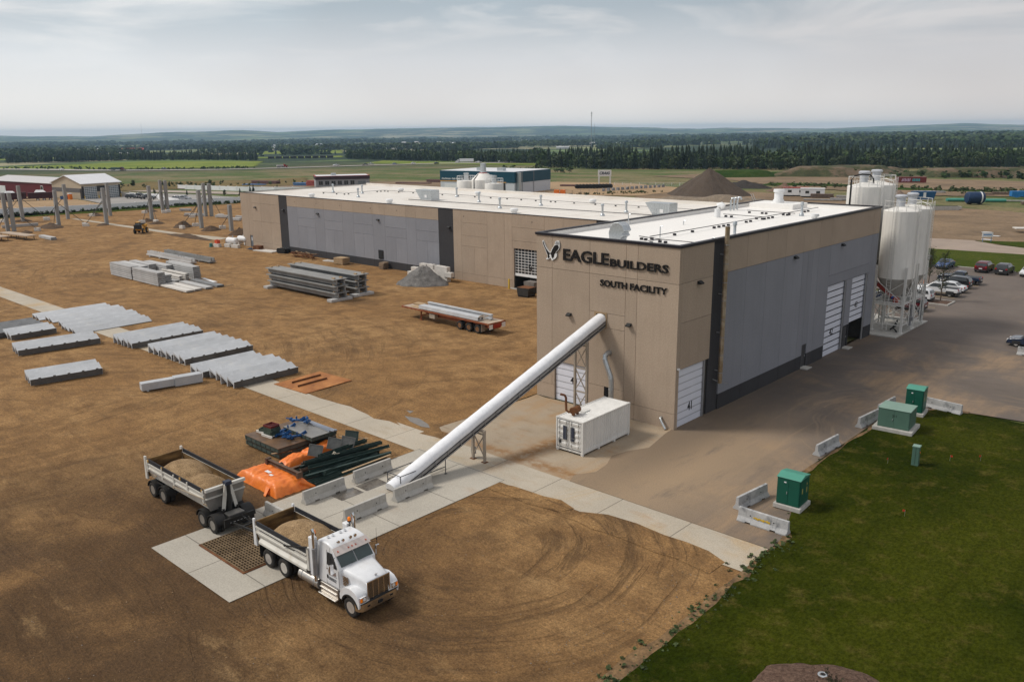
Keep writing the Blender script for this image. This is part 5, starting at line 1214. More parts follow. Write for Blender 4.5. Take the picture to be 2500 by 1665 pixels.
for s in (-1, 1):
    b = MB().prism(fp + [(1.62, .72)] + arc[::-1] + [(2.96, .68)], min(s * .6, s * 1.22), max(s * .6, s * 1.22), 'xz')
    b.build('fender', M_tw, hd, bevel=.07, seg=3, smooth=40)
    b = MB().prism([(x, z) for x, z in [(2.3 + .665 * math.cos(R(a)), .55 + .665 * math.sin(R(a))) for a in range(15, 168, 9)]] + [(2.3 + .60 * math.cos(R(a)), .55 + .60 * math.sin(R(a))) for a in range(167, 14, -9)], min(s * 1.0, s * 1.255), max(s * 1.0, s * 1.255), 'xz')
    b.build('arch_trim', M_chas, hd)
    b = MB().box(2.95, min(s * .78, s * 1.14), 1.0, 3.075, max(s * .78, s * 1.14), 1.28, 0).box(3.06, min(s * 1.02, s * 1.16), 1.05, 3.085, max(s * 1.02, s * 1.16), 1.24, 1).lathe([(.10, 3.05), (.09, 3.085), (.01, 3.085)], (0, s * .9, 1.14), 14, 2, axis='x')
    b.build('headlight', [M_chrome, M_amber, M_lens], hd, bevel=.02)
    b = MB()
    for k in range(6): b.bar((1.56, s * (1.005 - .0), 1.42 + k * .09), (1.56 + .38 - .03 * abs(k - 2.5), s * .93, 1.40 + k * .085), .04, .055)
    b.build('side_vent', M_chrome, hd)
b = MB().box(2.96, -.64, .93, 2.985, .64, 1.86, 1)
for y in (-.66, -.33, 0, .33, .66): b.box(2.985, y - .022, .91, 3.03, y + .022, 1.88)
for k in range(22): b.box(2.985, -.64, .95 + k * .042, 3.01, .64, .965 + k * .042)
b.box(2.97, -.7, 1.86, 3.045, .7, 1.93).box(2.97, -.7, .9, 3.045, -.64, 1.86).box(2.97, .64, .9, 3.045, .7, 1.86)
b.build('grille', [M_chrome, M_dark], hd)
MB().prism([(-.06, 1.98), (.06, 1.98), (.09, 2.1), (.03, 2.05), (0, 2.12), (-.03, 2.05), (-.09, 2.1)], 2.86, 2.88, 'yz').build('bonnet_emblem', M_chrome, hd)
b = MB().prism([(-1.24, 2.72), (-1.2, 2.98), (-1.0, 3.12), (1.0, 3.12), (1.2, 2.98), (1.24, 2.72), (1.16, 2.72), (1.12, 2.92), (.95, 3.04), (-.95, 3.04), (-1.12, 2.92), (-1.16, 2.72)], .54, .92, 'xy', 0, Matrix(((0, 1, 0, 0), (1, 0, 0, 0), (0, 0, 1, 0), (0, 0, 0, 1))))
bp = b.build('bumper', M_chrome, tk)
b = MB().cbox((3.13, 0, .7), (.03, .28, .16))
for y in (-.7, .7): b.cbox((3.125, y, .74), (.02, .16, .07))
b.build('plate', M_black, bp); MB().box(2.7, -1.15, .92, 3.1, 1.15, .945).build('bumper_step', M_chas, bp)
for s in (-1, 1):
    b = MB().box(-5.78, min(s * .65, s * 1.22), .35, -5.74, max(s * .65, s * 1.22), 1.15); b.build('mud_flap', M_chas, tk)
lettering('EAGLE', .55, 1.15, 1.72, 1.88, -1.136, .006, mat('brown_letter', (.16, .06, .03), .6, bump=0), 'door_lettering', cab, bold=.02)
b = MB()
for k, (a0, a1, z) in enumerate(((.5, 1.25, 1.66), (.55, 1.2, 1.5), (.55, 1.1, 1.44), (.55, 1.15, 1.38))): b.box(a0, -1.14, z, a1, -1.134, z + (.012 if k == 0 else .028))
b.box(.4, -1.14, 1.4, .5, -1.134, 1.6); b.build('door_marks', M_black, cab)

def heap_in(x0, x1, hw, zb_, domes, name, label, parent_loc):
    """gravel filling an open box, one or two rounded cones on top"""
    mb = MB(); nx, ny = 56, 30
    for i in range(nx + 1):
        for j in range(ny + 1):
            x = x0 + (x1 - x0) * i / nx; y = -hw + 2 * hw * j / ny
            z = zb_ + max([h * max(0, 1 - ((x - cx) / rx) ** 2 - ((y - cy_) / ry) ** 2) ** .8 for cx, cy_, rx, ry, h in domes]) + .03 * fbm(x, y, 2.5, 3, 5)
            mb.v.append((x, y, z))
    mb.f = [(i * (ny + 1) + j, (i + 1) * (ny + 1) + j, (i + 1) * (ny + 1) + j + 1, i * (ny + 1) + j + 1) for i in range(nx) for j in range(ny)]; mb.m = [0] * len(mb.f)
    o = mb.build(name, M_sand, None, parent_loc, smooth=180, fix=False)
    return tag(o, label, 'gravel load', 'gravel loads in the tipping boxes')
heap_in(-5.9, -1.18, 1.15, 1.52, [(-3.1, 0, 2.6, 1.75, 1.22)], 'gravel_load', 'rounded gravel heap filling the box right behind the white cab', (0, -31.62, 0))

tr = thing('pup_trailer', 'white tipping trailer with black mudguards hitched behind the dump truck', 'trailer', (0, -31.62, 0))
tx = tipper(tr, -19.1, -11.55, 1.5, 2.32, 1.32, 1.22, .2)
b = MB()
for s in (-1, 1):
    for x in (-18.95, -16.9, -15.35, -13.6, -11.7): b.box(x - .06, s * 1.22 - .0 if s > 0 else -1.29, 1.72, x + .06, 1.29 if s > 0 else -1.22, 2.5)
b.build('ribs', M_twd, tx)
b = MB()
for s in (-1, 1):
    for x in (-18.8, -16.9, -14.5, -11.8): b.box(x - .07, s * 1.26 - .02, 2.38, x + .07, s * 1.26 + .02, 2.56)
b.build('rust_brackets', mat('rust_patch', (.48, .30, .11), .8, var=.3, bump=.1), tx)
b = MB().box(-19.18, -1.2, 1.3, -19.1, 1.2, 2.5, 0); b.build('tailgate', M_boxin, tx)
b = MB()
for s in (-1, 1): b.prism([(-19.34, 2.68), (-19.16, 2.68), (-19.1, 1.15), (-19.38, 1.15)], s * 1.22 - .06, s * 1.22 + .06, 'xz')
b.build('tailgate_post', M_twd, tx)
b = MB().prism([(-1.24, 1.85), (-1.0, 1.2), (1.0, 1.2), (1.24, 1.85), (1.26, 2.62), (-1.26, 2.62)], -11.56, -11.42, 'yz', 0)
b.box(-11.42, -1.28, 2.48, -11.25, 1.28, 2.66, 1).box(-11.42, -1.27, 2.0, -11.32, 1.27, 2.07, 1)
b.build('front_plate', [mat('grey_plate', (.26, .245, .225), .5, .4, var=.15, sc_=2, fine=.1, bump=.05), M_twd], tx)
b = MB().loft([[(-12.1, -.28, 1.15), (-11.7, -.28, 1.15), (-11.7, .28, 1.15), (-12.1, .28, 1.15)], [(-11.4, -.2, 2.55), (-11.0, -.2, 2.55), (-11.0, .2, 2.55), (-11.4, .2, 2.55)]]) if 0 else MB().bar((-11.0, -.42, 1.2), (-11.02, -.12, 2.75), .1, .2).bar((-11.0, .42, 1.2), (-11.02, .12, 2.75), .1, .2)
b.cyl((-11.05, 0, 1.1), (-11.05, 0, 2.7), .16, n=14, m=1).cbox((-11.05, 0, 2.82), (.36, .4, .22), 2)
b.build('hoist', [M_twd, M_chas, mat('hoist_cap', (.02, .026, .05), .4, bump=0)], tr)
b = MB()
for s in (-1, 1): b.box(-19.0, s * .45 - .06, .98, -10.9, s * .45 + .06, 1.3)
for x in (-18.65, -17.2, -12.2, -10.95): b.cyl((x, -1, .5), (x, 1, .5), .08, n=8)
b.box(-12.9, -.55, .8, -10.0, .55, 1.05).box(-10.1, -.95, .55, -9.95, .95, 1.05).box(-12.6, -.3, 1.05, -11.6, .3, 1.2).box(-18.9, -.4, .6, -16.8, .4, .98)
b.bar((-18.9, -1.0, 1.05), (-16.7, -1.0, 1.05), .06)
b.build('chassis', M_chas, tr)
MB().box(-10.85, -.5, 1.06, -10.25, .5, 1.10).build('deck_plate', M_alu, tr)
lettering('TD-157', .0, .0, 0, 0, 0, .01, M_white, 'x', tr) if 0 else None
b = MB()
for k in range(6): b.box(-9.948, -.55 + k * .22 - .06, .78, -9.94, -.55 + k * .22 + .06, .80)
b.build('reflectors', M_white, tr)
MB().bar((-11.5, -1.3, 2.05), (-15.3, -1.3, 1.72), .045).cyl((-15.35, -1.22, 1.7), (-15.35, -1.34, 1.7), .1, n=10).build('tarp_arm', mat('arm_tan', (.4, .33, .25), .6, bump=0), tx)
for x in (-18.65, -17.2, -12.2, -10.95):
    for s in (-1, 1):
        wheel(tr, x, s * 1.24, s, .52, .27, True, mat('rim_steel', (.36, .34, .31), .5, .6, var=.2, bump=.05))
        P = [(x + .64 * math.cos(R(a)), .52 + .64 * math.sin(R(a))) for a in range(8, 173, 11)]
        Q = [(x + .60 * math.cos(R(a)), .52 + .60 * math.sin(R(a))) for a in range(172, 7, -11)]
        MB().prism(P + Q, min(s * .6, s * 1.27), max(s * .6, s * 1.27), 'xz').build('mudguard', M_chas, tr)
db = MB()
for s in (-1, 1): db.bar((-9.95, s * .5, .75), (-6.5, s * .09, .80), .1, .12)
db.bar((-9.0, -.4, .77), (-9.0, .4, .77), .08).bar((-8.0, -.25, .78), (-8.0, .25, .78), .08).cyl((-6.6, 0, .8), (-6.05, 0, .82), .07, n=8)
db.build('drawbar', M_chas, tr)
MB().tube([(-9.9, .15, 1.0), (-8.8, .2, .82), (-7.6, .1, .9), (-6.2, .1, 1.0)], .025, 6).build('air_line', M_black, tr)
heap_in(-19.05, -11.6, 1.14, 1.52, [(-16.4, .1, 2.5, 1.7, 1.15), (-13.6, -.05, 2.2, 1.5, .98)], 'gravel_load', 'two-humped gravel heap in the trailer box', (0, -31.62, 0))
# ------------------------------------------------------------------ precast pieces lying in the yard
M_pc = mat('precast_pale', (.47, .485, .505), .9, var=.10, sc_=.7, fine=.1, fsc=14, bump=.2, bd=.01, rnd=.06, spots=[((.34, .345, .36), .9, .52, .72, .5), ((.56, .52, .44), .35, .6, .75, .4)])
M_pcd = mat('precast_wet', (.20, .205, .21), .8, var=.15, sc_=.7, fine=.1, fsc=14, bump=.2, bd=.01, spots=[((.10, .10, .105), .9, .5, .7, .6)])
M_pl = mat('plank_concrete', (.42, .415, .41), .9, var=.12, sc_=.6, fine=.12, fsc=12, bump=.2, bd=.01, rnd=.14, spots=[((.27, .265, .26), 1.2, .54, .72, .5)])
M_plw = mat('plank_white', (.60, .57, .53), .9, var=.1, sc_=.6, fine=.1, fsc=12, bump=.2, bd=.01)
M_dt = mat('tee_concrete', (.25, .25, .245), .9, var=.14, sc_=.5, fine=.12, fsc=12, bump=.25, bd=.012, spots=[((.15, .15, .15), .7, .5, .72, .6), ((.36, .35, .33), 1.4, .58, .75, .5)])

M_pcshade = mat('precast_shaded_face', (.12, .115, .11), .85, var=.2, sc_=.9, fine=.15, fsc=10, bump=.2, spots=[((.07, .065, .06), .8, .5, .7, .6)])  # shade of the undercut fronts put into the colour, with some damp staining
def riser_mesh(w, L, dark=True):
    P = [(0, 1.0), (.475, .5), (.5, .97), (.955, .48), (.965, .66), (1, .64), (.965, .03), (.93, .03), (.93, .36), (.54, .74), (.50, .0), (.455, .0), (.45, .36), (.045, .74), (.03, 0), (-.02, 0)]
    if not dark: P = [(0, .95), (.47, .42), (.5, .90), (1, .12), (1, .03), (.93, .03), (.54, .70), (.52, 0), (.46, 0), (.45, .3), (.05, .74), (.03, 0), (-.02, 0)]
    b = MB().prism([(x * w, z) for x, z in P], 0, L, 'xz')
    if not dark: return b
    n = int(L / 1.25)
    for k in range(n): y = .7 + k * 1.25; b.box(w - .03, y, .45, w + .02, y + .22, .72, 1)
    b.add([(w + .004, .02, .63), (w + .004, L - .02, .63), (w * .965 + .004, L - .02, .04), (w * .965 + .004, .02, .04)], [(0, 1, 2, 3)], 1)
    return b
rows = [('first', -84.2, -17.9, 9.2, 2.5, 2, 2.72, 'the row of pale stepped concrete units farthest up the strip'),
        ('second', -77.0, -17.8, 9.1, 2.1, 3, 2.32, 'the second row of pale stepped units along the strip'),
        ('third', -62.7, -16.8, 8.3, 2.2, 2, 2.42, 'the middle row of stepped units along the strip'),
        ('fourth', -55.3, -15.9, 7.7, 2.5, 3, 2.75, 'the fourth row of stepped units along the strip'),
        ('fifth', -44.0, -16.9, 6.9, 2.45, 3, 2.7, 'the row of stepped units nearest the rusty plate')]
ordn = ['left', 'middle', 'right']
protos = {}
def riser(x, y, w, L, label, m=None, rz=0, dark=True):
    k = (round(w, 2), round(L, 1), dark)
    if k not in protos: o = riser_mesh(w, L, dark).build('bleacher_unit', [M_pc, M_pcshade], None); protos[k] = o
    else: o = protos[k].copy(); col.objects.link(o)
    o.location = (x, y, .03); o.rotation_euler[2] = rz
    if m: o.material_slots[0].link = 'OBJECT'; o.material_slots[0].material = m
    return tag(o, label, 'concrete unit', 'stepped precast units laid out across the strip')
for nm, x, y, L, w, n, st, ds in rows:
    for i in range(n):
        wd_ = ('left' if i == 0 else 'right') if n == 2 else ordn[i]
        riser(x + st * i, y + rng.uniform(-.4, .4), w, L, f'{wd_} unit in {ds}', dark=nm not in ('first', 'second')).scale[2] = .6 if nm in ('first', 'second') else 1
riser(-67.2, -25.8, 2.8, 8.2, 'long stepped concrete unit lying alone left of the strip', rz=-.12)
riser(-54.2, -28.8, 2.75, 6.3, 'stepped concrete unit lying alone in the left foreground, tan stained', rz=-.16)
riser(-79.6, -27.2, 2.2, 7.6, 'darker of two wet concrete units at the left edge, rear one', M_pcd)
riser(-77.2, -27.0, 2.2, 7.4, 'dark wet concrete unit at the left edge, front one', M_pcd)
riser(-75.3, -24.2, 2.6, 4.9, 'short pale stepped unit in front of the dark wet units')
b = MB().box(-.42, 0, .12, .42, 2.55, .82).prism([(-.42, .12), (.42, .12), (.42, .82), (-.42, .82)], 2.551, 2.9, 'xz').box(-.42, 2.9, .05, .55, 5.4, .9).box(-.4, .4, 0, .4, .6, .12).box(-.4, 4.6, 0, .4, 4.8, .06)
tag(b.build('concrete_beam', M_pcd if 0 else M_pc, None, (-42.0, -23.1, .02), -.2, bevel=.03), 'stubby grey beam with a thicker end lying left of the last row', 'beam')
# hollow planks
def plank_mesh(L, w=1.22, h=.25, holes=6):
    b = MB().prism([(-w / 2, .02), (-w / 2 + .03, 0), (w / 2 - .03, 0), (w / 2, .02), (w / 2 - .02, h * .5), (w / 2 - .04, h), (-w / 2 + .04, h), (-w / 2 + .02, h * .5)], 0, L, 'yz', 0)
    for k in range(holes):
        y = -w / 2 + w * (k + .5) / holes; b.lathe([(h * .3, L + .002), (.005, L + .003)], (0, y, h / 2), 10, 1, axis='x')
    return b
M_hole = mat('core_hole', (.025, .023, .02), .9, bump=0)
plank = {}
nth = ['bottom', 'second from bottom', 'third from bottom', 'fourth from bottom', 'fifth from bottom', 'sixth from bottom', 'seventh from bottom', 'top']
def stack_planks(x, y, L, n, where, w=1.22, h=.25, m=None, gap=.05, z0=.1, jit=.12):
    k = (L, w, h)
    for i in range(n):
        if k not in plank: o = plank_mesh(L, w, h).build('hollow_plank', [M_pl, M_hole], None); plank[k] = o
        else: o = plank[k].copy(); col.objects.link(o)
        o.location = (x + rng.uniform(-jit, jit), y + rng.uniform(-.03, .03), z0 + i * (h + gap))
        if m: o.material_slots[0].link = 'OBJECT'; o.material_slots[0].material = m
        p_ = 'top' if i == n - 1 and n > 1 else nth[i]
        tag(o, f'{p_} plank of {where}' if n > 1 else f'hollow plank {where}', 'concrete plank', 'hollow concrete planks stacked in the yard')
        if i < n - 1 and i % 2 == 0: pass
stack_planks(-110.9, 3.55, 8.0, 7, 'the tall stack at front left')
stack_planks(-110.4, 4.85, 8.6, 7, 'the stack right behind the front left one', jit=.25)
stack_planks(-102.3, 3.5, 8.8, 7, 'the tall stack at front centre')
stack_planks(-102.2, 4.85, 8.0, 5, 'the stack right behind the front centre one', jit=.2)
stack_planks(-112.2, 7.4, 7.4, 6, 'the rear left stack')
stack_planks(-109.6, 8.75, 8.2, 6, 'the stack behind the rear left one', jit=.25)
stack_planks(-106.8, 11.2, 7.6, 6, 'the rearmost stack nearest the long beams')
stack_planks(-103.2, 9.9, 8.4, 7, 'the tall stack at rear right')
stack_planks(-103.4, 7.3, 8.4, 3, 'the low pale stack, near side', .6, .22, M_plw, .09)
stack_planks(-103.0, 8.2, 8.2, 4, 'the low pale stack, far side', .6, .22, M_plw, .09)
stack_planks(-98.2, 6.6, 3.4, 1, 'short and lying low between the stacks')
for x, y, L, m, s in ((-94.0, 3.75, 8.9, M_plw, 'pale and nearest, lying flat on the ground before the stacks'), (-94.6, 5.2, 9.1, M_plw, 'pale and second, lying flat on the ground'), (-94.0, 7.0, 8.5, M_pl, 'grey and third, lying flat on the ground'), (-94.2, 8.9, 8.5, M_pcd, 'dark grey and farthest, lying flat on the ground')):
    stack_planks(x, y, L, 1, s, m=m, z0=.1)
tag(MB().box(-.08, 0, 0, .08, 8.6, .09).build('timber_skid', M_wood, None, (-85.9, 2.6, 0), .02), 'thin timber skid under the ends of the flat planks', 'timber')
tag(MB().prism([(0, 0), (5, -.6), (5.2, .1), (3.2, .2), (.2, .55)], 0, .02, 'xy').build('plastic_sheet', M_white, None, (-95.8, 11.0, .01)), 'scrap of white plastic sheet lying beside the rear right stack', 'sheet')
for y, L, s in ((17.5, 17.5, 'front'), (20.3, 18.0, 'rear')):
    t = thing('channel_beam', f'{s} long grey concrete beam with a slotted top, behind the plank stacks', 'beam', (-128.2 + (0 if s == 'front' else 1.2) - (0), y, 0), 0, 'long beams behind the planks')
    b = MB().prism([(-.62, .22), (.62, .22), (.62, .42), (.38, .42), (.38, 1.02), (.22, 1.02), (.22, .5), (-.22, .5), (-.22, 1.02), (-.38, 1.02), (-.38, .42), (-.62, .42)], 0, L, 'yz')
    for k in range(4): b.box(1.5 + k * L / 4.3, -.8, 0, 1.7 + k * L / 4.3, .8, .22)
    b.build('beam_body', M_dt if s == 'rear' else M_pl, t)
    b = MB()
    for x in (3, 4, 5, L - 5, L - 4, L - 3): b.tube([(x, -.3, 1.02), (x, -.3, 1.2), (x + .2, -.3, 1.2), (x + .2, -.3, 1.02)], .02, 5)
    b.build('lifting_loops', M_black, t)
# double tees
def tee_mesh(L=17.2, w=2.45):
    P = [(-w / 2, .66), (-w / 2, .76), (w / 2, .76), (w / 2, .66), (.78, .66), (.74, 0), (.58, 0), (.54, .66), (-.54, .66), (-.58, 0), (-.74, 0), (-.78, .66)]
    return MB().prism(P, 0, L, 'yz')
tee = None
for sy, xs_, s in ((14.6, -80.0, 'nearer'), (18.9, -80.6, 'farther')):
    for i in range(3):
        if tee is None: tee = o = tee_mesh().build('double_tee', M_dt, None)
        else: o = tee.copy(); col.objects.link(o)
        o.location = (xs_ + rng.uniform(-.3, .3), sy + rng.uniform(-.05, .05), .40 + i * .95)
        tag(o, f'{("bottom", "middle", "top")[i]} double tee slab in the {s} stack', 'concrete slab', 'double tee slabs')
        for k, xx in enumerate((.6, 16.4)):
            q = MB().cbox((0, 0, .09), (.3, 2.2, .17)); q.build('timber_bearer', M_wood, None, (xs_ + xx, sy, .40 + i * .95 + .765)) if 0 else None
            for dy in (-.6, .6):
                if i == 2: tag(MB().cbox((0, 0, .08), (.5, .3, .16)).build('wood_block', M_wood, None, (xs_ + xx + rng.uniform(-.1, .1), sy + dy, .40 + i * .95 + .765)), f'timber block on top of the {s} tee stack, {("left", "right")[k]} end {("front", "back")[dy > 0]}', 'wood block', 'timber blocks on the tee stacks')
                else: tag(MB().cbox((0, 0, .09), (.3, .3, .18)).build('wood_block', M_wood, None, (xs_ + xx, sy + dy, .40 + i * .95 + .765)), 'timber spacer block between slabs of the tee stacks', 'wood block', 'timber spacers inside the tee stacks')
    for k, xx in enumerate((.7, 16.9)):
        tag(MB().box(-.55, -1.9, 0, .55, 1.7, .38).build('concrete_sleeper', M_pl, None, (xs_ + xx, sy, 0), bevel=.03), f'low concrete sleeper under the {("left", "right")[k]} end of the {s} tee stack', 'sleeper', 'sleepers under the tee stacks')

# rusty plate on the strip
t = thing('steel_plate', 'square rusty steel plate lying across the concrete strip', 'plate', (-34.7, -13.85, .03), .05)
MB().box(0, 0, 0, 4.85, 5.3, .05).build('plate', mat('orange_rust', (.36, .125, .035), .75, .15, var=.3, sc_=.5, c2=(.50, .22, .07), fine=.15, bump=.1, spots=[((.55, .30, .12), .45, .58, .74, .7), ((.16, .055, .022), .7, .52, .72, .8)]), t)
for x, y in ((1.2, 1.2), (2.6, .9)):
    tag(MB().prism([(0, 0), (.14, 0), (.14, .03), (.03, .03), (.03, .16), (0, .16)], 0, 3.3, 'xz').build('angle_bar', M_rust, None, (-34.7 + x - .05 * y, -13.85 + y, .082), .03), ('left' if x < 2 else 'right') + ' dark rusty angle bar lying on the steel plate', 'steel bar', 'angle bars on the rusty plate')

# flatbed trailer
ft = thing('flatbed_trailer', 'rust red flatbed trailer with a plank deck parked in the open yard', 'trailer', (-48.2, 14.6, 0), -.03)
M_rr = mat('rust_red_frame', (.26, .06, .025), .65, .2, var=.25, sc_=1.2, c2=(.34, .12, .05), fine=.15, bump=.1)
M_deck = mat('deck_planks', (.44, .36, .28), .9, var=.2, sc_=2, fine=.2, bump=.3, stretch=(.3, 4, 1), spots=[((.28, .2, .14), 1, .5, .7, .5)])
b = MB()
for k in range(9): b.box(.1, -1.28 + k * .285, 1.38, 15.7, -1.28 + k * .285 + .27, 1.44)
b.build('deck', M_deck, ft)
b = MB()
for s in (-1, 1):
    b.box(0, s * 1.33 - .03, 1.27, 15.8, s * 1.33 + .03, 1.46)
    b.prism([(0, 1.26), (0, 1.05), (3.4, 1.0), (4.4, .68), (15.2, .68), (15.2, 1.26)], s * .5 - .06, s * .5 + .06, 'xz')
for k in range(22): b.box(.3 + k * .72, -1.3, 1.2, .4 + k * .72, 1.3, 1.3)
b.box(-.05, -1.36, 1.2, .02, 1.36, 1.46).box(15.7, -1.36, .95, 15.8, 1.36, 1.46).box(15.2, -.5, .7, 15.75, .5, .8)
b.build('frame', M_rr, ft)
b = MB()
for s in (-1, 1): b.bar((3.2, s * .85, .05), (3.2, s * .85, 1.1), .14).cbox((3.2, s * .85, .03), (.4, .35, .06)).bar((3.2, s * .85, .5), (4.4, s * .6, .9), .06)
b.bar((3.2, -.85, .6), (3.2, .85, .6), .06); b.build('landing_gear', M_rr, ft)
for x in (10.7, 12.3, 13.75):
    for s in (-1, 1): wheel(ft, x, s * 1.28, s, .52, .26, True, mat('rim_rusty', (.22, .11, .05), .7, .3, var=.3, bump=.1))
b = MB().box(15.8, -1.3, .75, 15.83, -.75, 1.3, 0).box(15.8, .75, .75, 15.83, 1.3, 1.3, 0).box(15.8, -.6, .8, 15.83, .6, 1.25, 1); b.build('rear_panel', [M_white, M_redp], ft)
for s in (-1, 1): MB().box(14.45, min(s * .7, s * 1.3), .3, 14.49, max(s * .7, s * 1.3), 1.15).build('mud_flap', mat('flap_grey', (.3, .27, .24), .7, bump=0), ft)
MB().box(5.2, -1.25, .6, 6.2, -.7, 1.15).build('tool_box', mat('tool_box_tan', (.36, .31, .25), .6, bump=.05), ft)
for i, (y, L, w, h, z, lab) in enumerate(((13.75, 10.6, 1.0, .42, 1.50, 'nearer concrete beam on the flatbed trailer deck'), (14.9, 11.4, .32, .62, 1.50, 'tall narrow concrete beam standing on the flatbed trailer'))):
    o = (plank_mesh(L, w, h, 2) if i == 0 else MB().prism([(-w / 2, 0), (w / 2, 0), (w / 2, .18), (.07, .2), (.07, .44), (w / 2, .46), (w / 2, h), (-w / 2, h), (-w / 2, .46), (-.07, .44), (-.07, .2), (-w / 2, .18)], 0, L, 'yz')).build('concrete_beam', [M_pc, M_hole], None, (-45.0, y, z), -.03)
    tag(o, lab, 'beam', 'beams on the flatbed trailer')
for i, (x, y, n, lab) in enumerate(((-47.0, 15.2, 3, 'small stack of boards at the front of the flatbed'), (-46.2, 14.0, 1, 'single board lying on the flatbed near the stack'))):
    b = MB()
    for k in range(n): b.box(-.75, -.45 + .03 * (k % 2), k * .055, .75, .45 + .03 * (k % 2), k * .055 + .05)
    tag(b.build('board_stack', M_wood, None, (x, y, 1.45), -.1 if i else .05), lab, 'boards')
for x in (-34.5, -33.9): tag(MB().box(-.05, -.5, 0, .05, .5, .07).build('timber_strip', M_wood, None, (x, 13.75, 1.925), .1), 'short timber strip across the rear of the nearer beam' if x < -34 else 'timber strip at the very end of the nearer beam', 'timber')

# gravel bay
M_grav = mat('grey_gravel', (.125, .12, .115), .95, var=.25, sc_=.9, fine=.5, fsc=7, bump=.9, bsc=7, bd=.12, c2=(.22, .21, .20), spots=[((.06, .056, .053), .7, .5, .7, .6)])
mound('gravel_pile', (-64.2, 31.3, 0), 4.3, 3.4, 2.75, M_grav, 4, .22, 36, rz=.5, label='grey gravel pile heaped inside the concrete block bay', cat='gravel pile')
blk = None; bi = 0
for lay, xs_ in ((0, [-70.8, -69.2, -67.6, -66.0, -64.4, -62.8]), (1, [-70.0, -68.2, -66.6, -65.0, -63.4, -61.9]), (2, [-68.0, -66.4, -64.4, -62.9])):
    for i, x in enumerate(xs_):
        if blk is None:
            blk = o = MB().box(-.76, -.38, 0, .76, .38, .76).box(-.2, -.1, .76, .2, .1, .84).build('concrete_block', M_conc, None, bevel=.03)
        else: o = blk.copy(); col.objects.link(o)
        arc_ = .35 * math.sin((x + 71) * .35)
        o.location = (x, 34.4 + arc_ + rng.uniform(-.08, .08), lay * .77); o.rotation_euler[2] = rng.uniform(-.08, .08)
        if rng.random() < .25: o.material_slots[0].link = 'OBJECT'; o.material_slots[0].material = M_plw
        bi += 1
        pos = ('leftmost', 'second from left', 'third from left', 'fourth from left', 'fifth from left', 'rightmost')[i if i < len(xs_) - 1 else 5]
        tag(o, f'{pos} concrete block in the {("bottom", "middle", "top")[lay]} course of the gravel bay', 'concrete block', 'interlocking blocks of the gravel bay')

# things along the long hall's wall
def crate(name, x, y, w, d_, h, m, lab, cat, rz=0, slats=6, group=None):
    t = thing(name, lab, cat, (x, y, 0), rz, group); b = MB()
    for k in range(slats):
        z = .12 + (h - .15) * k / slats; zz = z + (h - .15) / slats * .86
        b.box(-w / 2, -d_ / 2, z, w / 2, -d_ / 2 + .03, zz).box(-w / 2, d_ / 2 - .03, z, w / 2, d_ / 2, zz).box(-w / 2, -d_ / 2 + .03, z, -w / 2 + .03, d_ / 2 - .03, zz).box(w / 2 - .03, -d_ / 2 + .03, z, w / 2, d_ / 2 - .03, zz)
    b.build('boards', m, t)
    b = MB()
    for sx in (-1, 1):
        for sy in (-1, 1): b.cbox((sx * (w / 2 - .06), sy * (d_ / 2 - .06), h / 2), (.1, .1, h - .03))
        b.box(sx * w * .36 - .06, -d_ / 2, 0, sx * w * .36 + .06, d_ / 2, .12)
    b.build('posts', m, t); MB().box(-w / 2 - .02, -d_ / 2 - .02, h - .03, w / 2 + .02, d_ / 2 + .02, h + .01).build('lid', m, t)
    return t
crate('wooden_crate', -90.2, 34.8, 2.3, 1.7, 1.15, M_wood, 'large pale timber crate against the long hall wall', 'crate', .1)
crate('steel_crate', -118.6, 35.3, 1.8, 1.2, .85, M_rust, 'small rusty crate near the long hall door', 'crate', .1, 4)
def pallet(x, y, z, rz, lab, m=None, group=None):
    b = MB()
    for k in range(6): b.box(-.6, -.5 + k * .2, .11, .6, -.5 + k * .2 + .12, .14)
    for y_ in (-.48, -.04, .40): b.box(-.6, y_, .02, .6, y_ + .09, .11)
    for k in range(3): b.box(-.6, -.5 + k * .42, 0, .6, -.4 + k * .42, .02)
    return tag(b.build('pallet', m or M_wood, None, (x, y, z), rz), lab, 'pallet', group)
for k in range(8): pallet(-79.9 + rng.uniform(-.12, .12), 36.0 + rng.uniform(-.1, .1), k * .145, rng.uniform(-.1, .1), f'{nth[k] if k < 7 else "top"} pallet in the leaning stack by the electric box', mat('old_pallet', (.26, .19, .13), .9, var=.3, fine=.2, bump=.2), 'stacked pallets by the wall')
for k in range(3): pallet(-95.3 + k * 1.1, 35.2 + .2 * k, .0 if k < 2 else .0, .3 * k, f'{("left", "middle", "right")[k]} weathered pallet lying flat beside the crate', M_plw, 'flat pallets beside the crate')
t = thing('rusty_frame_pile', 'heap of rusty reinforcing frames and boards lying by the long hall', 'scrap pile', (-102, 34.8, 0)); b = MB(); b2 = MB()
for k in range(46):
    x, y, z = rng.uniform(-3, 3), rng.uniform(-1, 1), rng.uniform(.05, .9); a = rng.uniform(-.5, .5); L = rng.uniform(1, 2.6)
    b.bar((x - L * math.cos(a) / 2, y - L * math.sin(a) / 2, z), (x + L * math.cos(a) / 2, y + L * math.sin(a) / 2, z + rng.uniform(-.15, .2)), rng.uniform(.04, .16), .1)
for k in range(8):
    x, y = rng.uniform(-3, 3), rng.uniform(-.9, .9); b2.bar((x - .6, y, .95), (x + .6, y + rng.uniform(-.5, .5), 1.0), .14, .04)
b.build('rusty_bars', M_rust, t); b2.build('loose_boards', M_wood, t)
tag(MB().box(-2.9, -1.1, 0, 2.9, 1.1, .16).build('wall_slab', M_plw, None, (-115.6, 35.3, 0), .12), 'flat pale slab lying on the ground left of the black drums', 'slab')
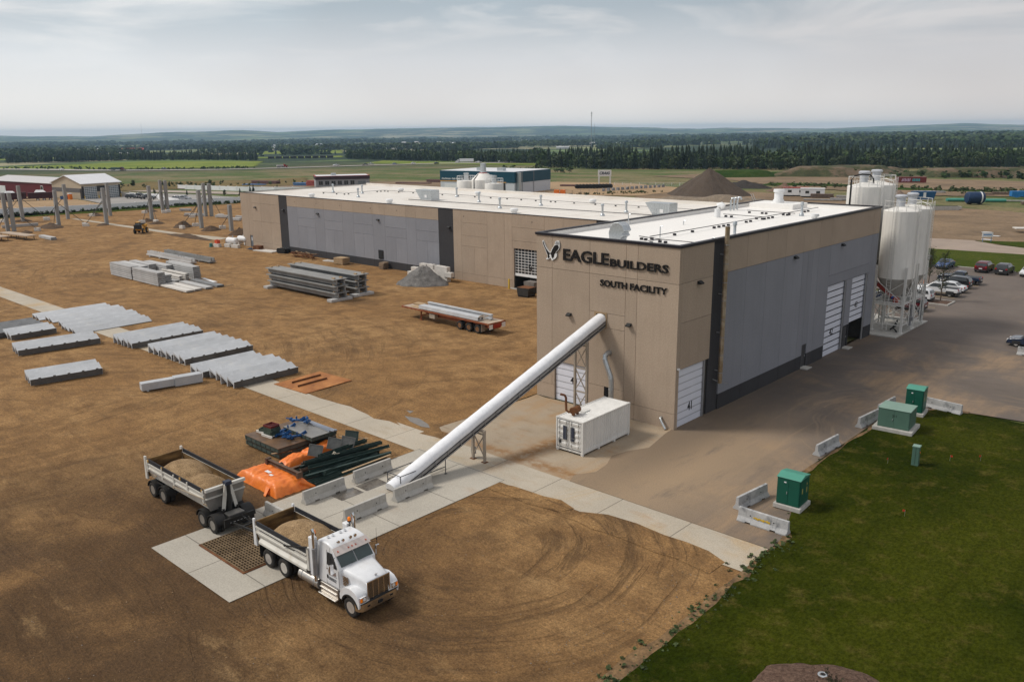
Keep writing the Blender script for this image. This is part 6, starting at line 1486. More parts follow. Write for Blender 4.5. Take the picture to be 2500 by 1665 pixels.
for i, x in enumerate((-111.3, -110.6, -109.9)):
    b = MB()
    b.lathe([(.02, -.75), (.5, -.75), (.5, -.6), (.42, -.55), (.42, -.1), (.5, -.05), (.5, .05), (.42, .1), (.42, .55), (.5, .6), (.5, .75), (.02, .75)], (0, 0, .5), 18, axis='y')
    tag(b.build('black_drum', M_black, None, (x, 35.9 + .1 * i, 0), .2, smooth=40), f'{("left", "middle", "right")[i]} of the three black plastic drums by the charcoal strip', 'drum', 'black drums by the wall')
t = thing('blue_chain_heap', 'low heap of blue lifting gear beside the rusty crate', 'lifting gear', (-120.3, 34.9, 0)); b = MB()
for k in range(14): x, y = rng.uniform(-.9, .9), rng.uniform(-.4, .4); b.tube([(x, y, .06), (x + rng.uniform(-.4, .4), y + .2, .22), (x + rng.uniform(-.6, .6), y - .2, .06)], .05, 6)
b.build('shackles', mat('blue_gear', (.015, .07, .16), .5, var=.2, bump=0), t)
for i, (x, y, rz, lab) in enumerate(((-126.9, 34.4, .15, 'front white horizontal tank on a concrete block by the long hall corner'), (-127.5, 37.2, .1, 'rear white tank behind the front one at the long hall corner'))):
    t = thing('storage_tank', lab, 'tank', (x, y, 0), rz, 'white tanks by the hall corner')
    MB().lathe([(.02, -1.55), (.45, -1.5), (.62, -1.3), (.65, -1.2), (.65, 1.2), (.62, 1.3), (.45, 1.5), (.02, 1.55)], (0, 0, 1.3), 22, axis='x').build('shell', M_white, t, smooth=40)
    MB().cbox((-1, 0, .45), (.3, 1.0, .5)).cbox((1, 0, .45), (.3, 1.0, .5)).build('saddles', M_white, t)
    MB().cyl((.2, 0, 1.9), (.2, 0, 2.3), .12, n=8).cbox((-1.8, 0, 1.0), (.3, .5, .9)).build('fittings', M_galv, t)
for i, (x, y, lab) in enumerate(((-125.0, 34.0, 'right concrete block under the front white tank'), (-127.3, 33.6, 'left concrete block under the front white tank'), (-129.3, 32.3, 'block left of the white tanks carrying a red crate'))):
    o = blk.copy(); col.objects.link(o); o.location = (x, y, 0); o.rotation_euler[2] = .2; o.scale = (1.3 if i == 0 else 1.05, 1, .9); tag(o, lab, 'concrete block', 'blocks at the white tanks')
tag(MB().box(-.5, -.35, .0, .5, .35, .06).box(-.5, -.35, .06, -.46, .35, .7).box(.46, -.35, .06, .5, .35, .7).box(-.46, -.35, .06, .46, -.31, .7).box(-.46, .31, .06, .46, .35, .7).build('red_crate', mat('orange_red', (.6, .08, .03), .5, bump=0), None, (-129.4, 32.4, .75)), 'bright red plastic crate on the block left of the tanks', 'crate')
tag(MB().box(-.35, -.35, 0, .35, .35, .1).lathe([(.34, .1), (.34, .7), (.2, .75), (.02, .75)], (0, 0, 0), 14).build('green_barrel', mat('teal_barrel', (.05, .2, .19), .5, bump=0), None, (-130.6, 31.6, 0)), 'teal barrel on the ground left of the red crate', 'barrel')
t = thing('dumpster', 'dark open steel hopper standing at the glazed door of the long hall', 'hopper', (-45.0, 33.4, 0), .05)
b = MB().prism([(-.9, .2), (.9, .2), (1.1, 1.3), (-1.1, 1.3)], -.9, .9, 'xz'); b.build('body', mat('hopper_black', (.03, .028, .025), .7, var=.3, bump=.1), t); MB().box(-1.05, -.85, 1.301, 1.05, .85, 1.33).build('load', M_rust, t); MB().box(-.9, -.8, 0, .9, -.6, .2).box(-.9, .6, 0, .9, .8, .2).build('skids', M_chas, t)
t = thing('steel_bin', 'grey dusty steel bin just inside the open glazed door', 'bin', (-46.4, 36.2, .03)); MB().prism([(-.9, .25), (.9, .25), (1.0, 1.55), (-1.0, 1.55)], -.7, .7, 'xz').build('body', mat('bin_grey', (.17, .15, .135), .8, var=.25, bump=.1), t); MB().box(-.8, -.6, 0, .8, -.45, .25).box(-.8, .45, 0, .8, .6, .25).build('skids', M_chas, t)

# ------------------------------------------------------------------ forms, tarps and beams beside the pad
M_frm = mat('form_green', (.06, .085, .078), .6, .2, var=.2, sc_=1.2, fine=.15, bump=.1, spots=[((.16, .11, .065), 1.5, .6, .8, .5)])
M_ftop = mat('form_top_brown', (.14, .085, .05), .42, .3, var=.3, sc_=.6, c2=(.24, .14, .075), fine=.12, bump=.05, spots=[((.07, .05, .035), .8, .52, .7, .6)])
M_pgr = mat('form_plate_grey', (.27, .26, .245), .38, .45, var=.2, sc_=.8, c2=(.36, .34, .31), fine=.1, bump=.04, spots=[((.13, .12, .11), .9, .55, .72, .5)])
def form_table(x0, y0, x1, y1, z0, z1, top, lab):
    t = thing('steel_form', lab, 'form', (x0, y0, z0), 0, 'flat steel casting forms'); w, d_, h = x1 - x0, y1 - y0, z1 - z0
    b = MB(); ring_box(b, 0, 0, w, d_, 0, h - .02, .06)
    for k in range(1, 6): b.box(w * k / 6 - .04, .06, .02, w * k / 6 + .04, d_ - .06, h - .03)
    for k in range(7): b.box(w * k / 7 + .2, -.03, .03, w * k / 7 + .26, 0, h - .05); b.box(w, d_ * k / 7 + .2, .03, w + .03, d_ * k / 7 + .26, h - .05)
    b.build('frame', M_frm, t); MB().box(-.02, -.02, h - .02, w + .02, d_ + .02, h).build('top_plate', top, t); return t
form_table(-22.5, -23.9, -18.0, -18.9, .12, .47, M_ftop, 'lower of the two large stacked steel forms beside the strip')
form_table(-22.4, -24.0, -17.9, -19.0, .56, .91, M_ftop, 'upper brown topped steel form carrying the blue clamps')
form_table(-20.9, -21.6, -17.2, -19.4, .95, 1.25, M_pgr, 'grey steel form plate lying on the big brown form')
for i, (x, y) in enumerate(((-22.0, -22.8), (-18.4, -22.9), (-18.4, -20), (-22, -19.8))):
    for z, zz in ((0, .12), (.475, .555)): tag(MB().box(-.3, -.06, z, .3, .06, zz).build('timber_bearer', M_wood, None, (x, y - .9 * 0, 0), .1), 'timber bearer wedged under the stacked steel forms', 'timber', 'timbers between the steel forms')
pallet(-20.7, -22.75, .915, .1, 'pallet on the brown form under the green trays', M_plw); pallet(-21.7, -22.6, .915, .05, 'pallet on the brown form left of the trays', M_plw)
for k in range(4):
    b = MB().box(-.5, -.42, 0, .5, .42, .03); ring_box(b, -.5, -.42, .5, .42, .03, .13, .05)
    tag(b.build('form_tray', mat('tray_green', (.04, .06, .045), .6, var=.3, bump=.1), None, (-20.7 + rng.uniform(-.05, .05), -22.7, 1.06 + k * .135), rng.uniform(-.1, .1)), f'{("lowest", "second", "third", "highest")[k]} dark green tray on the pallet', 'tray', 'green trays on the pallet')
b = MB().box(-.45, -.4, 0, .45, .4, .03); ring_box(b, -.45, -.4, .45, .4, .03, .16, .05); b.bar((-.4, -.3, .1), (.4, .3, .1), .06)
tag(b.build('form_tray', mat('tray_maroon', (.12, .02, .018), .5, var=.2, bump=.05), None, (-20.75, -22.7, 1.61), .12), 'maroon tray on top of the green trays', 'tray')
b = MB().box(-.3, -.5, 0, .3, .5, .04); ring_box(b, -.3, -.5, .3, .5, .04, .22, .05)
tag(b.build('form_tray', mat('tray_green', (.04, .06, .045)), None, (-21.75, -22.55, 1.06), .3), 'empty green tray on the left pallet', 'tray')
M_blu = mat('clamp_blue', (.012, .075, .22), .38, .2, var=.2, sc_=3, fine=.05, bump=.02)
for i, (x, y, z, a, lab) in enumerate(((-19.9, -22.5, .92, .5, 'blue steel clamp lying at the front edge of the brown form'), (-19.2, -22.4, .92, -.3, 'blue steel clamp beside the grey plate, nearer one'), (-20.5, -21.6, .92, 1.3, 'blue steel clamp between the trays and the grey plate'), (-20.9, -20.4, 1.26, .2, 'blue clamp standing highest at the back corner of the forms'), (-20.2, -20.0, 1.26, -.7, 'blue clamp on the back of the grey plate'), (-18.7, -21.95, .92, .9, 'blue clamp farthest right against the grey plate'))):
    b = MB().bar((-.7, 0, .12), (.6, .1, .22), .16, .14).bar((.3, .1, .2), (.75, .1, .5), .12, .2).lathe([(.13, -.1), (.15, 0), (.13, .1)], (-.6, 0, .16), 12, axis='y').cyl((.55, -.15, .3), (.75, .3, .35), .06, n=8).bar((-.3, -.25, .1), (-.2, .3, .12), .14).cyl((-.75, 0, .16), (-1.05, -.1, .2), .05, n=8).bar((.1, -.1, .3), (.1, -.1, .55), .1)
    tag(b.build('steel_clamp', M_blu, None, (x, y, z), a, bevel=.012), lab, 'clamp', 'blue steel clamps on the forms')
for i in range(8):
    o = MB().cyl((0, 0, 0), (3.0 + .1 * (i % 3), 0, 0), .035, n=8).cyl((2.9, 0, 0), (3.05, 0, 0), .06, n=8); tag(o.build('steel_rod', mat('rod_bluegrey', (.33, .36, .42), .4, .5, bump=0), None, (-20.3 + .05 * i, -19.9 + .09 * (i % 5), 1.29 + .07 * (i // 5)), -.03 + .025 * (i % 4)), 'thin blue grey steel rod in the bundle on the grey plate', 'rod', 'rods bundled on the grey plate')
def tarp(name, x, y, L, W, h, lab, rz=0, seed=0., tail=None):
    t = thing(name, lab, 'tarp', (x, y, 0), rz); mb = MB(); nx, ny = 60, 34
    for i in range(nx + 1):
        for j in range(ny + 1):
            u, v = i / nx * 2 - 1, j / ny * 2 - 1
            e = max(abs(u) ** 6, abs(v) ** 6); f = max(0, 1 - e ** 1.6)
            fold = .05 * fbm(u * 4 + seed, v * 3, 1.0, 3, seed) + .035 * math.sin(u * 34 + 5 * fbm(u * 2, v * 2, 1, 2, seed)) * (1 - abs(v)) ** .3
            dip = -.14 * math.exp(-((u + .28) / .1) ** 2)
            k = 1.0 + .05 * fbm(u * 3, v * 3, 1, 3, seed + 7) + (.06 * (1 - f))
            mb.v.append((u * L / 2 * k, v * W / 2 * k, max(.005, h * f + (fold + dip) * (.35 + .65 * f) * (1 if f > .02 else 0))))
    mb.f = [(i * (ny + 1) + j, (i + 1) * (ny + 1) + j, (i + 1) * (ny + 1) + j + 1, i * (ny + 1) + j + 1) for i in range(nx) for j in range(ny)]; mb.m = [0] * len(mb.f)
    mb.build('sheet', M_orange, t, smooth=180, fix=False)
    return t
t = tarp('tarp_bundle', -14.9, -26.35, 4.9, 2.5, .72, 'wide orange tarp wrapped over a low load beside the pad', -.02, 2)
MB().loft([[(1.2, -1.2, .45), (1.6, -1.2, .45), (1.55, -1.25, .1), (1.25, -1.25, .1)], [(1.5, -1.6, .06), (1.75, -1.6, .06), (1.75, -1.62, .005), (1.5, -1.62, .005)]]).loft([[(2.4, .6, .5), (2.45, 1.0, .5), (2.4, 1.0, .3), (2.35, .6, .3)], [(2.75, 1.3, .1), (2.8, 1.5, .1), (2.8, 1.5, .005), (2.75, 1.3, .005)]]).build('loose_corner', M_orange, t)
b = MB().box(-.5, -.3, .745, .05, -.05, .752).box(.25, -.45, .745, .6, -.25, .752); b.build('paper_label', M_white, t)
tag(MB().prism([(-.12, 0), (.12, 0), (.12, .03), (.02, .03), (.02, .22), (.12, .22), (.12, .25), (-.12, .25), (-.12, .22), (-.02, .22), (-.02, .03), (-.12, .03)], 0, 3.9, 'yz').box(-.02, -.2, -.1, .2, .2, .32).box(3.75, -.2, -.1, 3.95, .2, .3).build('steel_beam', mat('beam_brown', (.12, .075, .05), .7, .3, var=.3, fine=.15, bump=.1), None, (-16.6, -25.65, .80), .0), 'brown steel beam with end plates lying on the orange tarp', 'steel beam')
t2 = tarp('tarp_bundle', -16.85, -21.9, 5.6, 1.15, .62, 'long narrow orange tarp roll between the forms and the beam pile', 1.72, 9)
MB().cyl((-2.7, .1, .3), (-3.0, .1, .3), .17, n=14).build('pipe_end', M_black, t2)
M_bgr = mat('beam_green', (.022, .045, .04), .5, .25, var=.25, sc_=2, fine=.12, bump=.05, c2=(.04, .07, .062), spots=[((.10, .07, .04), 1.6, .6, .8, .5)])
beams = [(-15.5, -24.9, .08, 4.6, .02, 0), (-15.0, -24.6, .10, 6.2, -.03, 0), (-14.6, -24.2, .10, 5.8, -.07, 0), (-14.2, -24.9, .08, 6.6, -.10, 0), (-13.8, -25.0, .08, 5.6, -.02, 0), (-13.4, -25.1, .08, 6.4, -.12, 0),
         (-12.95, -25.0, .08, 4.9, .03, 0), (-12.5, -25.1, .08, 6.6, .02, 0), (-12.15, -24.9, .08, 5.2, .05, 0), (-14.9, -24.2, .36, 6.3, -.10, 1), (-14.3, -24.6, .36, 6.6, -.12, 1), (-13.7, -24.3, .36, 5.6, -.05, 1), (-13.2, -24.9, .34, 6.7, -.14, 1),
         (-14.7, -24.0, .62, 6.2, -.14, 2), (-13.9, -24.2, .62, 6.4, -.16, 2), (-15.3, -23.8, .36, 4.6, .10, 1), (-14.9, -22.6, .64, 4.2, .02, 2), (-12.7, -23.8, .34, 5.0, .10, 1)]
for i, (x, y, z, L, a, lv) in enumerate(beams):
    s = rng.choice((.2, .24, .18)); kind_ = i % 3
    P = ([(-s / 2, 0), (s / 2, 0), (s / 2, .025), (.015, .025), (.015, s - .025), (s / 2, s - .025), (s / 2, s), (-s / 2, s), (-s / 2, s - .025), (-.015, s - .025), (-.015, .025), (-s / 2, .025)] if kind_ == 0
         else [(-s / 2, 0), (s / 2, 0), (s / 2, s), (s / 2 - .025, s), (s / 2 - .025, .025), (-s / 2 + .025, .025), (-s / 2 + .025, s), (-s / 2, s)] if kind_ == 1 else [(-s / 2, 0), (s / 2, 0), (s / 2, .02), (-s / 2 + .02, .02), (-s / 2 + .02, s), (-s / 2, s)])
    b = MB().prism(P, 0, L, 'xz'); b.cbox((0, .05, s / 2), (s * 1.3, .03, s * 1.2)); b.cbox((0, L * .6, s), (.04, .14, .1))
    tag(b.build('steel_beam', M_bgr if i % 5 else mat('beam_brown', (.1, .06, .04)), None, (x, y, z - .06), a), 'dark green steel section in the jumbled pile beside the barriers', 'steel beam', 'steel sections in the jumbled pile')
M_pz = mat('end_plate_grey', (.165, .165, .155), .6, .3, var=.25, sc_=3, fine=.15, bump=.1)
for i, (x, y, z, rx, rz, lab) in enumerate(((-15.5, -22.6, .55, .9, .2, 'grey end plate leaning nearest on the beam pile'), (-15.6, -20.9, .55, .9, .1, 'second grey end plate leaning in the beam pile'), (-15.1, -20.1, .55, .8, .0, 'third grey end plate leaning in the beam pile'), (-16.3, -18.8, .35, 1.1, .4, 'dark end plate leaning farthest back by the forms'))):
    b = MB().box(-.5, -.03, 0, .5, .03, .85); b.box(-.5, -.09, 0, .5, -.03, .06).box(-.5, -.09, .79, .5, -.03, .85).box(-.5, -.09, .06, -.44, -.03, .79).box(.44, -.09, .06, .5, -.03, .79)
    o = b.build('end_plate', M_pz if i < 3 else M_frm, None, (x, y, z)); o.rotation_euler = (-.45, .25, rx); tag(o, lab, 'steel plate', 'end plates leaning on the beams')
tag(MB().tube([(0, 0, 0), (.1, .1, .14), (.25, 0, .16), (.3, -.12, .05), (.15, -.1, .12), (.05, .12, .15), (.3, .1, .02), (.4, .3, .0)], .03, 6).build('rope', mat('rope_pale', (.5, .45, .36), .9, bump=.1), None, (-14.3, -21.9, .84), .4, smooth=60), 'coil of pale rope hanging on the beam pile', 'rope')
tag(MB().box(-.07, 0, 0, .07, 4.2, .04).build('board', M_wood, None, (-10.95, -23.5, .86), .02), 'long pale board lying along the top behind a barrier', 'board')
for i, (x, y, a, L) in enumerate(((-16.2, -18.2, .9, 1.5), (-16.9, -18.8, .4, 1.3), (-15.6, -18.9, 1.3, 1.4), (-18.1, -23.6, 1.5, 1.6), (-14.9, -18.6, .6, 1.2))):
    o = MB().box(-L / 2, -.07, 0, L / 2, .07, .05).build('board', M_wood, None, (x, y, .5 if i != 3 else .47), a); o.rotation_euler[1] = .12; tag(o, 'short loose board among the forms and steel sections', 'board', 'loose boards round the steel pile')
# ------------------------------------------------------------------ column yard
M_col = mat('column_concrete', (.29, .29, .285), .9, var=.12, sc_=.8, fine=.1, fsc=10, bump=.15, spots=[((.22, .22, .215), .6, .52, .72, .7)], stretch=(1, 1, .4))
M_brace = mat('brace_steel', (.06, .055, .05), .6, .3, bump=0)
M_mnd = mat('dark_soil', (.085, .052, .03), .95, var=.3, sc_=1.2, fine=.4, fsc=6, bump=.7, bsc=5, bd=.12)
cols = [(-197.1, 14.2, 9.3, [(5, 5)], 'leftmost concrete column of the pair at the left edge'), (-195.9, 15.2, 9.3, [(3, -5)], 'right column of the pair at the left edge'),
        (-219.6, 24.9, 9.6, [(1.2, 5.6), (-3, -4)], 'tall concrete column behind the pair at the left edge'), (-200.9, 27.3, 9.0, [(5, 4.5), (2.3, -2.0)], 'column rising from the broad dark soil mound'),
        (-217.5, 35.7, 9.5, [(-2, -5)], 'column in the rear row before the garage gable'), (-192.8, 36.1, 9.4, [(-.3, -5.1)], 'column beside the concrete path end'),
        (-216.8, 47.0, 9.4, [(-2.7, -4.0)], 'rear row column before the garage doors'), (-192.9, 48.1, 9.3, [(4, -4.5), (5.5, -1.5)], 'column directly behind the yellow loader'),
        (-217.0, 62.6, 9.3, [(4.0, -.3), (1, -6)], 'left column of the rear pair before the parked black cars'), (-216.2, 63.8, 9.2, [(4, -3)], 'right column of the rear pair before the parked black cars'),
        (-165.3, 47.8, 9.3, [(-2.7, -3.7), (-5, 1)], 'front row column left of the long hall'), (-192.3, 63.3, 9.2, [(-.2, -4)], 'left column of the second pair near the long hall'),
        (-191.3, 64.5, 9.1, [(3.2, 1.0)], 'right column of the second pair near the long hall'), (-153.7, 49.3, 6.2, [(-6, 1)], 'shortest column, nearest the end of the long hall')]
for x, y, h, br, lab in cols:
    t = thing('concrete_column', lab, 'column', (x, y, 0), rng.uniform(-.05, .05), 'free standing concrete columns')
    b = MB().box(-.40, -.40, -.1, .40, .40, h); b.box(-.55, -.3, h - 1.0, .55, .3, h - .75) if 0 else None
    b.build('shaft', M_col, t, bevel=.04)
    for dx, dy in br:
        MB().cyl((0, 0, h * .68), (dx, dy, .6), .07, n=7).build('brace', M_brace, t)
        o = blk.copy(); col.objects.link(o); o.location = (x + dx, y + dy, 0); o.rotation_euler[2] = rng.uniform(0, 1.5); tag(o, 'concrete anchor block at the foot of a column brace', 'concrete block', 'anchor blocks of the column braces')
for i, (x, y, rx, ry, h) in enumerate(((-198.2, 24.6, 4.8, 2.6, 1.1), (-189.5, 15.8, 2.0, 1.4, .7), (-220.6, 25.2, 2.6, 1.8, .8), (-171.0, 46.0, 2.9, 2.2, 1.4), (-158.6, 46.6, 2.6, 2.2, 1.3), (-145.2, 46.6, 2.6, 2.4, 1.5), (-184.2, 45.4, 2.2, 1.6, .7), (-192, 46.5, 2.2, 1.6, .8), (-220.3, 60.1, 2.6, 2.0, .9), (-220.5, 44.2, 2.4, 1.6, .8), (-198.5, 61.8, 3.4, 1.8, .6), (-192.6, 35.0, 2.0, 1.4, .5))):
    mound('soil_mound', (x, y, 0), rx, ry, h, M_mnd, i * 3.1, .4, 18, rz=rng.uniform(0, 3), label=('broad' if rx > 4 else 'small') + ' mound of dark soil beside a concrete column', cat='soil mound', group='soil mounds of the column yard')
sheet('concrete_strip_far', [(-217, 36.3), (-192, 36.4), (-160, 37.0), (-139.5, 37.9), (-141.5, 41.5), (-159.5, 39.2), (-192, 38.2), (-217, 37.5)], .02, M_strip)
tag(mound('soil_berm', (-150, 36.6, 0), 10, 1.3, .7, M_mnd, 9, .4, 20, rz=.04), 'low ridge of dug soil along the far concrete path', 'soil mound')
for i, (x, y, L, rz, lab) in enumerate(((-205.7, 15.5, 8.2, 1.45, 'long concrete beam lying behind the pair of columns'), (-199, 60.5, 6.5, .5, 'grey beam lying before the rear pair of columns'), (-187, 63.5, 5, .3, 'grey beam lying right of the second column pair'), (-214.5, 66.8, 3.5, .6, 'short pale beam lying by the rear column pair'), (-180.5, 66.0, 4.0, .2, 'small beam lying near the long hall corner'), (-177.0, 62.0, 4.0, .25, 'second small beam near the long hall corner'), (-181, 71.5, 4, .2, 'pale beam farthest back by the white wall'))):
    tag(MB().box(0, -.4, .12, L, .4, .75).box(.4, -.4, 0, .6, .4, .12).box(L - .6, -.4, 0, L - .4, .4, .12).build('concrete_beam', M_pl, None, (x, y, 0), rz, bevel=.02), lab, 'beam', 'beams in the column yard')
for x, y, L, w, rz, lab in ((-186.0, 8.8, 13, 2.4, .12, 'long rusty topped casting table on legs at the left edge'), (-186.5, 4.6, 11, 2.2, .12, 'nearer casting table on legs cut by the left edge')):
    t = thing('casting_table', lab, 'table', (x, y, 0), rz); MB().box(0, 0, .92, L, w, 1.08).build('table_top', mat('table_tan', (.42, .33, .25), .7, .1, var=.15, bump=.1), t)
    for k in range(4):
        for yy in (.15, w - .15): MB().bar((L * (.08 + .28 * k), yy, 0), (L * (.08 + .28 * k), yy, .92), .1).build('leg', M_brace, t)
stack_planks(-177.0, 14.9, 7.4, 2, 'the low pair lying near the casting tables', z0=.05)

# yellow loader
ld = thing('wheel_loader', 'yellow and black telescopic loader driving in the dirt yard', 'loader', (-166.6, 33.2, 0), -.75)
M_jy = mat('machine_yellow', (.62, .30, .015), .4, var=.1, bump=0)
MB().prism([(-2.2, .7), (1.2, .7), (1.5, .95), (1.4, 1.3), (-2.2, 1.5)], -.75, .75, 'xz').build('body', M_jy, ld, bevel=.08, seg=2)
MB().box(-2.2, .3, 1.5, -.4, .95, 2.0).build('engine_cover', M_jy, ld, bevel=.1, seg=2)
cb = MB().prism([(-.9, 1.3), (.5, 1.3), (.75, 1.7), (.3, 2.5), (-.8, 2.5)], -.95, -.1, 'xz').build('cab', M_glass, ld, bevel=.04)
MB().box(-.85, -.98, 2.5, .35, -.07, 2.62).build('cab_roof', M_jy, cb, bevel=.04); b = MB()
for p, q in (((.5, -.95, 1.3), (.3, -.95, 2.5)), ((.5, -.1, 1.3), (.3, -.1, 2.5)), ((-.85, -.95, 1.3), (-.8, -.95, 2.5))): b.bar(p, q, .1)
b.build('cab_posts', M_black, cb)
MB().bar((-2.2, .3, 2.0), (1.4, .3, 2.3), .32, .36).bar((1.3, .3, 2.35), (2.2, .3, 1.7), .26, .3).build('boom', M_black, ld)
MB().prism([(2.1, 1.2), (2.6, 1.2), (2.6, 2.2), (2.1, 2.2)], -.6, 1.1, 'xz').build('carriage', M_chas, ld)
for x in (-1.45, 1.1):
    for s in (-1, 1): wheel(ld, x, s * 1.15, s, .62, .42, False, M_jy)

# ------------------------------------------------------------------ low white walls and neighbouring yards
M_ww = mat('white_block_wall', (.80, .80, .81), .8, var=.05, sc_=.3, fine=.04, bump=.05)
def wall_run(name, pts, h, m, lab, th=.25, cap=True):
    t = thing(name, lab, 'wall', (*pts[0], 0)); o0 = Vector(pts[0]); b = MB(); c = MB()
    for a, d_ in zip(pts, pts[1:]):
        a, d_ = Vector(a), Vector(d_); n_ = max(1, int((d_ - a).length / 6)); ang = math.atan2((d_ - a).y, (d_ - a).x); L = (d_ - a).length / n_
        for k in range(n_):
            p = a.lerp(d_, k / n_); T_ = Matrix.Translation((p.x - o0.x, p.y - o0.y, land(p.x, p.y) - .2)) @ Matrix.Rotation(ang, 4, 'Z')
            b.box(.03, -th / 2, 0, L - .03, th / 2, h + .25, 0, T_); MB().box(-.14, -th * .8, 0, .14, th * .8, h + .4, 0, T_).build('post', m, t)
    b.build('panels', m, t); return t
wall_run('boundary_wall', [(-272, -45), (-246.2, 27), (-237, 56), (-234.8, 77), (-228.4, 94.6), (-222, 112)], 1.85, M_ww, 'long low white wall behind the column yard')
wall_run('boundary_wall', [(-303, 84.0), (-268, 84.8), (-249.5, 80.3), (-235.6, 78.3)], 1.7, M_ww, 'short white wall behind the parked black cars')
wall_run('boundary_wall', [(-336, 126.5), (-310, 128.5), (-291, 129.5), (-270, 134.5), (-255, 141)], 1.8, M_ww, 'white wall along the storage yard beyond the side road')

M_bred = mat('barn_red', (.115, .006, .012), .6, var=.08, sc_=.5, fine=.05, bump=.05, stretch=(6, 6, .3))
M_metroof = mat('white_metal_roof', (.70, .70, .72), .45, .1, var=.04, sc_=.4, fine=.03, bump=0)
def gabled(parent, L, W, he, hr_, wall, roof, axis='x', over=.4):
    """walls and a pitched roof; ridge along x"""
    MB().prism([(0, 0), (W, 0), (W, he), (W / 2, hr_), (0, he)], 0, L, 'yz').build('wall', wall, parent)
    b = MB(); s = (hr_ - he) / (W / 2)
    b.prism([(-over, he - over * s + .05), (W / 2, hr_ + .05), (W + over, he - over * s + .05), (W + over, he - over * s + .22), (W / 2, hr_ + .24), (-over, he - over * s + .22)], -over, L + over, 'yz')
    return b.build('roof', roof, parent)
rb = thing('barn_building', 'dark red metal barn with a white roof at the far left', 'building', (-366, 60.5, land(-366, 60.5)), .125)
gabled(rb, 55, 15, 6.2, 7.8, M_bred, mat('dull_roof', (.52, .50, .50), .5, var=.06, bump=0))
MB().box(22, -9, 0, 45, 0, 6.3).prism([(0, 0), (0, 0.01)], 0, .01, 'xz').build('wing', M_bred, rb) if 0 else None
for x, z, w, h in ((42, 3.6, 1.6, 1.4),): MB().box(x, -.12, z, x + w, -.02, z + h).build('window', M_glass, rb); MB().box(x - .2, -.08, z - .2, x + w + .2, -.01, z + h + .2).build('window_frame', M_white, rb)
MB().box(38, -.1, 0, 39.4, -.02, 2.6).build('door', M_dark, rb); MB().box(8, -.1, 0, 13, -.02, 4.4).build('overhead_door', M_white, rb)
gg = thing('garage_building', 'tan garage with a white gable roof and two glazed overhead doors', 'building', (-290.0, 67.7, land(-290, 68)), .137)
M_gt = mat('garage_tan', (.46, .38, .28), .8, var=.05, bump=.03); M_gd = mat('garage_dark', (.035, .032, .032), .7, var=.1, bump=0); M_gb = mat('garage_brown', (.12, .07, .05), .7, var=.1, bump=0); M_ggl = mat('door_glass', (.16, .19, .21), .15, bump=0, var=.4, sc_=1.4, spec=.7)
b = MB().prism([(-20.5, 0), (0, 0), (0, 5.5), (-10.2, 8.2), (-20.5, 5.5)], 0, 14.8, 'xz'); b.build('wall', M_gt, gg)
b = MB().prism([(-21, 5.42), (-10.2, 8.27), (.6, 5.42), (.6, 5.62), (-10.2, 8.48), (-21, 5.62)], -.5, 15.3, 'xz'); b.build('roof', M_metroof, gg)
MB().box(-20.52, -.04, 2.4, .02, -.01, 3.9).build('dark_band', mat('band_grey', (.13, .12, .12), .8, bump=0), gg); [MB().box(*q).build('dark_panel', M_gd, gg) for q in ((-1.2, -.06, 0, .04, -.05, 3.9), (.01, -.04, 0, .05, .8, 4.6), (.01, 14, 0, .05, 14.84, 4.6), (.01, 5.6, 2.6, .05, 9.2, 4.6))]
for y0 in (.9, 9.3):
    d = MB().box(.02, y0, 0, .06, y0 + 4.7, 4.5).build('glazed_door', M_ggl, gg); b = MB()
    for k in range(8): b.box(.061, y0, k * .62, .085, y0 + 4.7, k * .62 + .1)
    for k in range(7): b.box(.061, y0 + k * .77, 0, .08, y0 + k * .77 + .06, 4.5)
    b.build('door_frame', M_white, d)
MB().box(.02, 6.6, 0, .06, 7.7, 2.3).build('man_door', M_steel, gg)
for y0 in (.4, 5.75, 9.0, 14.3): MB().cyl((.8, y0, 0), (.8, y0, 1.3), .12, n=8).build('bollard', M_yel, gg)
t = thing('portable_toilet', 'orange portable toilet with a white roof beside the garage', 'toilet', (-293.2, 64.6, land(-293, 65)), .1); MB().box(-.6, -.6, 0, .6, .6, 2.1).build('body', mat('toilet_orange', (.75, .2, .02), .5, bump=0), t, bevel=.05); MB().prism([(-.62, 2.1), (.62, 2.1), (.45, 2.4), (-.45, 2.4)], -.6, .6, 'xz').build('roof', M_white, t); MB().box(-.4, -.63, .1, .4, -.6, 1.95).build('door', mat('toilet_door', (.6, .14, .02), .5, bump=0), t)
t = thing('waste_bin', 'dark blue waste bin left of the orange toilet', 'bin', (-296.2, 63.6, land(-296, 64)), .1); MB().prism([(-1.2, .15), (1.2, .15), (1.3, 1.5), (-1.3, 1.2)], -.8, .8, 'xz').build('body', mat('bin_blue', (.015, .05, .16), .5, bump=0), t); MB().prism([(-1.35, 1.22), (1.35, 1.52), (1.35, 1.6), (-1.35, 1.3)], -.85, .85, 'xz').build('lid', M_black, t)
bt = thing('lowbed_trailer', 'long dark maroon trailer loaded with covered goods before the red barn', 'trailer', (-306, 38.0, land(-306, 45)), 1.25); MB().box(0, -1.4, .9, 25, 1.4, 1.15).build('deck', mat('maroon', (.07, .02, .022), .7, bump=0), bt)
b = MB()
for x, L, h in ((.5, 7, 1.9), (8, 7.5, 2.1), (16, 8, 1.8)): b.box(x, -1.3, 1.15, x + L, 1.3, 1.15 + h)
b.build('load', mat('maroon_load', (.05, .018, .02), .8, var=.2, bump=.1), bt)
for x in (2, 4, 9, 11, 13, 19, 21, 23):
    for s in (-1, 1): wheel(bt, x, s * 1.35, s, .5, .3)
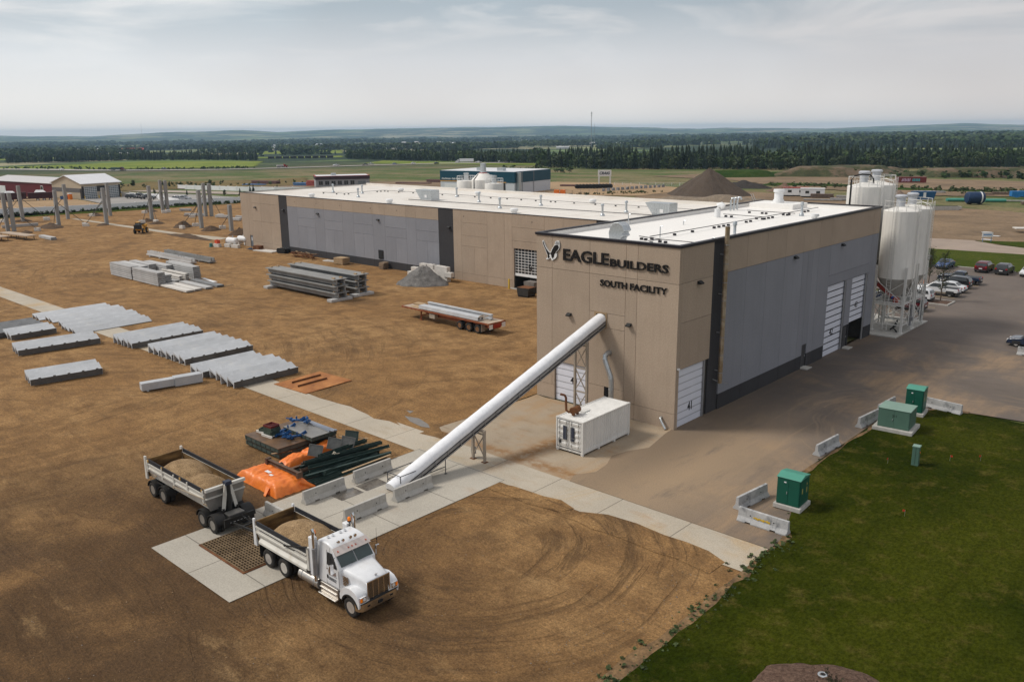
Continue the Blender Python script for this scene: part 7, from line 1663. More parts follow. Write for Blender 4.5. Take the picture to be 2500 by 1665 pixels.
for x, y in ((10.5, 0), (20, .3)): MB().loft([[(x - 1.8, y - 1.2, 3.1), (x + 1.8, y - 1.2, 3.1), (x + 1.8, y + 1.2, 3.1), (x - 1.8, y + 1.2, 3.1)], [(x - 1.2, y - .3, 3.9), (x + 1, y - .3, 3.8), (x + 1, y + .3, 3.8), (x - 1.2, y + .3, 3.9)]]).build('white_cover', M_white, bt)

gb = thing('office_building', 'flat roofed grey building with a dark red banded top and a row of windows', 'building', (-278.3, 159.9, land(-278, 160) - .1), 1.03)
M_gw = mat('grey_stucco', (.30, .30, .31), .85, var=.05, bump=.03); M_mar = mat('maroon_band', (.055, .03, .035), .7, bump=0); L_ = 23
MB().box(0, 0, 0, L_, 12, 3.6, 0).build('wall', M_gw, gb); MB().box(-.15, -.15, 3.6, L_ + .15, 12.15, 5.0).build('parapet_band', M_mar, gb)
MB().box(-.2, -.2, 5.0, L_ + .2, 12.2, 5.12).build('roof_trim', mat('trim_red', (.4, .03, .03), .6, bump=0), gb); MB().box(.3, .3, 5.12, L_ - .3, 11.7, 5.16).build('roof', M_metroof, gb)
for k in range(6): w = MB().box(1.2 + k * 2.7, -.06, 1.4, 2.9 + k * 2.7, -.01, 3.0).build('window', M_glass, gb); MB().box(2.0 + k * 2.7, -.09, 1.4, 2.08 + k * 2.7, -.061, 3.0).box(1.1 + k * 2.7, -.1, 3.0, 3.0 + k * 2.7, -.01, 3.1).build('frame', M_steel, w)
MB().box(18.0, -.08, 0, 21.3, -.01, 2.7).build('glazed_door', M_ggl, gb); MB().box(7, 4, 5.16, 9, 6, 6.1).build('roof_unit', M_galv, gb)

cg = thing('dealer_building', 'large teal and white metal clad building with a flat roof behind the long hall', 'building', (-176.8, 175.5, land(-185, 185) - .3), .163)
M_teal = mat('teal_cladding', (.005, .058, .095), .45, var=.05, sc_=.5, bump=.02); M_wcl = mat('white_cladding', (.58, .60, .64), .6, var=.04, bump=.02); M_org = mat('orange_line', (.7, .32, .02), .5, bump=0)
MB().box(-34, 0, 0, 0, 25.5, 4.4).build('wall', M_wcl, cg); MB().box(-34.1, -.12, 4.4, .1, 25.6, 8.3).build('teal_band', M_teal, cg)
MB().box(-33.8, .2, 8.3, -.2, 25.3, 8.42).build('roof', M_metroof, cg); MB().box(-34.12, -.17, 4.4, -3.5, -.12, 4.62).build('orange_stripe', M_org, cg)
MB().box(-22.8, -.4, 0, -19.9, -.05, 6.4).box(-8.2, -.1, 0, -4.0, -.02, 4.3).build('dark_panel', M_gd, cg); MB().box(-32, -.1, 0, -25.5, -.02, 3.4).build('overhead_door', M_white, cg); MB().box(-7.6, -.16, 2.2, -5.6, -.11, 3.8).build('window', M_glass, cg)
b = MB()
for y in (5, 13): b.box(.11, y, 0, .16, y + .25, 8.3)
b.build('panel_joint', M_steel, cg)
b = MB().box(.2, 1.2, 1.5, 1.2, 2.8, 8.1).tube([(.7, 2, 2.2), (.7, 2.2, 1.0), (.9, 3.5, .6)], .55, 10); b.build('vent_duct', M_galv, cg)
for x, y in ((-19, 3), (-10, 3.5)): b = MB().box(x, y, 8.42, x + 2.6, y + 2.2, 9.6); b.build('roof_unit', M_galv, cg)
lettering('CRAIG', -17.2, -9.6, 5.6, 7.2, -.2, .16, M_white, 'lettering', cg, shear=.25, bold=.04); lettering('Attachments \u2022 Built Right \u2022 Fit', -33.2, -23.0, 4.85, 5.75, -.2, .1, M_white, 'small_lettering', cg, bold=.01)
sgx = thing('pylon_sign', 'white two-legged pylon sign with dark lettering in the sales yard', 'sign', (-183.6, 239.6, land(-183, 240)), .72)
MB().box(-2.6, -.25, 0, -2.1, .25, 6.4).box(2.1, -.25, 0, 2.6, .25, 6.4).build('legs', M_white, sgx); MB().box(-2.8, -.3, 3.9, 2.8, .3, 6.5).build('panel', M_white, sgx); lettering('CRAIG', -2.2, 2.2, 4.6, 5.8, -.33, .06, mat('sign_navy', (.01, .03, .06), .5, bump=0), 'lettering', sgx, shear=.25, bold=.04)
for i in range(11):
    x, y = -176.2 + i * .42 * 2, 211.5 + i * 1.05
    tag(MB().lathe([(.75, -1.0), (.85, -.9), (.75, -.8), (.75, -.1), (.85, 0), (.75, .1), (.75, .8), (.85, .9), (.75, 1.0)], (0, 0, .85), 14, axis='y').build('culvert_pipe', M_black, None, (x - (0 if i % 2 else .0), y, land(x, y) + .1), .9, smooth=40), 'black ribbed culvert pipe in the row on the sales yard', 'pipe', 'culvert pipes in the sales yard')
for i, (x, y) in enumerate(((-164.2, 184.3), (-162.4, 185.6))): tag(MB().prism([(-1, 0), (1, 0), (.9, 1.6), (-.9, 1.6)], -.5, .5, 'xz').box(-1.1, -.55, 0, 1.1, .55, .15).build('orange_bin', M_orange, None, (x, y, land(x, y) + .1), .5, bevel=.03), f'{("left", "right")[i]} of two bright orange bins at the edge of the sales yard', 'bin')
def fence(name, pts, h, lab, m=M_white, sp=3., rails=(.15, .55, 1.)):
    t = thing(name, lab, 'fence', (*pts[0], 0)); b = MB(); o0 = Vector(pts[0])
    for a, c in zip(pts, pts[1:]):
        a, c = Vector(a), Vector(c); n_ = max(1, int((c - a).length / sp))
        for k in range(n_ + 1): p = a.lerp(c, k / n_); z = land(p.x, p.y); b.bar((p.x - o0.x, p.y - o0.y, z), (p.x - o0.x, p.y - o0.y, z + h), .10)
        for r_ in rails: b.bar((a.x - o0.x, a.y - o0.y, land(*a) + h * r_), (c.x - o0.x, c.y - o0.y, land(*c) + h * r_), .06)
    b.build('rails', m, t); return t
fence('rail_fence', [(-181, 243), (-168, 249), (-153, 256), (-140, 262)], 1.3, 'white rail fence at the back of the sales yard')
fence('wire_fence', [(-168, 182), (-160, 188), (-156, 218), (-153, 245)], 1.4, 'thin grey fence along the front of the sales yard', M_steel, 4, (.5, 1.))
for i in range(14):
    x, y = -158.5 + i * .35, 205 + i * 2.6
    tag(MB().prism([(-.6, 0), (.6, 0), (.5, 1.1), (-.5, 1.1)], -.4, .4, 'xz').cbox((0, 0, .5), (1.3, .2, .3)).build('bucket_attachment', mat('bucket_grey', (.26, .27, .29), .5, .3, var=.2, bump=.05), None, (x, y, land(x, y) + .08), rng.uniform(0, 3)), 'grey machine bucket in the row along the sales yard fence', 'bucket', 'machine buckets along the sales yard fence')
# white tanks standing behind the long hall
M_tk2 = M_cream
for x, r_, zt, cone, lab in ((-98.5, 2.05, 12.3, False, 'left of three white tanks rising behind the long hall roof'), (-94.0, 2.5, 12.7, True, 'middle white tank with a cone top and grey stack behind the long hall'), (-90.3, 1.95, 12.0, False, 'right of three white tanks rising behind the long hall roof')):
    t = thing('storage_silo', lab, 'silo', (x, 75.0 if cone else 74.4, 0), 0, 'white tanks behind the long hall')
    MB().lathe([(r_, 0), (r_, zt), (r_ * (.45 if cone else .98), zt + (1.3 if cone else .1)), (.02, zt + (1.35 if cone else .25))], (0, 0, 0), 32).build('tank', M_tk2, t, smooth=40)
    z_ = zt + (1.3 if cone else .2)
    MB().lathe([(.62, z_ - .1), (.62, z_ + .12), (.5, z_ + .13), (.5, z_ + 1.2), (.6, z_ + 1.25), (.6, z_ + 1.5), (.02, z_ + 1.55)] if not cone else [(.8, z_ - .1), (.8, z_ + .2), (.62, z_ + .3), (.6, z_ + 1.9), (.75, z_ + 2.0), (.02, z_ + 2.1)], (0, 0, 0), 16).build('filter_stack', M_galv, t, smooth=40)
    b = MB()
    if not cone:
        n = 10; pts = [(r_ * .98 * math.cos(6.283 * k / n), r_ * .98 * math.sin(6.283 * k / n)) for k in range(n)]
        for k in range(n):
            p, q = pts[k], pts[(k + 1) % n]; b.cyl((*p, zt), (*p, zt + 1.1), .04, n=5); [b.cyl((*p, zt + z), (*q, zt + z), .035, n=5) for z in (.55, 1.1)]
        b.build('railing', M_white, t)
    else:
        MB().lathe([(.82, zt + 1.2), (.82, zt + 1.5)], (0, 0, 0), 16).build('red_collar', M_redp, t); MB().tube([(-.3, -2.55, zt - 2), (-.3, -2.5, zt + .1), (-.25, -1.2, zt + 1.2)], .1, 6).build('cable', M_black, t)

# ------------------------------------------------------------------ yard beyond, right: piles, trailers, tank
M_soil = mat('brown_pile', (.082, .060, .044), .95, var=.2, sc_=.5, fine=.3, fsc=4, bump=.7, bsc=2.2, bd=.3, stretch=(1, 1, .35), spots=[((.06, .043, .032), .5, .5, .7, .6)])
mound('soil_pile', (-119.5, 214.0, -.3), 15.0, 13.0, 9.4, M_soil, 11, .08, 44, peak=1.0, label='large brown conical soil pile beyond the hall roofs', cat='soil pile')
mound('soil_pile', (-126.5, 255, -.3), 12, 7, 3.0, mat('black_pile', (.035, .028, .024), .95, var=.3, fine=.3, bump=.7, bsc=2, bd=.2), 3, .3, 24, label='low black soil pile right behind the big cone', cat='soil pile')
mound('gravel_ridge', (-98, 181, -.2), 24, 6, 2.9, mat('tan_ridge', (.21, .165, .12), .95, var=.25, sc_=.6, fine=.35, fsc=4, bump=.7, bsc=2.5, bd=.2), 5, .3, 30, rz=.25, peak=2, label='long low tan gravel ridge just beyond the hall roof', cat='gravel pile')
mound('soil_pile', (-104, 243, -.3), 9, 5, 2.8, mat('reddish_pile', (.15, .095, .065), .95, var=.3, fine=.3, bump=.7, bsc=2, bd=.2), 7, .4, 24, label='reddish brown rubble pile left of the white trailers', cat='soil pile')
M_berm = grass_material('berm_grass', (.022, .05, .009), (.04, .07, .014), (.10, .08, .045), .7, 2.)
M_bank = mat('bank_scrub', (.05, .06, .02), .95, var=.3, sc_=.09, c2=(.085, .085, .035), fine=.35, fsc=1.5, bump=.9, bsc=.7, bd=.5, spots=[((.17, .12, .08), .055, .47, .56, .95), ((.025, .04, .012), .16, .55, .66, .8)], stretch=(1, 1, 2.5))
for i, (x, y, rx, ry, h, rz, m) in enumerate(((-161, 318, 22, 9, 5.0, .9, M_berm), (-124, 352, 40, 14, 7.5, .9, M_bank), (-140, 345, 24, 8, 3.4, .9, M_berm), (-72, 375, 46, 12, 6.5, .55, M_bank), (-36, 380, 26, 10, 7.5, .4, M_bank), (-20, 395, 44, 12, 7, .35, M_bank), (-119, 273, 9, 4, 1.8, .4, M_berm), (-104, 277, 18, 3.5, 1.6, .35, M_berm), (-70, 273, 10, 3, 1.6, .3, M_berm), (-48, 277, 16, 3, 1.3, .3, M_berm))):
    X, Y_ = OL(x, y); k = math.hypot(X - CAM.x, Y_ - CAM.y) / math.hypot(x - CAM.x, y - CAM.y)
    mound('grass_bank', (X, Y_, land(X, Y_) - .3), rx * k, ry * k, h * k * 1.15, m, i * 2.3, .6, 36, rz=rz, peak=1.8, kind='structure', flat=.58)
def site_trailer(x, y, rz, L, m, roof, lab):
    t = thing('site_trailer', lab, 'trailer', (x, y, -.02), rz, 'white site trailers'); MB().box(0, 0, .4, L, 2.9, 2.75).build('body', m, t); MB().box(-.1, -.1, 2.75, L + .1, 3.0, 2.95).build('roof', roof, t)
    for k in (.2, .65): MB().box(L * k, -.04, 1.3, L * k + 1.2, -.005, 2.1).build('window', M_glass, t)
    MB().box(.4, .2, 0, L - .4, 2.7, .4).build('undercarriage', M_chas, t)
site_trailer(-95.6, 222.0, .42, 8.2, M_white, M_redp, 'left white site trailer with a red roof'); site_trailer(-88.9, 221.0, .42, 7.6, M_white, M_white, 'right white site trailer with a white roof')
def yard_stack(x, y, rz, L, W, n, m, lab, nm='board_stack', cat='stack', grp=None):
    b = MB()
    for k in range(n):
        for j in range(int(W / .45)): b.box(rng.uniform(0, .3), j * .45, .15 + k * .3, L + rng.uniform(-.4, .4), j * .45 + .4, .15 + k * .3 + .24)
    b.box(.8, 0, 0, 1.0, W, .15).box(L - 1, 0, 0, L - .8, W, .15)
    return tag(b.build(nm, m, None, (x, y, -.02), rz), lab, cat, grp)
M_ws = mat('weathered_boards', (.18, .13, .10), .9, var=.3, fine=.2, bump=.1); M_gs = mat('grey_boards', (.32, .31, .30), .9, var=.3, fine=.2, bump=.1)
for i, (x, y, rz, L, W, n, m) in enumerate(((-85, 220.5, .5, 7, 2.5, 4, M_ws), (-79, 226, .3, 8, 2, 2, M_gs), (-76, 214, .4, 10, 2.5, 2, M_gs), (-73, 220, .5, 9, 2, 2, M_ws), (-83, 210, .4, 12, 2.0, 1, M_gs), (-69, 236, .4, 8, 3, 2, M_ws), (-26, 232, .4, 9, 2.4, 2, M_ws), (-33, 240, .4, 9, 2.0, 1, M_gs), (-20, 226, .4, 8, 2, 2, M_ws), (-66, 262, .3, 10, 2, 2, M_gs), (-80, 262, .4, 9, 2, 1, M_ws), (-48, 262, .3, 7, 2, 2, M_ws), (-42, 266, .4, 5, 2, 3, M_ws))):
    yard_stack(x, y, rz, L, W, n, m, ('dark' if m is M_ws else 'grey') + ' stack of old beams in the storage yard beyond the hall', grp='beam stacks in the far storage yard')
t = thing('storage_tank', 'dark blue cylindrical tank with a white band in the far storage yard', 'tank', (-37.0, 225.6, 0), .72); MB().lathe([(.02, -2.6), (1.5, -2.45), (1.75, -2.1), (1.75, 2.1), (1.5, 2.45), (.02, 2.6)], (0, 0, 1.9), 24, axis='x').build('shell', mat('tank_navy', (.008, .03, .085), .35, bump=0), t, smooth=40); MB().lathe([(1.76, 1.2), (1.76, 1.6)], (0, 0, 1.9), 24, axis='x').build('white_band', M_white, t); MB().cbox((-1.5, 0, .2), (.4, 2, .4)).cbox((1.5, 0, .2), (.4, 2, .4)).build('saddles', M_chas, t)
for i, (x, y) in enumerate(((-43.5, 232.5), (-34.0, 236.5))): tag(MB().cyl((-3, 0, .5), (3, 0, .5), .45, n=12).cyl((-3, 1, .5), (3, 1, .5), .45, n=12).build('green_pipe', mat('pipe_seagreen', (.06, .27, .21), .5, bump=0), None, (x, y, 0), .6), f'sea green pipe pair {("left of", "right of")[i]} the blue tank', 'pipe')
t = thing('steel_tub', 'open blue steel tub in the far storage yard behind the lower silos', 'tub', (-56.5, 232.2, 0), .6); MB().prism([(.3, 0), (6.2, 0), (6.9, 2.5), (-.2, 2.5)], 0, 2.6, 'xz').build('body', mat('tub_blue', (.012, .075, .18), .5, var=.1, bump=0), t); MB().box(3.0, -.06, .6, 3.8, -.01, 2.2).build('white_plate', M_white, t)
t = thing('steel_tub', 'bright blue skip partly cut off at the right edge', 'tub', (-33.6, 254.5, 0), .55); MB().prism([(0, .6), (1.5, .2), (3, .6), (5, .2), (8, .5), (8.4, 2.2), (0, 2.2)], 0, 2.4, 'xz').build('body', mat('tub_bright_blue', (.012, .16, .42), .5, bump=0), t)
t = thing('concrete_trough', 'long low concrete trough at the edge of the bare field', 'trough', (-41.2, 198.4, 0), .62); MB().prism([(0, .5), (.8, 0), (7.4, 0), (8.4, .5), (8.4, 1.0), (0, 1.0)], 0, 2.6, 'xz').build('body', M_conc, t); MB().box(.4, .3, 1.001, 8, 2.3, 1.03).build('inside', M_dark, t)
for i, (x, y, m, lab) in enumerate(((-66, 246, M_ws, 'brown machine part pile left of the blue tub'), (-72, 253, M_gs, 'pale covered heap behind the taller silos'))): mound('scrap_heap', (x, y, -.1), 4, 2.4, 1.8, m, i, .6, 16, label=lab, cat='scrap heap')
X, Y_ = OL(-88.5, 312.0); t = thing('freight_container', 'red freight container with painted graffiti far behind the silos', 'container', (X, Y_, land(X, Y_)), .60); MB().box(0, 0, .1, 12.2, 2.44, 2.6).build('body', mat('container_red', (.17, .03, .028), .6, var=.15, bump=.05, stretch=(6, 1, .3)), t)
g1 = MB(); g2 = MB()
for k in range(6): z = 1.0; x = 2 + k * .62; g1.prism([(x, .7), (x + .4, .7 + .3 * (k % 2)), (x + .52, 2.0), (x + .2, 2.1 - .3 * (k % 3 == 0))], -.03, -.005, 'xz')
for k in range(5): x = 6.4 + k * .66; g2.prism([(x, .8), (x + .5, .75), (x + .46, 1.9), (x + .1, 2.0)], -.03, -.005, 'xz')
g1.build('graffiti', mat('graffiti_pink', (.6, .45, .6), .6, bump=0), t); g2.build('graffiti', mat('graffiti_teal', (.05, .4, .42), .6, bump=0), t)
t = thing('yard_sign', 'small white sign on two blue posts on the grass by the gravel road', 'sign', (-11.4, 135.6, 0), .75); MB().cyl((-.85, 0, 0), (-.85, 0, 1.7), .06, n=8).cyl((.85, 0, 0), (.85, 0, 1.7), .06, n=8).build('posts', mat('post_blue', (.1, .2, .35), .5, bump=0), t); MB().box(-1.1, -.06, .95, 1.1, .0, 1.9).build('panel', M_white, t); MB().box(-.85, -.075, 1.35, .85, -.06, 1.55).build('blue_line', mat('sign_blue', (.1, .25, .5), .5, bump=0), t)
sheet('grass_patch', [(-12, 137.2), (-13.5, 135.6), (-9, 133.2), (-3, 131.2), (90, 143), (90, 168), (-4, 140.5)], .012, M_verge, edge=.3, seed=31)
t = thing('flat_trailer', 'white flat trailer standing in the bare field at the right edge', 'trailer', (-10.6, 155.5, 0), .5); MB().box(0, 0, .8, 9, 2.6, 1.0).build('deck', M_plw, t); MB().box(2, .8, 1.0, 4, 1.6, 1.5).build('load', M_white, t)
for x in (5.5, 7): 
    for s in (0, 2.6): wheel(t, x, s, -1 if s == 0 else 1, .45, .28)
t = thing('dark_machine', 'dark screening machine at the right edge of the bare field', 'machine', (-9.5, 164, 0), .5); MB().prism([(0, .6), (6, .6), (7, 2.2), (2, 2.6), (0, 1.6)], 0, 2.4, 'xz').build('body', M_chas, t); MB().box(0, .2, 0, 6, .6, .6).box(0, 1.8, 0, 6, 2.2, .6).build('tracks', M_chas, t)
for i, (x, y) in enumerate(((-13.2, 138.6), (-13.5, 146), (-16.5, 152))): tag(MB().prism([(0, 0), (1.8, .1), (2.0, .8), (.3, .9)], 0, .08, 'xy').build('white_sheet', M_white, None, (x, y, .02)), 'loose white sheet lying on the bare field near the small sign', 'sheet', 'loose white sheets on the bare field')
# storage-yard stacks by the grey building
for i, (x, y, L, h, m, rz) in enumerate(((-311, 143.5, 11, .9, 'blue', .35), (-316, 151, 14, 1.6, 'maroon', .3), (-290, 156, 12, 1.5, 'blue', .4), (-282.5, 157.6, 4, 2.3, 'red', .4), (-258, 205, 26, 1.4, 'maroon', .25), (-236, 212, 18, 1.1, 'blue', .3), (-232, 204, 18, 1.3, 'maroon', .3), (-262, 190, 16, .8, 'maroon', .3), (-228, 222, 16, .9, 'maroon', .3), (-190, 217, 12, .8, 'maroon', .4))):
    X, Y_ = OL(x, y); mm_ = {'blue': mat('pipe_blue', (.02, .11, .28), .5, var=.2, bump=0), 'maroon': mat('pipe_maroon', (.10, .035, .03), .6, var=.3, bump=.05), 'red': M_redp}[m]
    b = MB()
    for k in range(max(1, int(h / .32))):
        for j in range(6): b.cyl((rng.uniform(0, .6), j * .5, .25 + k * .36), (L * 1.15 + rng.uniform(-.6, .6), j * .5, .25 + k * .36), .18, n=6)
    tag(b.build('pipe_stack', mm_, None, (X, Y_, land(X, Y_)), rz), f'{m} pipe stack in the yard between the grey building and the highway' , 'pipe stack', f'{m} pipe stacks in the yard behind the long hall')
# ------------------------------------------------------------------ vehicles
M_paint = mat('car_paint', (.6, .6, .62), .25, var=.02, fine=0, bump=0, coat=.5)
M_trimb = mat('car_trim', (.03, .03, .032), .5, bump=0); M_tail = mat('tail_lamp', (.35, .01, .01), .25, bump=0)
PR = {'sedan': ([(-2.3, .32), (-2.32, .7), (-2.22, .93), (-1.55, 1.0), (-.95, 1.40), (-.2, 1.46), (.3, 1.44), (1.1, 1.0), (1.9, .9), (2.25, .74), (2.32, .55), (2.3, .3)], .97, 1.82, [(-1.4, 1.04), (-.92, 1.36), (.28, 1.39), (.92, 1.04)], ((.34, 1.40), (1.06, 1.03)), ((-1.0, 1.37), (-1.5, 1.03)), .33, 1.4),
      'suv': ([(-2.3, .42), (-2.34, .85), (-2.28, 1.08), (-2.05, 1.55), (-1.85, 1.66), (-.5, 1.72), (.3, 1.68), (1.05, 1.16), (1.95, 1.06), (2.28, .86), (2.34, .6), (2.3, .4)], 1.1, 1.9, [(-2.0, 1.18), (-1.85, 1.56), (.26, 1.6), (.9, 1.18)], ((.34, 1.64), (1.0, 1.2)), ((-2.1, 1.53), (-2.26, 1.14)), .37, 1.42),
      'pickup': ([(-2.85, .6), (-2.9, .8), (-2.88, 1.10), (-.82, 1.14), (-.72, 1.7), (-.5, 1.82), (.5, 1.82), (1.2, 1.24), (2.5, 1.14), (2.84, .98), (2.9, .7), (2.86, .5)], 1.16, 1.98, [(-.66, 1.24), (-.6, 1.7), (.46, 1.72), (1.02, 1.24)], ((.54, 1.78), (1.15, 1.28)), ((-.75, 1.68), (-.82, 1.24)), .4, 1.85)}
VP = {}
def car_proto(kind):
    P, belt, w, sw, ws, rw, wr, wb = PR[kind]
    t = thing('parked_car' if kind != 'pickup' else 'pickup_truck', 'x', 'car')
    yy = lambda z: w / 2 - max(0, z - belt) * .34
    b = MB().loft([[(x, -yy(z), z) for x, z in P], [(x, yy(z), z) for x, z in P]])
    body = b.build('body', M_paint, t, bevel=.09, seg=2, smooth=40)
    for s in (-1, 1): MB().loft([[(x, s * (yy(z) + .003), z) for x, z in sw], [(x, s * (yy(z) + .014), z) for x, z in sw]]).build('side_window', M_glass, t)
    for nm, (a, c), sg_ in (('windscreen', ws, 1), ('rear_window', rw, -1)):
        n_ = Vector((a[1] - c[1], 0, c[0] - a[0])).normalized() * (.018 if True else 0)
        if n_.z < 0: n_ = -n_
        ring = lambda o: [(p[0] + n_.x * o, s * (yy(p[1]) - .10), p[1] + n_.z * o) for p, s in ((a, -1), (a, 1), (c, 1), (c, -1))]
        MB().loft([ring(.3), ring(1)]).build(nm, M_glass, t)
    hx = P[0][0]; fx = P[-1][0]
    for s in (-1, 1):
        MB().cbox((hx - .0, s * (w / 2 - .2), belt - .12), (.1, .26, .22)).build('tail_lamp', M_tail, t); MB().cbox((fx - .02, s * (w / 2 - .28), belt - .32), (.12, .36, .15)).build('headlight', M_lens, t)
        MB().box(-wb - wr * 1.25, s * (w / 2 + .004) - .02, .28, -wb + wr * 1.25, s * (w / 2 + .004) + .02, wr * 2.05).box(wb - wr * 1.25, s * (w / 2 + .004) - .02, .28, wb + wr * 1.25, s * (w / 2 + .004) + .02, wr * 2.05).build('wheel_arch', M_trimb, t, bevel=.015)
        for x in (-wb, wb): wheel(t, x, s * (w / 2 + .03), s, wr, .24)
    MB().box(hx - .06, -w * .46, .3, hx + .2, w * .46, .52).box(fx - .2, -w * .46, .28, fx + .07, w * .46, .46).build('bumper', M_trimb, t)
    MB().cbox((hx - .075, 0, .72), (.02, .5, .13)).build('plate', M_white, t)
    if kind == 'pickup': MB().box(-2.7, -.8, .75, -.9, .8, 1.147).build('truck_bed', M_trimb, t)
    return t
def paint(n, c, r_=.25): return mat('paint_' + n, c, r_, var=.02, fine=0, bump=0, coat=.5)
COL = {'white': paint('white', (.62, .63, .65)), 'black': paint('black', (.012, .012, .014)), 'navy': paint('navy', (.012, .022, .05)), 'blue': paint('blue', (.03, .07, .2)), 'maroon': paint('maroon', (.09, .008, .014)), 'silver': paint('silver', (.32, .33, .35)), 'charcoal': paint('charcoal', (.03, .032, .038)), 'red': paint('red', (.25, .015, .012))}
def car(kind, x, y, rz, c, lab, grp=None, z=0.):
    if kind not in VP: VP[kind] = t = car_proto(kind); t['used'] = 0
    t = dup(VP[kind], (x, y, z), rz, lab, grp) if VP[kind]['used'] else VP[kind]
    if t is VP[kind]:
        t['used'] = 1; t.location = (x, y, z); t.rotation_euler[2] = rz; t['label'] = lab
        if grp: t['group'] = grp
    for o in t.children:
        if o.name.startswith('body'): o.material_slots[0].link = 'OBJECT'; o.material_slots[0].material = COL[c]
    t['category'] = 'truck' if kind == 'pickup' else 'car'
    return t
PK = 'cars in the parking lot'; h90 = math.pi / 2
car('suv', -2.1, 96.4, h90, 'maroon', 'dark red suv parked tail out at the kerb', PK); car('suv', .9, 96.0, h90, 'charcoal', 'dark grey suv parked right of the red one at the kerb', PK)
car('sedan', -7.9, 96.2, -h90, 'blue', 'blue sedan parked nose out behind the small tree', PK); car('suv', -11.4, 96.0, -h90, 'black', 'black suv half hidden behind the silos at the kerb', PK)
car('sedan', 4.3, 96.2, -h90, 'white', 'white sedan at the kerb cut by the right edge', PK); car('pickup', -2.0, 82.6, math.pi, 'navy', 'dark blue pickup truck parked in the middle row', PK)
car('suv', -1.7, 78.4, math.pi, 'black', 'black suv parked beside the white sedan and dark pickup', PK); car('sedan', -1.3, 74.6, math.pi, 'white', 'white sedan parked behind the white pickup', PK)
car('pickup', -1.7, 71.0, math.pi, 'white', 'white pickup truck parked behind the small tree island', PK); car('suv', -2.9, 65.2, math.pi, 'white', 'white hatchback parked left of the tree island', PK)
car('suv', -1.7, 58.3, math.pi, 'maroon', 'dark red car parked right behind the silo stand', PK); car('suv', -5.6, 61.6, math.pi, 'navy', 'dark car hidden behind the silo stand', PK)
car('sedan', 15.0, 46.6, math.pi, 'navy', 'dark blue car cut by the right edge, nearer one', PK); car('sedan', 16.4, 49.4, math.pi, 'charcoal', 'second dark car at the right edge, behind the first', PK)
for x, y, rz, k, c, lab in ((-277.1, 80.0, .5, 'suv', 'black', 'leftmost black suv before the short white wall'), (-278.2, 83.0, .4, 'pickup', 'black', 'black pickup behind the leftmost black suv'), (-268.6, 81.7, .6, 'pickup', 'charcoal', 'dark pickup right of the black suvs by the white wall'), (-256.2, 86.5, .5, 'sedan', 'silver', 'silver car showing above the white wall'), (-252.8, 87.5, .5, 'suv', 'silver', 'second silver car showing above the white wall')):
    car(k, x, y, rz, c, lab, 'cars in the grey lot', land(x, y) + .15)
HWC = 'vehicles on the highway'
def on_hw(x, y):
    X, Y_ = OL(x, y); p = Vector((X, Y_)); best = min((((hw_at(k / 50) - p).length, k / 50) for k in range(50 * (len(HW) - 1) - 1)))
    k = best[1]; d = (hw_at(k + .02) - hw_at(max(0, k - .02))).normalized(); return X, Y_, land(X, Y_) + .55, math.atan2(d.y, d.x)
for x, y, k, c, rev, lab in ((-559.7, 158.8, 'sedan', 'white', 0, 'white car on the highway above the red barn'), (-498.9, 198.3, 'suv', 'navy', 0, 'dark car on the highway right of the flatbed lorry'), (-443.6, 290.6, 'pickup', 'white', 1, 'white pickup on the highway, first right of the small red truck'), (-434.4, 307.7, 'pickup', 'black', 0, 'black pickup on the highway before a white one'), (-440, 317, 'pickup', 'white', 0, 'white pickup on the highway just behind the black one'), (-429.1, 329.1, 'sedan', 'blue', 0, 'blue car on the highway above the grey building'), (-423.1, 340.9, 'sedan', 'white', 0, 'white car on the highway between two dark ones'), (-405.2, 346.5, 'suv', 'navy', 0, 'dark suv on the highway left of the white semi'), (-395.5, 377.6, 'pickup', 'white', 1, 'white pickup on the highway right behind the white semi'), (-390.7, 395.1, 'suv', 'white', 1, 'white van on the highway above the teal building'), (-382.1, 392.8, 'pickup', 'black', 1, 'black pickup on the highway right of the white van'), (-385.2, 402.6, 'sedan', 'red', 0, 'dark red car on the highway near the belt of trees'), (-382.6, 404, 'sedan', 'white', 1, 'white car on the highway beside the dark red one'), (-374.2, 415.4, 'sedan', 'charcoal', 1, 'last dark car on the highway before the trees')):
    X, Y_, Z, a = on_hw(x, y); o = car(k, X, Y_, a + (math.pi if rev else 0), c, lab, HWC, Z); o.name = 'highway_car' if k != 'pickup' else 'pickup_truck'; o.scale = (1.08,) * 3
def lorry(x, y, L, body_m, h, cabm, lab, rev=0, low=False):
    X, Y_, Z, a = on_hw(x, y); t = thing('lorry', lab, 'truck', (X, Y_, Z), a + (math.pi if rev else 0), HWC)
    MB().box(-L, -1.3, .9, 0, 1.3, 1.1).build('chassis', M_chas, t); MB().box(-L, -1.3, 1.1, -.6, 1.3, h).build('trailer_body', body_m, t)
    c = MB().prism([(.2, .5), (.2, 3.3), (1.4, 3.2 if not low else 2.8), (2.1, 2.3), (2.3, 1.8), (3.6, 1.6), (3.9, .6)], -1.2, 1.2, 'xz').build('cab', cabm, t, bevel=.1, seg=2); MB().prism([(1.55, 2.95), (2.12, 2.2), (2.18, 2.25), (1.6, 3.0)], -1.0, 1.0, 'xz').build('windscreen', M_glass, c); MB().box(.9, -1.22, 2.0, 1.8, 1.22, 2.7).build('window', M_glass, c)
    for xx in (-L + 1, -L + 2.3, -.4, .9, 3.1):
        for s in (-1, 1): wheel(t, xx, s * 1.28, s, .5, .3)
    return t
lorry(-408.5, 371, 15.5, M_white, 4.1, M_tw, 'white semi truck with a long box trailer on the highway', 1)
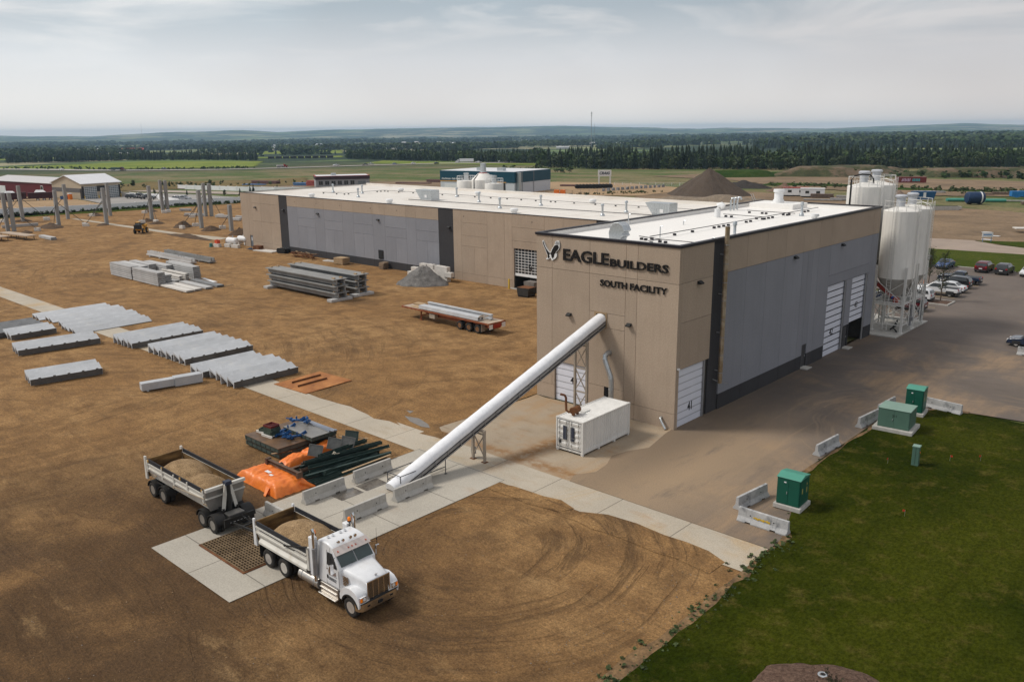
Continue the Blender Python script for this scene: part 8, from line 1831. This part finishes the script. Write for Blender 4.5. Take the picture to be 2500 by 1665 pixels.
lorry(-510, 176.2, 12.5, mat('tank_green', (.02, .05, .05), .6, bump=0), 2.6, COL['maroon'], 'dark lorry with a low dark trailer on the highway, far left', 0, True)
lorry(-453.5, 256.6, 6.5, mat('tipper_grey', (.35, .33, .33), .6, bump=0), 2.5, COL['red'], 'small lorry with a red cab on the highway', 0, True)

# parking-lot details
t = thing('tree_island', 'kerbed planting island with dark mulch in the parking lot', 'planter', (.4, 65.2, 0), 0); b = MB(); ring_box(b, -3.4, -1.6, 1.4, 1.7, 0, .16, .16); b.build('kerb', M_conc, t); MB().box(-3.24, -1.44, 0, 1.24, 1.54, .10).build('mulch', M_mul, t)
for i in range(9):
    tag(MB().box(-2.6, -.05, .002, 2.4, .05, .006).build('parking_line', mat('line_yellow', (.5, .38, .18), .8, var=.2, bump=0), None, (-1.5, 55.5 + i * 2.95 + (2.5 if i > 2 else 0), .004)), kind='structure')
b = MB()
for x0, x1 in ((-6.6, -3.4), (-3.0, 2.0), (2.4, 8), (8.4, 14), (-16, -10)): b.box(x0, 98.0 + .02 * x0, 0, x1, 98.18 + .02 * x0, .15)
for k, (x0, x1) in enumerate(((-6.6, -3.4), (-3.0, 2.0), (2.4, 8))): tag(MB().box(x0, 98.2, 0, x1, 98.4, .15).build('wheel_stop', M_conc, None, bevel=.03), f'{("left", "middle", "right")[k]} pale concrete kerb piece before the parked cars', 'kerb')

# ------------------------------------------------------------------ trees
M_bark = mat('bark', (.09, .06, .04), .9); M_sp1 = mat('needle_dark', (.014, .026, .012), .85, var=.35, sc_=.8, fine=.3, fsc=5, bump=.3, bsc=4, bd=.1, rnd=.35); M_sp2 = mat('leaf_mid', (.035, .062, .015), .8, var=.35, sc_=.6, fine=.3, fsc=4, bump=.3, bsc=3, bd=.1, rnd=.35); M_sp3 = mat('leaf_grey', (.055, .075, .028), .8, var=.35, sc_=.6, fine=.3, fsc=4, bump=.3, bsc=3, bd=.1, rnd=.3)
def spruce_geo(seed, tiers=8, n=9):
    """unit-height conifer: trunk plus drooping ragged tiers"""
    r_ = random.Random(seed); b = MB().cyl((0, 0, 0), (0, 0, .95), .018, .004, 5, 1, caps=False)
    for k in range(tiers):
        z0 = .08 + .88 * k / tiers; w = .19 * (1 - k / tiers) ** .85 + .015; zt = z0 + 1.9 / tiers * .6
        vs = [(0, 0, min(1, zt + .05))]
        for j in range(n * 2):
            a = math.pi * j / n + r_.uniform(-.15, .15); q = w * (r_.uniform(.8, 1.2) if j % 2 == 0 else r_.uniform(.35, .6)); vs.append((q * math.cos(a), q * math.sin(a), z0 - (.03 if j % 2 == 0 else -.02) + r_.uniform(-.015, .015)))
        b.add(vs, [(0, 1 + j, 1 + (j + 1) % (2 * n)) for j in range(2 * n)])
    return b
def leafy_geo(seed, clumps=150, wide=.24, base=.2, size=.075):
    """unit-height broadleaf: trunk, limbs and many tilted leaf-clump faces through an uneven crown"""
    r_ = random.Random(seed); b = MB().tube([(0, 0, 0), (.01, .008, .35), (0, .01, .8)], [.018, .013, .004], 5, 1)
    lobes = [(r_.uniform(-.5, .5) * wide, r_.uniform(-.5, .5) * wide, r_.uniform(base + .12, .82), r_.uniform(.5, .8) * wide) for _ in range(9)] + [(0, 0, .5, wide * .8), (0, 0, .84, wide * .55)]
    for lx, ly, lz, lr in lobes: b.tube([(0, 0, lz * .6), (lx * .6, ly * .6, lz * .85), (lx, ly, lz)], [.008, .005, .002], 4, 1)
    for k in range(clumps):
        lx, ly, lz, lr = r_.choice(lobes); u = Vector((r_.gauss(0, 1), r_.gauss(0, 1), r_.gauss(0, 1))).normalized() * lr * r_.random() ** .4
        p = Vector((lx + u.x, ly + u.y, min(1, max(base * .8, lz + u.z * 1.1)))); a = (u.normalized() + Vector((r_.uniform(-1, 1), r_.uniform(-1, 1), r_.uniform(-.4, 1)))).normalized(); e1 = a.orthogonal().normalized(); e2 = a.cross(e1); s = size * r_.uniform(.5, 1.15)
        n = 5; b.add([p + (e1 * math.cos(6.283 * j / n + k) + e2 * math.sin(6.283 * j / n + k)) * s * r_.uniform(.6, 1.1) + a * r_.uniform(-.2, .2) * s for j in range(n)], [tuple(range(n))], 0)
    return b
SPG = [spruce_geo(i) for i in range(4)]; LFG = [leafy_geo(20 + i, 190, .26 + .05 * (i % 2), .18) for i in range(4)]
SPO = []; LFO = []
def tree(kind, x, y, h, lab, grp, name=None, w=1.):
    L_, Gs, nm = (SPO, SPG, 'spruce_tree') if kind == 's' else (LFO, LFG, 'poplar_tree')
    i = rng.randrange(4)
    while len(L_) <= i: L_.append(None)
    if L_[i] is None: o = L_[i] = Gs[i].build(nm, [M_sp1 if kind == 's' else (M_sp2 if i % 2 else M_sp3), M_bark], None, fix=False)
    else: o = L_[i].copy(); col.objects.link(o)
    o.location = (x, y, land(x, y) - .1); o.scale = (h * w, h * w, h); o.rotation_euler[2] = rng.uniform(0, 6.28)
    return tag(o, lab, 'tree', grp)
def polar(u, d):
    t_ = (u - 1250) / 2055.9; v = (FW + rt * t_).normalized() if False else (FW + rt * t_); v = v / v.length; return CAM.x + v.x * d, CAM.y + v.y * d
EDGE = {'left': [(50, 1335), (250, 1330), (480, 1290), (645, 1200)], 'centre': [(860, 1190), (1000, 1040), (1160, 950), (1318, 850)], 'right': [(1320, 680), (1440, 625), (1600, 605), (1740, 606), (1917, 598), (2097, 618), (2326, 660), (2560, 700)]}
def edge_d(nm, u): P = EDGE[nm]; return float(np.interp(u, [p[0] for p in P], [p[1] for p in P]))
fl = []                                                       # (kind, x, y, h) for the rest of the belts
for nm, n_ind, n_rest, dep, hs, hl in (('left', 70, 330, 60, (11, 16), (8, 12)), ('centre', 80, 520, 110, (11, 15), (9, 13)), ('right', 150, 1500, 190, (9, 18), (7.5, 12.5))):
    u0, u1 = EDGE[nm][0][0], EDGE[nm][-1][0]
    for i in range(n_ind):
        u = u0 + (u1 - u0) * (i + rng.uniform(.1, .9)) / n_ind
        x, y = polar(u, edge_d(nm, u) + rng.uniform(0, 14)); ks = 's' if rng.random() < (.45 if nm != 'centre' else .3) else 'l'
        if nm == 'left' and 300 < u < 480 and rng.random() < .5: continue
        tree(ks, x, y, rng.uniform(*(hs if ks == 's' else hl)) * (.75 if ks == 's' else .85), f'{"dark spruce" if ks == "s" else "leafy poplar"} on the near edge of the {nm} belt of trees', f'trees on the edge of the {nm} belt', w=rng.uniform(.85, 1.15))
    for i in range(n_rest):
        u = rng.uniform(u0, u1); q = rng.random(); dd = edge_d(nm, u) + 10 + dep * q * (1.0 if nm != 'left' else (.4 + .6 * min(1, (u - u0) / 300)))
        x, y = polar(u, dd); ks = 's' if fbm(x, y, .02, 2, 3) + rng.uniform(-.3, .3) > .0 else 'l'
        fl.append((ks, x, y, rng.uniform(*(hs if ks == 's' else hl)), rng.uniform(.85, 1.2)))
def forest(name, items, geos, mats):
    """one mesh of many trees: every prototype is stamped with numpy, then joined"""
    V, Fi, Ls, Mi = [], [], [], []; off = 0
    arr = [(np.array(g.v, dtype=np.float32), g.f, g.m) for g in geos]
    pre = [(v, np.array([i for f in fs for i in f], dtype=np.int32), np.array([len(f) for f in fs], dtype=np.int32), np.array(ms, dtype=np.int32)) for v, fs, ms in arr]
    for gi, x, y, z, h, w, a, mo in items:
        v, li, ln, ms = pre[gi]; c, s = math.cos(a) * h * w, math.sin(a) * h * w
        V.append(np.stack([v[:, 0] * c - v[:, 1] * s + x, v[:, 0] * s + v[:, 1] * c + y, v[:, 2] * h + z], 1)); Fi.append(li + off); Ls.append(ln); Mi.append(np.where(ms == 0, mo, 3)); off += len(v)
    V = np.concatenate(V); Fi = np.concatenate(Fi); Ls = np.concatenate(Ls); Mi = np.concatenate(Mi)
    me = bpy.data.meshes.new(name); me.vertices.add(len(V)); me.vertices.foreach_set('co', V.ravel()); me.loops.add(len(Fi)); me.loops.foreach_set('vertex_index', Fi)
    me.polygons.add(len(Ls)); st = np.concatenate([[0], np.cumsum(Ls)[:-1]]).astype(np.int32); me.polygons.foreach_set('loop_start', st); me.polygons.foreach_set('loop_total', Ls)
    for m in mats: me.materials.append(m)
    me.polygons.foreach_set('material_index', Mi.astype(np.int32)); me.update(); me.validate()
    o = bpy.data.objects.new(name, me); col.objects.link(o); return tag(o, kind='stuff')
M_f1 = mat('wood_dark', (.014, .026, .012), .9, var=.5, sc_=.05, fine=.4, fsc=.5, bump=0); M_f2 = mat('wood_mid', (.034, .06, .015), .9, var=.5, sc_=.05, fine=.4, fsc=.5, bump=0); M_f3 = mat('wood_light', (.06, .085, .028), .9, var=.5, sc_=.05, fine=.4, fsc=.5, bump=0)
LOW = [leafy_geo(40 + i, 70, .30, .12, .12) for i in range(3)]; SLOW = [spruce_geo(60 + i, 5, 6) for i in range(2)]
items = []
for ks, x, y, h, w in fl: items.append(((rng.randrange(2) if ks == 's' else 2 + rng.randrange(3)), x, y, land(x, y) - .2, h, w, rng.uniform(0, 6.28), 0 if ks == 's' else rng.choice((1, 1, 2))))
forest('woodland', items, SLOW + LOW, [M_f1, M_f2, M_f3, M_bark])
# far woods: clumps over the valley on the left and middle, a closed forest on the right
TIN = [spruce_geo(80 + i, 3, 4) for i in range(2)] + [leafy_geo(90 + i, 16, .42, .1, .24) for i in range(3)]
items = []; tries = 0
while len(items) < 15000 and tries < 120000:
    tries += 1
    u = rng.uniform(-150, 2650); d = 850 * (6500 / 850) ** (rng.random() ** 1.0); x, y = polar(u, d)
    rt_ = min(1, max(0, (u - 1330) / 420)); nz_ = fbm(x, y, .0016, 5, 13.)
    if u > 1330 and d > edge_d('right', min(max(u, 1320), 2560)) + 330: thr = .10 - .32 * rt_
    else: thr = .16 if d < 3200 else .08
    if u < 1300 and d < 1500 + 100 * math.sin(u * .01): thr += .3
    if u > 1330 and d < 1560: continue
    if nz_ < thr: continue
    ks = rng.random() < (.35 + .35 * rt_); h = rng.uniform(9, 15) * (1.0 + d / 9000)
    items.append((rng.randrange(2) if ks else 2 + rng.randrange(3), x, y, land(x, y) - .3, h * (.8 if rt_ < .5 else 1), 1.0 + d / 3500, rng.uniform(0, 6.28), 0 if ks else (2 if fbm(x, y, .003, 2, 40) > .25 else 1)))
forest('distant_woods', items, TIN, [M_f1, M_f2, M_f3, M_bark])
# brush and weeds: along the white wall, on the banks, at the field edges
items = []
def brush(pts, n, h0, h1, sp, mo=2):
    for i in range(n):
        k = rng.random() * (len(pts) - 1.0001); a, c = Vector(pts[int(k)]), Vector(pts[int(k) + 1]); p = a.lerp(c, k - int(k)); x, y = p.x + rng.gauss(0, sp), p.y + rng.gauss(0, sp); h = rng.uniform(h0, h1)
        items.append((2 + rng.randrange(3), x, y, land(x, y), h, 1.6, rng.uniform(0, 6.28), mo))
brush([(-248, 20), (-236, 52), (-233, 76), (-227, 93)], 260, .4, 1.0, .8, 1); brush([(-158, 180), (-150, 200), (-140, 212)], 90, .3, .9, 2.0, 2)
for pts, n, a, c, sp in (([(-380, 130), (-355, 150), (-300, 210)], 60, .8, 2.0, 12), ([OL(-620, 150), OL(-520, 190), OL(-470, 240)], 160, 1.0, 2.6, 8), ([OL(-125, 352), OL(-70, 372), OL(-30, 385)], 160, 1.5, 4, 14), ([OL(-119, 273), OL(-60, 275), OL(-30, 282)], 200, .6, 1.6, 6), ([OL(-300, 300), OL(-255, 306)], 26, 2.0, 4.0, 4)): brush(pts, n, a, c, sp, rng.choice((1, 2)))
brush([(14.5, -33), (14.75, -24), (14.7, -17), (14.6, -11)], 260, .10, .28, .35, 2); brush([(14.2, -10.2), (11.4, -1.8), (11.5, 11.6), (13.7, 18.2)], 160, .06, .18, .3, 1)
forest('brush', items, TIN + [], [M_f1, M_f2, M_f3, M_bark])
b = MB()
for i in range(900):                                          # loose stones on the turning ground and along the pad
    x, y = (rng.uniform(-14, 13.5), rng.uniform(-47, -17)) if i < 640 else (rng.uniform(11, 14.4), rng.uniform(-30, -15))
    if -12.1 < x < -3.2 and y > -36.3: continue
    s_ = rng.uniform(.014, .038) * (1.5 if rng.random() < .08 else 1); a = rng.uniform(0, 6)
    vs = [(math.cos(a + k * 1.2566) * s_ * rng.uniform(.7, 1.2), math.sin(a + k * 1.2566) * s_ * rng.uniform(.7, 1.2), 0) for k in range(5)] + [(0, 0, s_ * .9)]
    b.add([(x + p[0], y + p[1], .0 + p[2]) for p in vs], [(k, (k + 1) % 5, 5) for k in range(5)], rng.choice((0, 0, 1)))
tag(b.build('loose_stones', [mat('stone_tan', (.27, .18, .10), .9, bump=0), mat('stone_grey', (.22, .19, .16), .9, bump=0)], None, fix=False), kind='stuff')
# small planted trees that stand alone
for i, (x, y, h) in enumerate(((-389.6, 130, 3.2), (-364, 136, 3.0), (-278.7, 101.6, 2.4), (-355, 152, 3.0), (-279.4, 130.3, 3.2), (-278.2, 140.7, 2.6), (-300, 99, 1.8), (-318, 107, 2), (-286, 114, 2.2), (-262, 108, 2.4), (-258, 112, 3.0), (-214.7, 182, 3.4), (-236, 150, 3.0), (-266, 121, 3.2))):
    tree('s' if i % 3 else 'l', x, y, h, 'small young tree planted along the side road', 'young trees along the side road', w=1.2)
def detailed_tree(x, y, h, w, seed, lab):
    t = thing('young_tree', lab, 'tree', (x, y, .1)); r_ = random.Random(seed); tb = MB().tube([(0, 0, 0), (.03, .02, h * .35), (-.02, .03, h * .7), (.02, 0, h * .95)], [.07, .06, .04, .012], 8); lf = MB()
    for k in range(46):
        z = h * (.18 + .78 * k / 46); a = k * 2.4 + r_.uniform(-.4, .4); L = w * (1 - abs(z / h - .45) * 1.25) * r_.uniform(.45, 1.15); e = Vector((L * math.cos(a), L * math.sin(a), z + L * .9))
        tb.tube([(0, 0, z), (e.x * .5, e.y * .5, z + L * .4), e], [.022, .014, .005], 4)
        for j in range(34):
            q = r_.uniform(.2, 1.1); p = Vector((e.x * q, e.y * q, z + L * .85 * q)) + Vector((r_.gauss(0, .1), r_.gauss(0, .1), r_.gauss(0, .12))); a1 = Vector((r_.gauss(0, 1), r_.gauss(0, 1), r_.gauss(0, 1))).normalized() * r_.uniform(.07, .13); b1 = a1.cross(Vector((r_.gauss(0, 1), r_.gauss(0, 1), r_.gauss(0, 1)))).normalized() * .05
            lf.add([p, p + a1 * .5 + b1, p + a1, p + a1 * .5 - b1], [(0, 1, 2, 3)])
    tb.build('trunk', M_bark, t, smooth=60); lf.build('crown', mat('leaf_dark', (.022, .036, .012), .7, var=.5, sc_=1.5, c2=(.055, .075, .02), fine=.2, bump=0), t, fix=False)
detailed_tree(.1, 66.3, 6.6, 1.35, 1, 'slim dark green tree on the parking island'); detailed_tree(-5.4, 79.5, 5.2, 1.2, 2, 'slim tree in the parking lot close to the silos')
tag(MB().lathe([(.17, 0), (.15, .08), (.10, .75), (.02, .78)], (0, 0, 0), 12).box(-.2, -.2, 0, .2, .2, .05).build('traffic_drum', M_orange, None, (-5.6, 78.2, 0), smooth=40), 'orange marker drum beside the tree near the silos', 'marker')

# masts, far town, train
for x, y, h, lab in ((-627.4, 812.6, 43.2, 'tall lattice radio mast rising above the belt of trees'), (-1087.6, 1428, 33.4, 'fainter radio mast just right of the tall one'), (-1500, 640, 40, 'very thin faint mast on the far left ridge')):
    k = 1.62 if x > -1400 else 2.5; X, Y_ = CAM.x + (x - CAM.x) * k, CAM.y + (y - CAM.y) * k; z = land(X, Y_)
    dpt = 22.94 * (1 - k) ; top_z = 22.94 + (h - 22.94) * k
    t = thing('radio_mast', lab, 'mast', (X, Y_, z)); H_m = top_z - z; r_ = .9 if h == 43.2 else .55; b = MB()
    for a in (0, 2.1, 4.2): b.cyl((r_ * math.cos(a), r_ * math.sin(a), 0), (r_ * .5 * math.cos(a), r_ * .5 * math.sin(a), H_m), .16, n=5)
    n_ = 26
    for i in range(n_):
        z0, z1 = H_m * i / n_, H_m * (i + 1) / n_
        for a, c in ((0, 2.1), (2.1, 4.2), (4.2, 0)): b.cyl((r_ * .75 * math.cos(a), r_ * .75 * math.sin(a), z0), (r_ * .75 * math.cos(c), r_ * .75 * math.sin(c), z1), .06, n=4)
    b.build('lattice', M_steel, t)
    if h == 43.2:
        b = MB()
        for zz in (.985, .95, .90): b.cyl((0, 0, H_m * zz - 1.1), (0, 0, H_m * zz + .9), 1.5, n=8)
        b.build('antenna', M_white, t)
M_fw = mat('far_white', (.62, .62, .62), .7, bump=0); M_fr = mat('far_red', (.35, .05, .04), .7, bump=0); M_ft = mat('far_tan', (.42, .36, .3), .7, bump=0)
M_fwalls = [M_fw, M_ft, M_fr]
def far_b(u, d, L, W, h, wm, rm, lab, grp):
    x, y = polar(u, d); t = thing('distant_building', lab, 'building', (x, y, land(x, y) - .5), az0 + rng.uniform(.7, 2.2), grp)
    MB().box(0, 0, 0, L, W, h).build('wall', wm, t); MB().prism([(-.5, h), (W / 2, h + W * .16), (W + .5, h)], -.5, L + .5, 'yz').build('roof', rm, t)
for i in range(26):
    u = rng.uniform(10, 390); d = rng.uniform(1900, 2700); k = rng.randrange(3); far_b(u, d, rng.uniform(14, 60), rng.uniform(10, 22), rng.uniform(4, 8), M_fwalls[k], M_fw if rng.random() < .75 else M_fr, 'small pale or red building of the far town at the left', 'buildings of the far town')
for i in range(22):
    u = rng.uniform(680, 1650); d = rng.uniform(1900, 4200); far_b(u, d, rng.uniform(12, 45), rng.uniform(8, 18), rng.uniform(4, 7), M_fwalls[rng.randrange(2)], M_fw, 'tiny white farm building among the far woods in the middle distance', 'farm buildings among the far woods')
for i in range(9):
    p, q = Vector(polar(672, 1290)), Vector(polar(830, 1285)); a = p.lerp(q, i / 9); z = land(a.x, a.y); ang = math.atan2((q - p).y, (q - p).x); Lw = (q - p).length / 9 - 1.2
    t = thing('rail_wagon', 'black rail tank wagon in the train beyond the highway', 'wagon', (a.x, a.y, z), ang, 'wagons of the far train'); MB().cyl((.3, 0, 2.4), (Lw, 0, 2.4), 1.5, n=10).build('tank', M_chas, t); MB().box(0, -1.2, .4, Lw + .3, 1.2, 1.0).build('bogies', M_chas, t)
# ------------------------------------------------------------------ the hazy air
hz = MB().box(-12600, -9500, -150, 9500, 12800, 71)
mh = bpy.data.materials.new('haze_air'); mh.use_nodes = True; t = mh.node_tree; t.nodes.clear()
o_ = N('ShaderNodeOutputMaterial', t); pv = N('ShaderNodeVolumePrincipled', t); pv.inputs['Color'].default_value = (.50, .75, 1.0, 1); pv.inputs['Density'].default_value = 7.5e-5; pv.inputs['Anisotropy'].default_value = 0.
lk(t, pv.outputs[0], o_.inputs['Volume'])
tag(hz.build('haze', mh), kind='stuff')
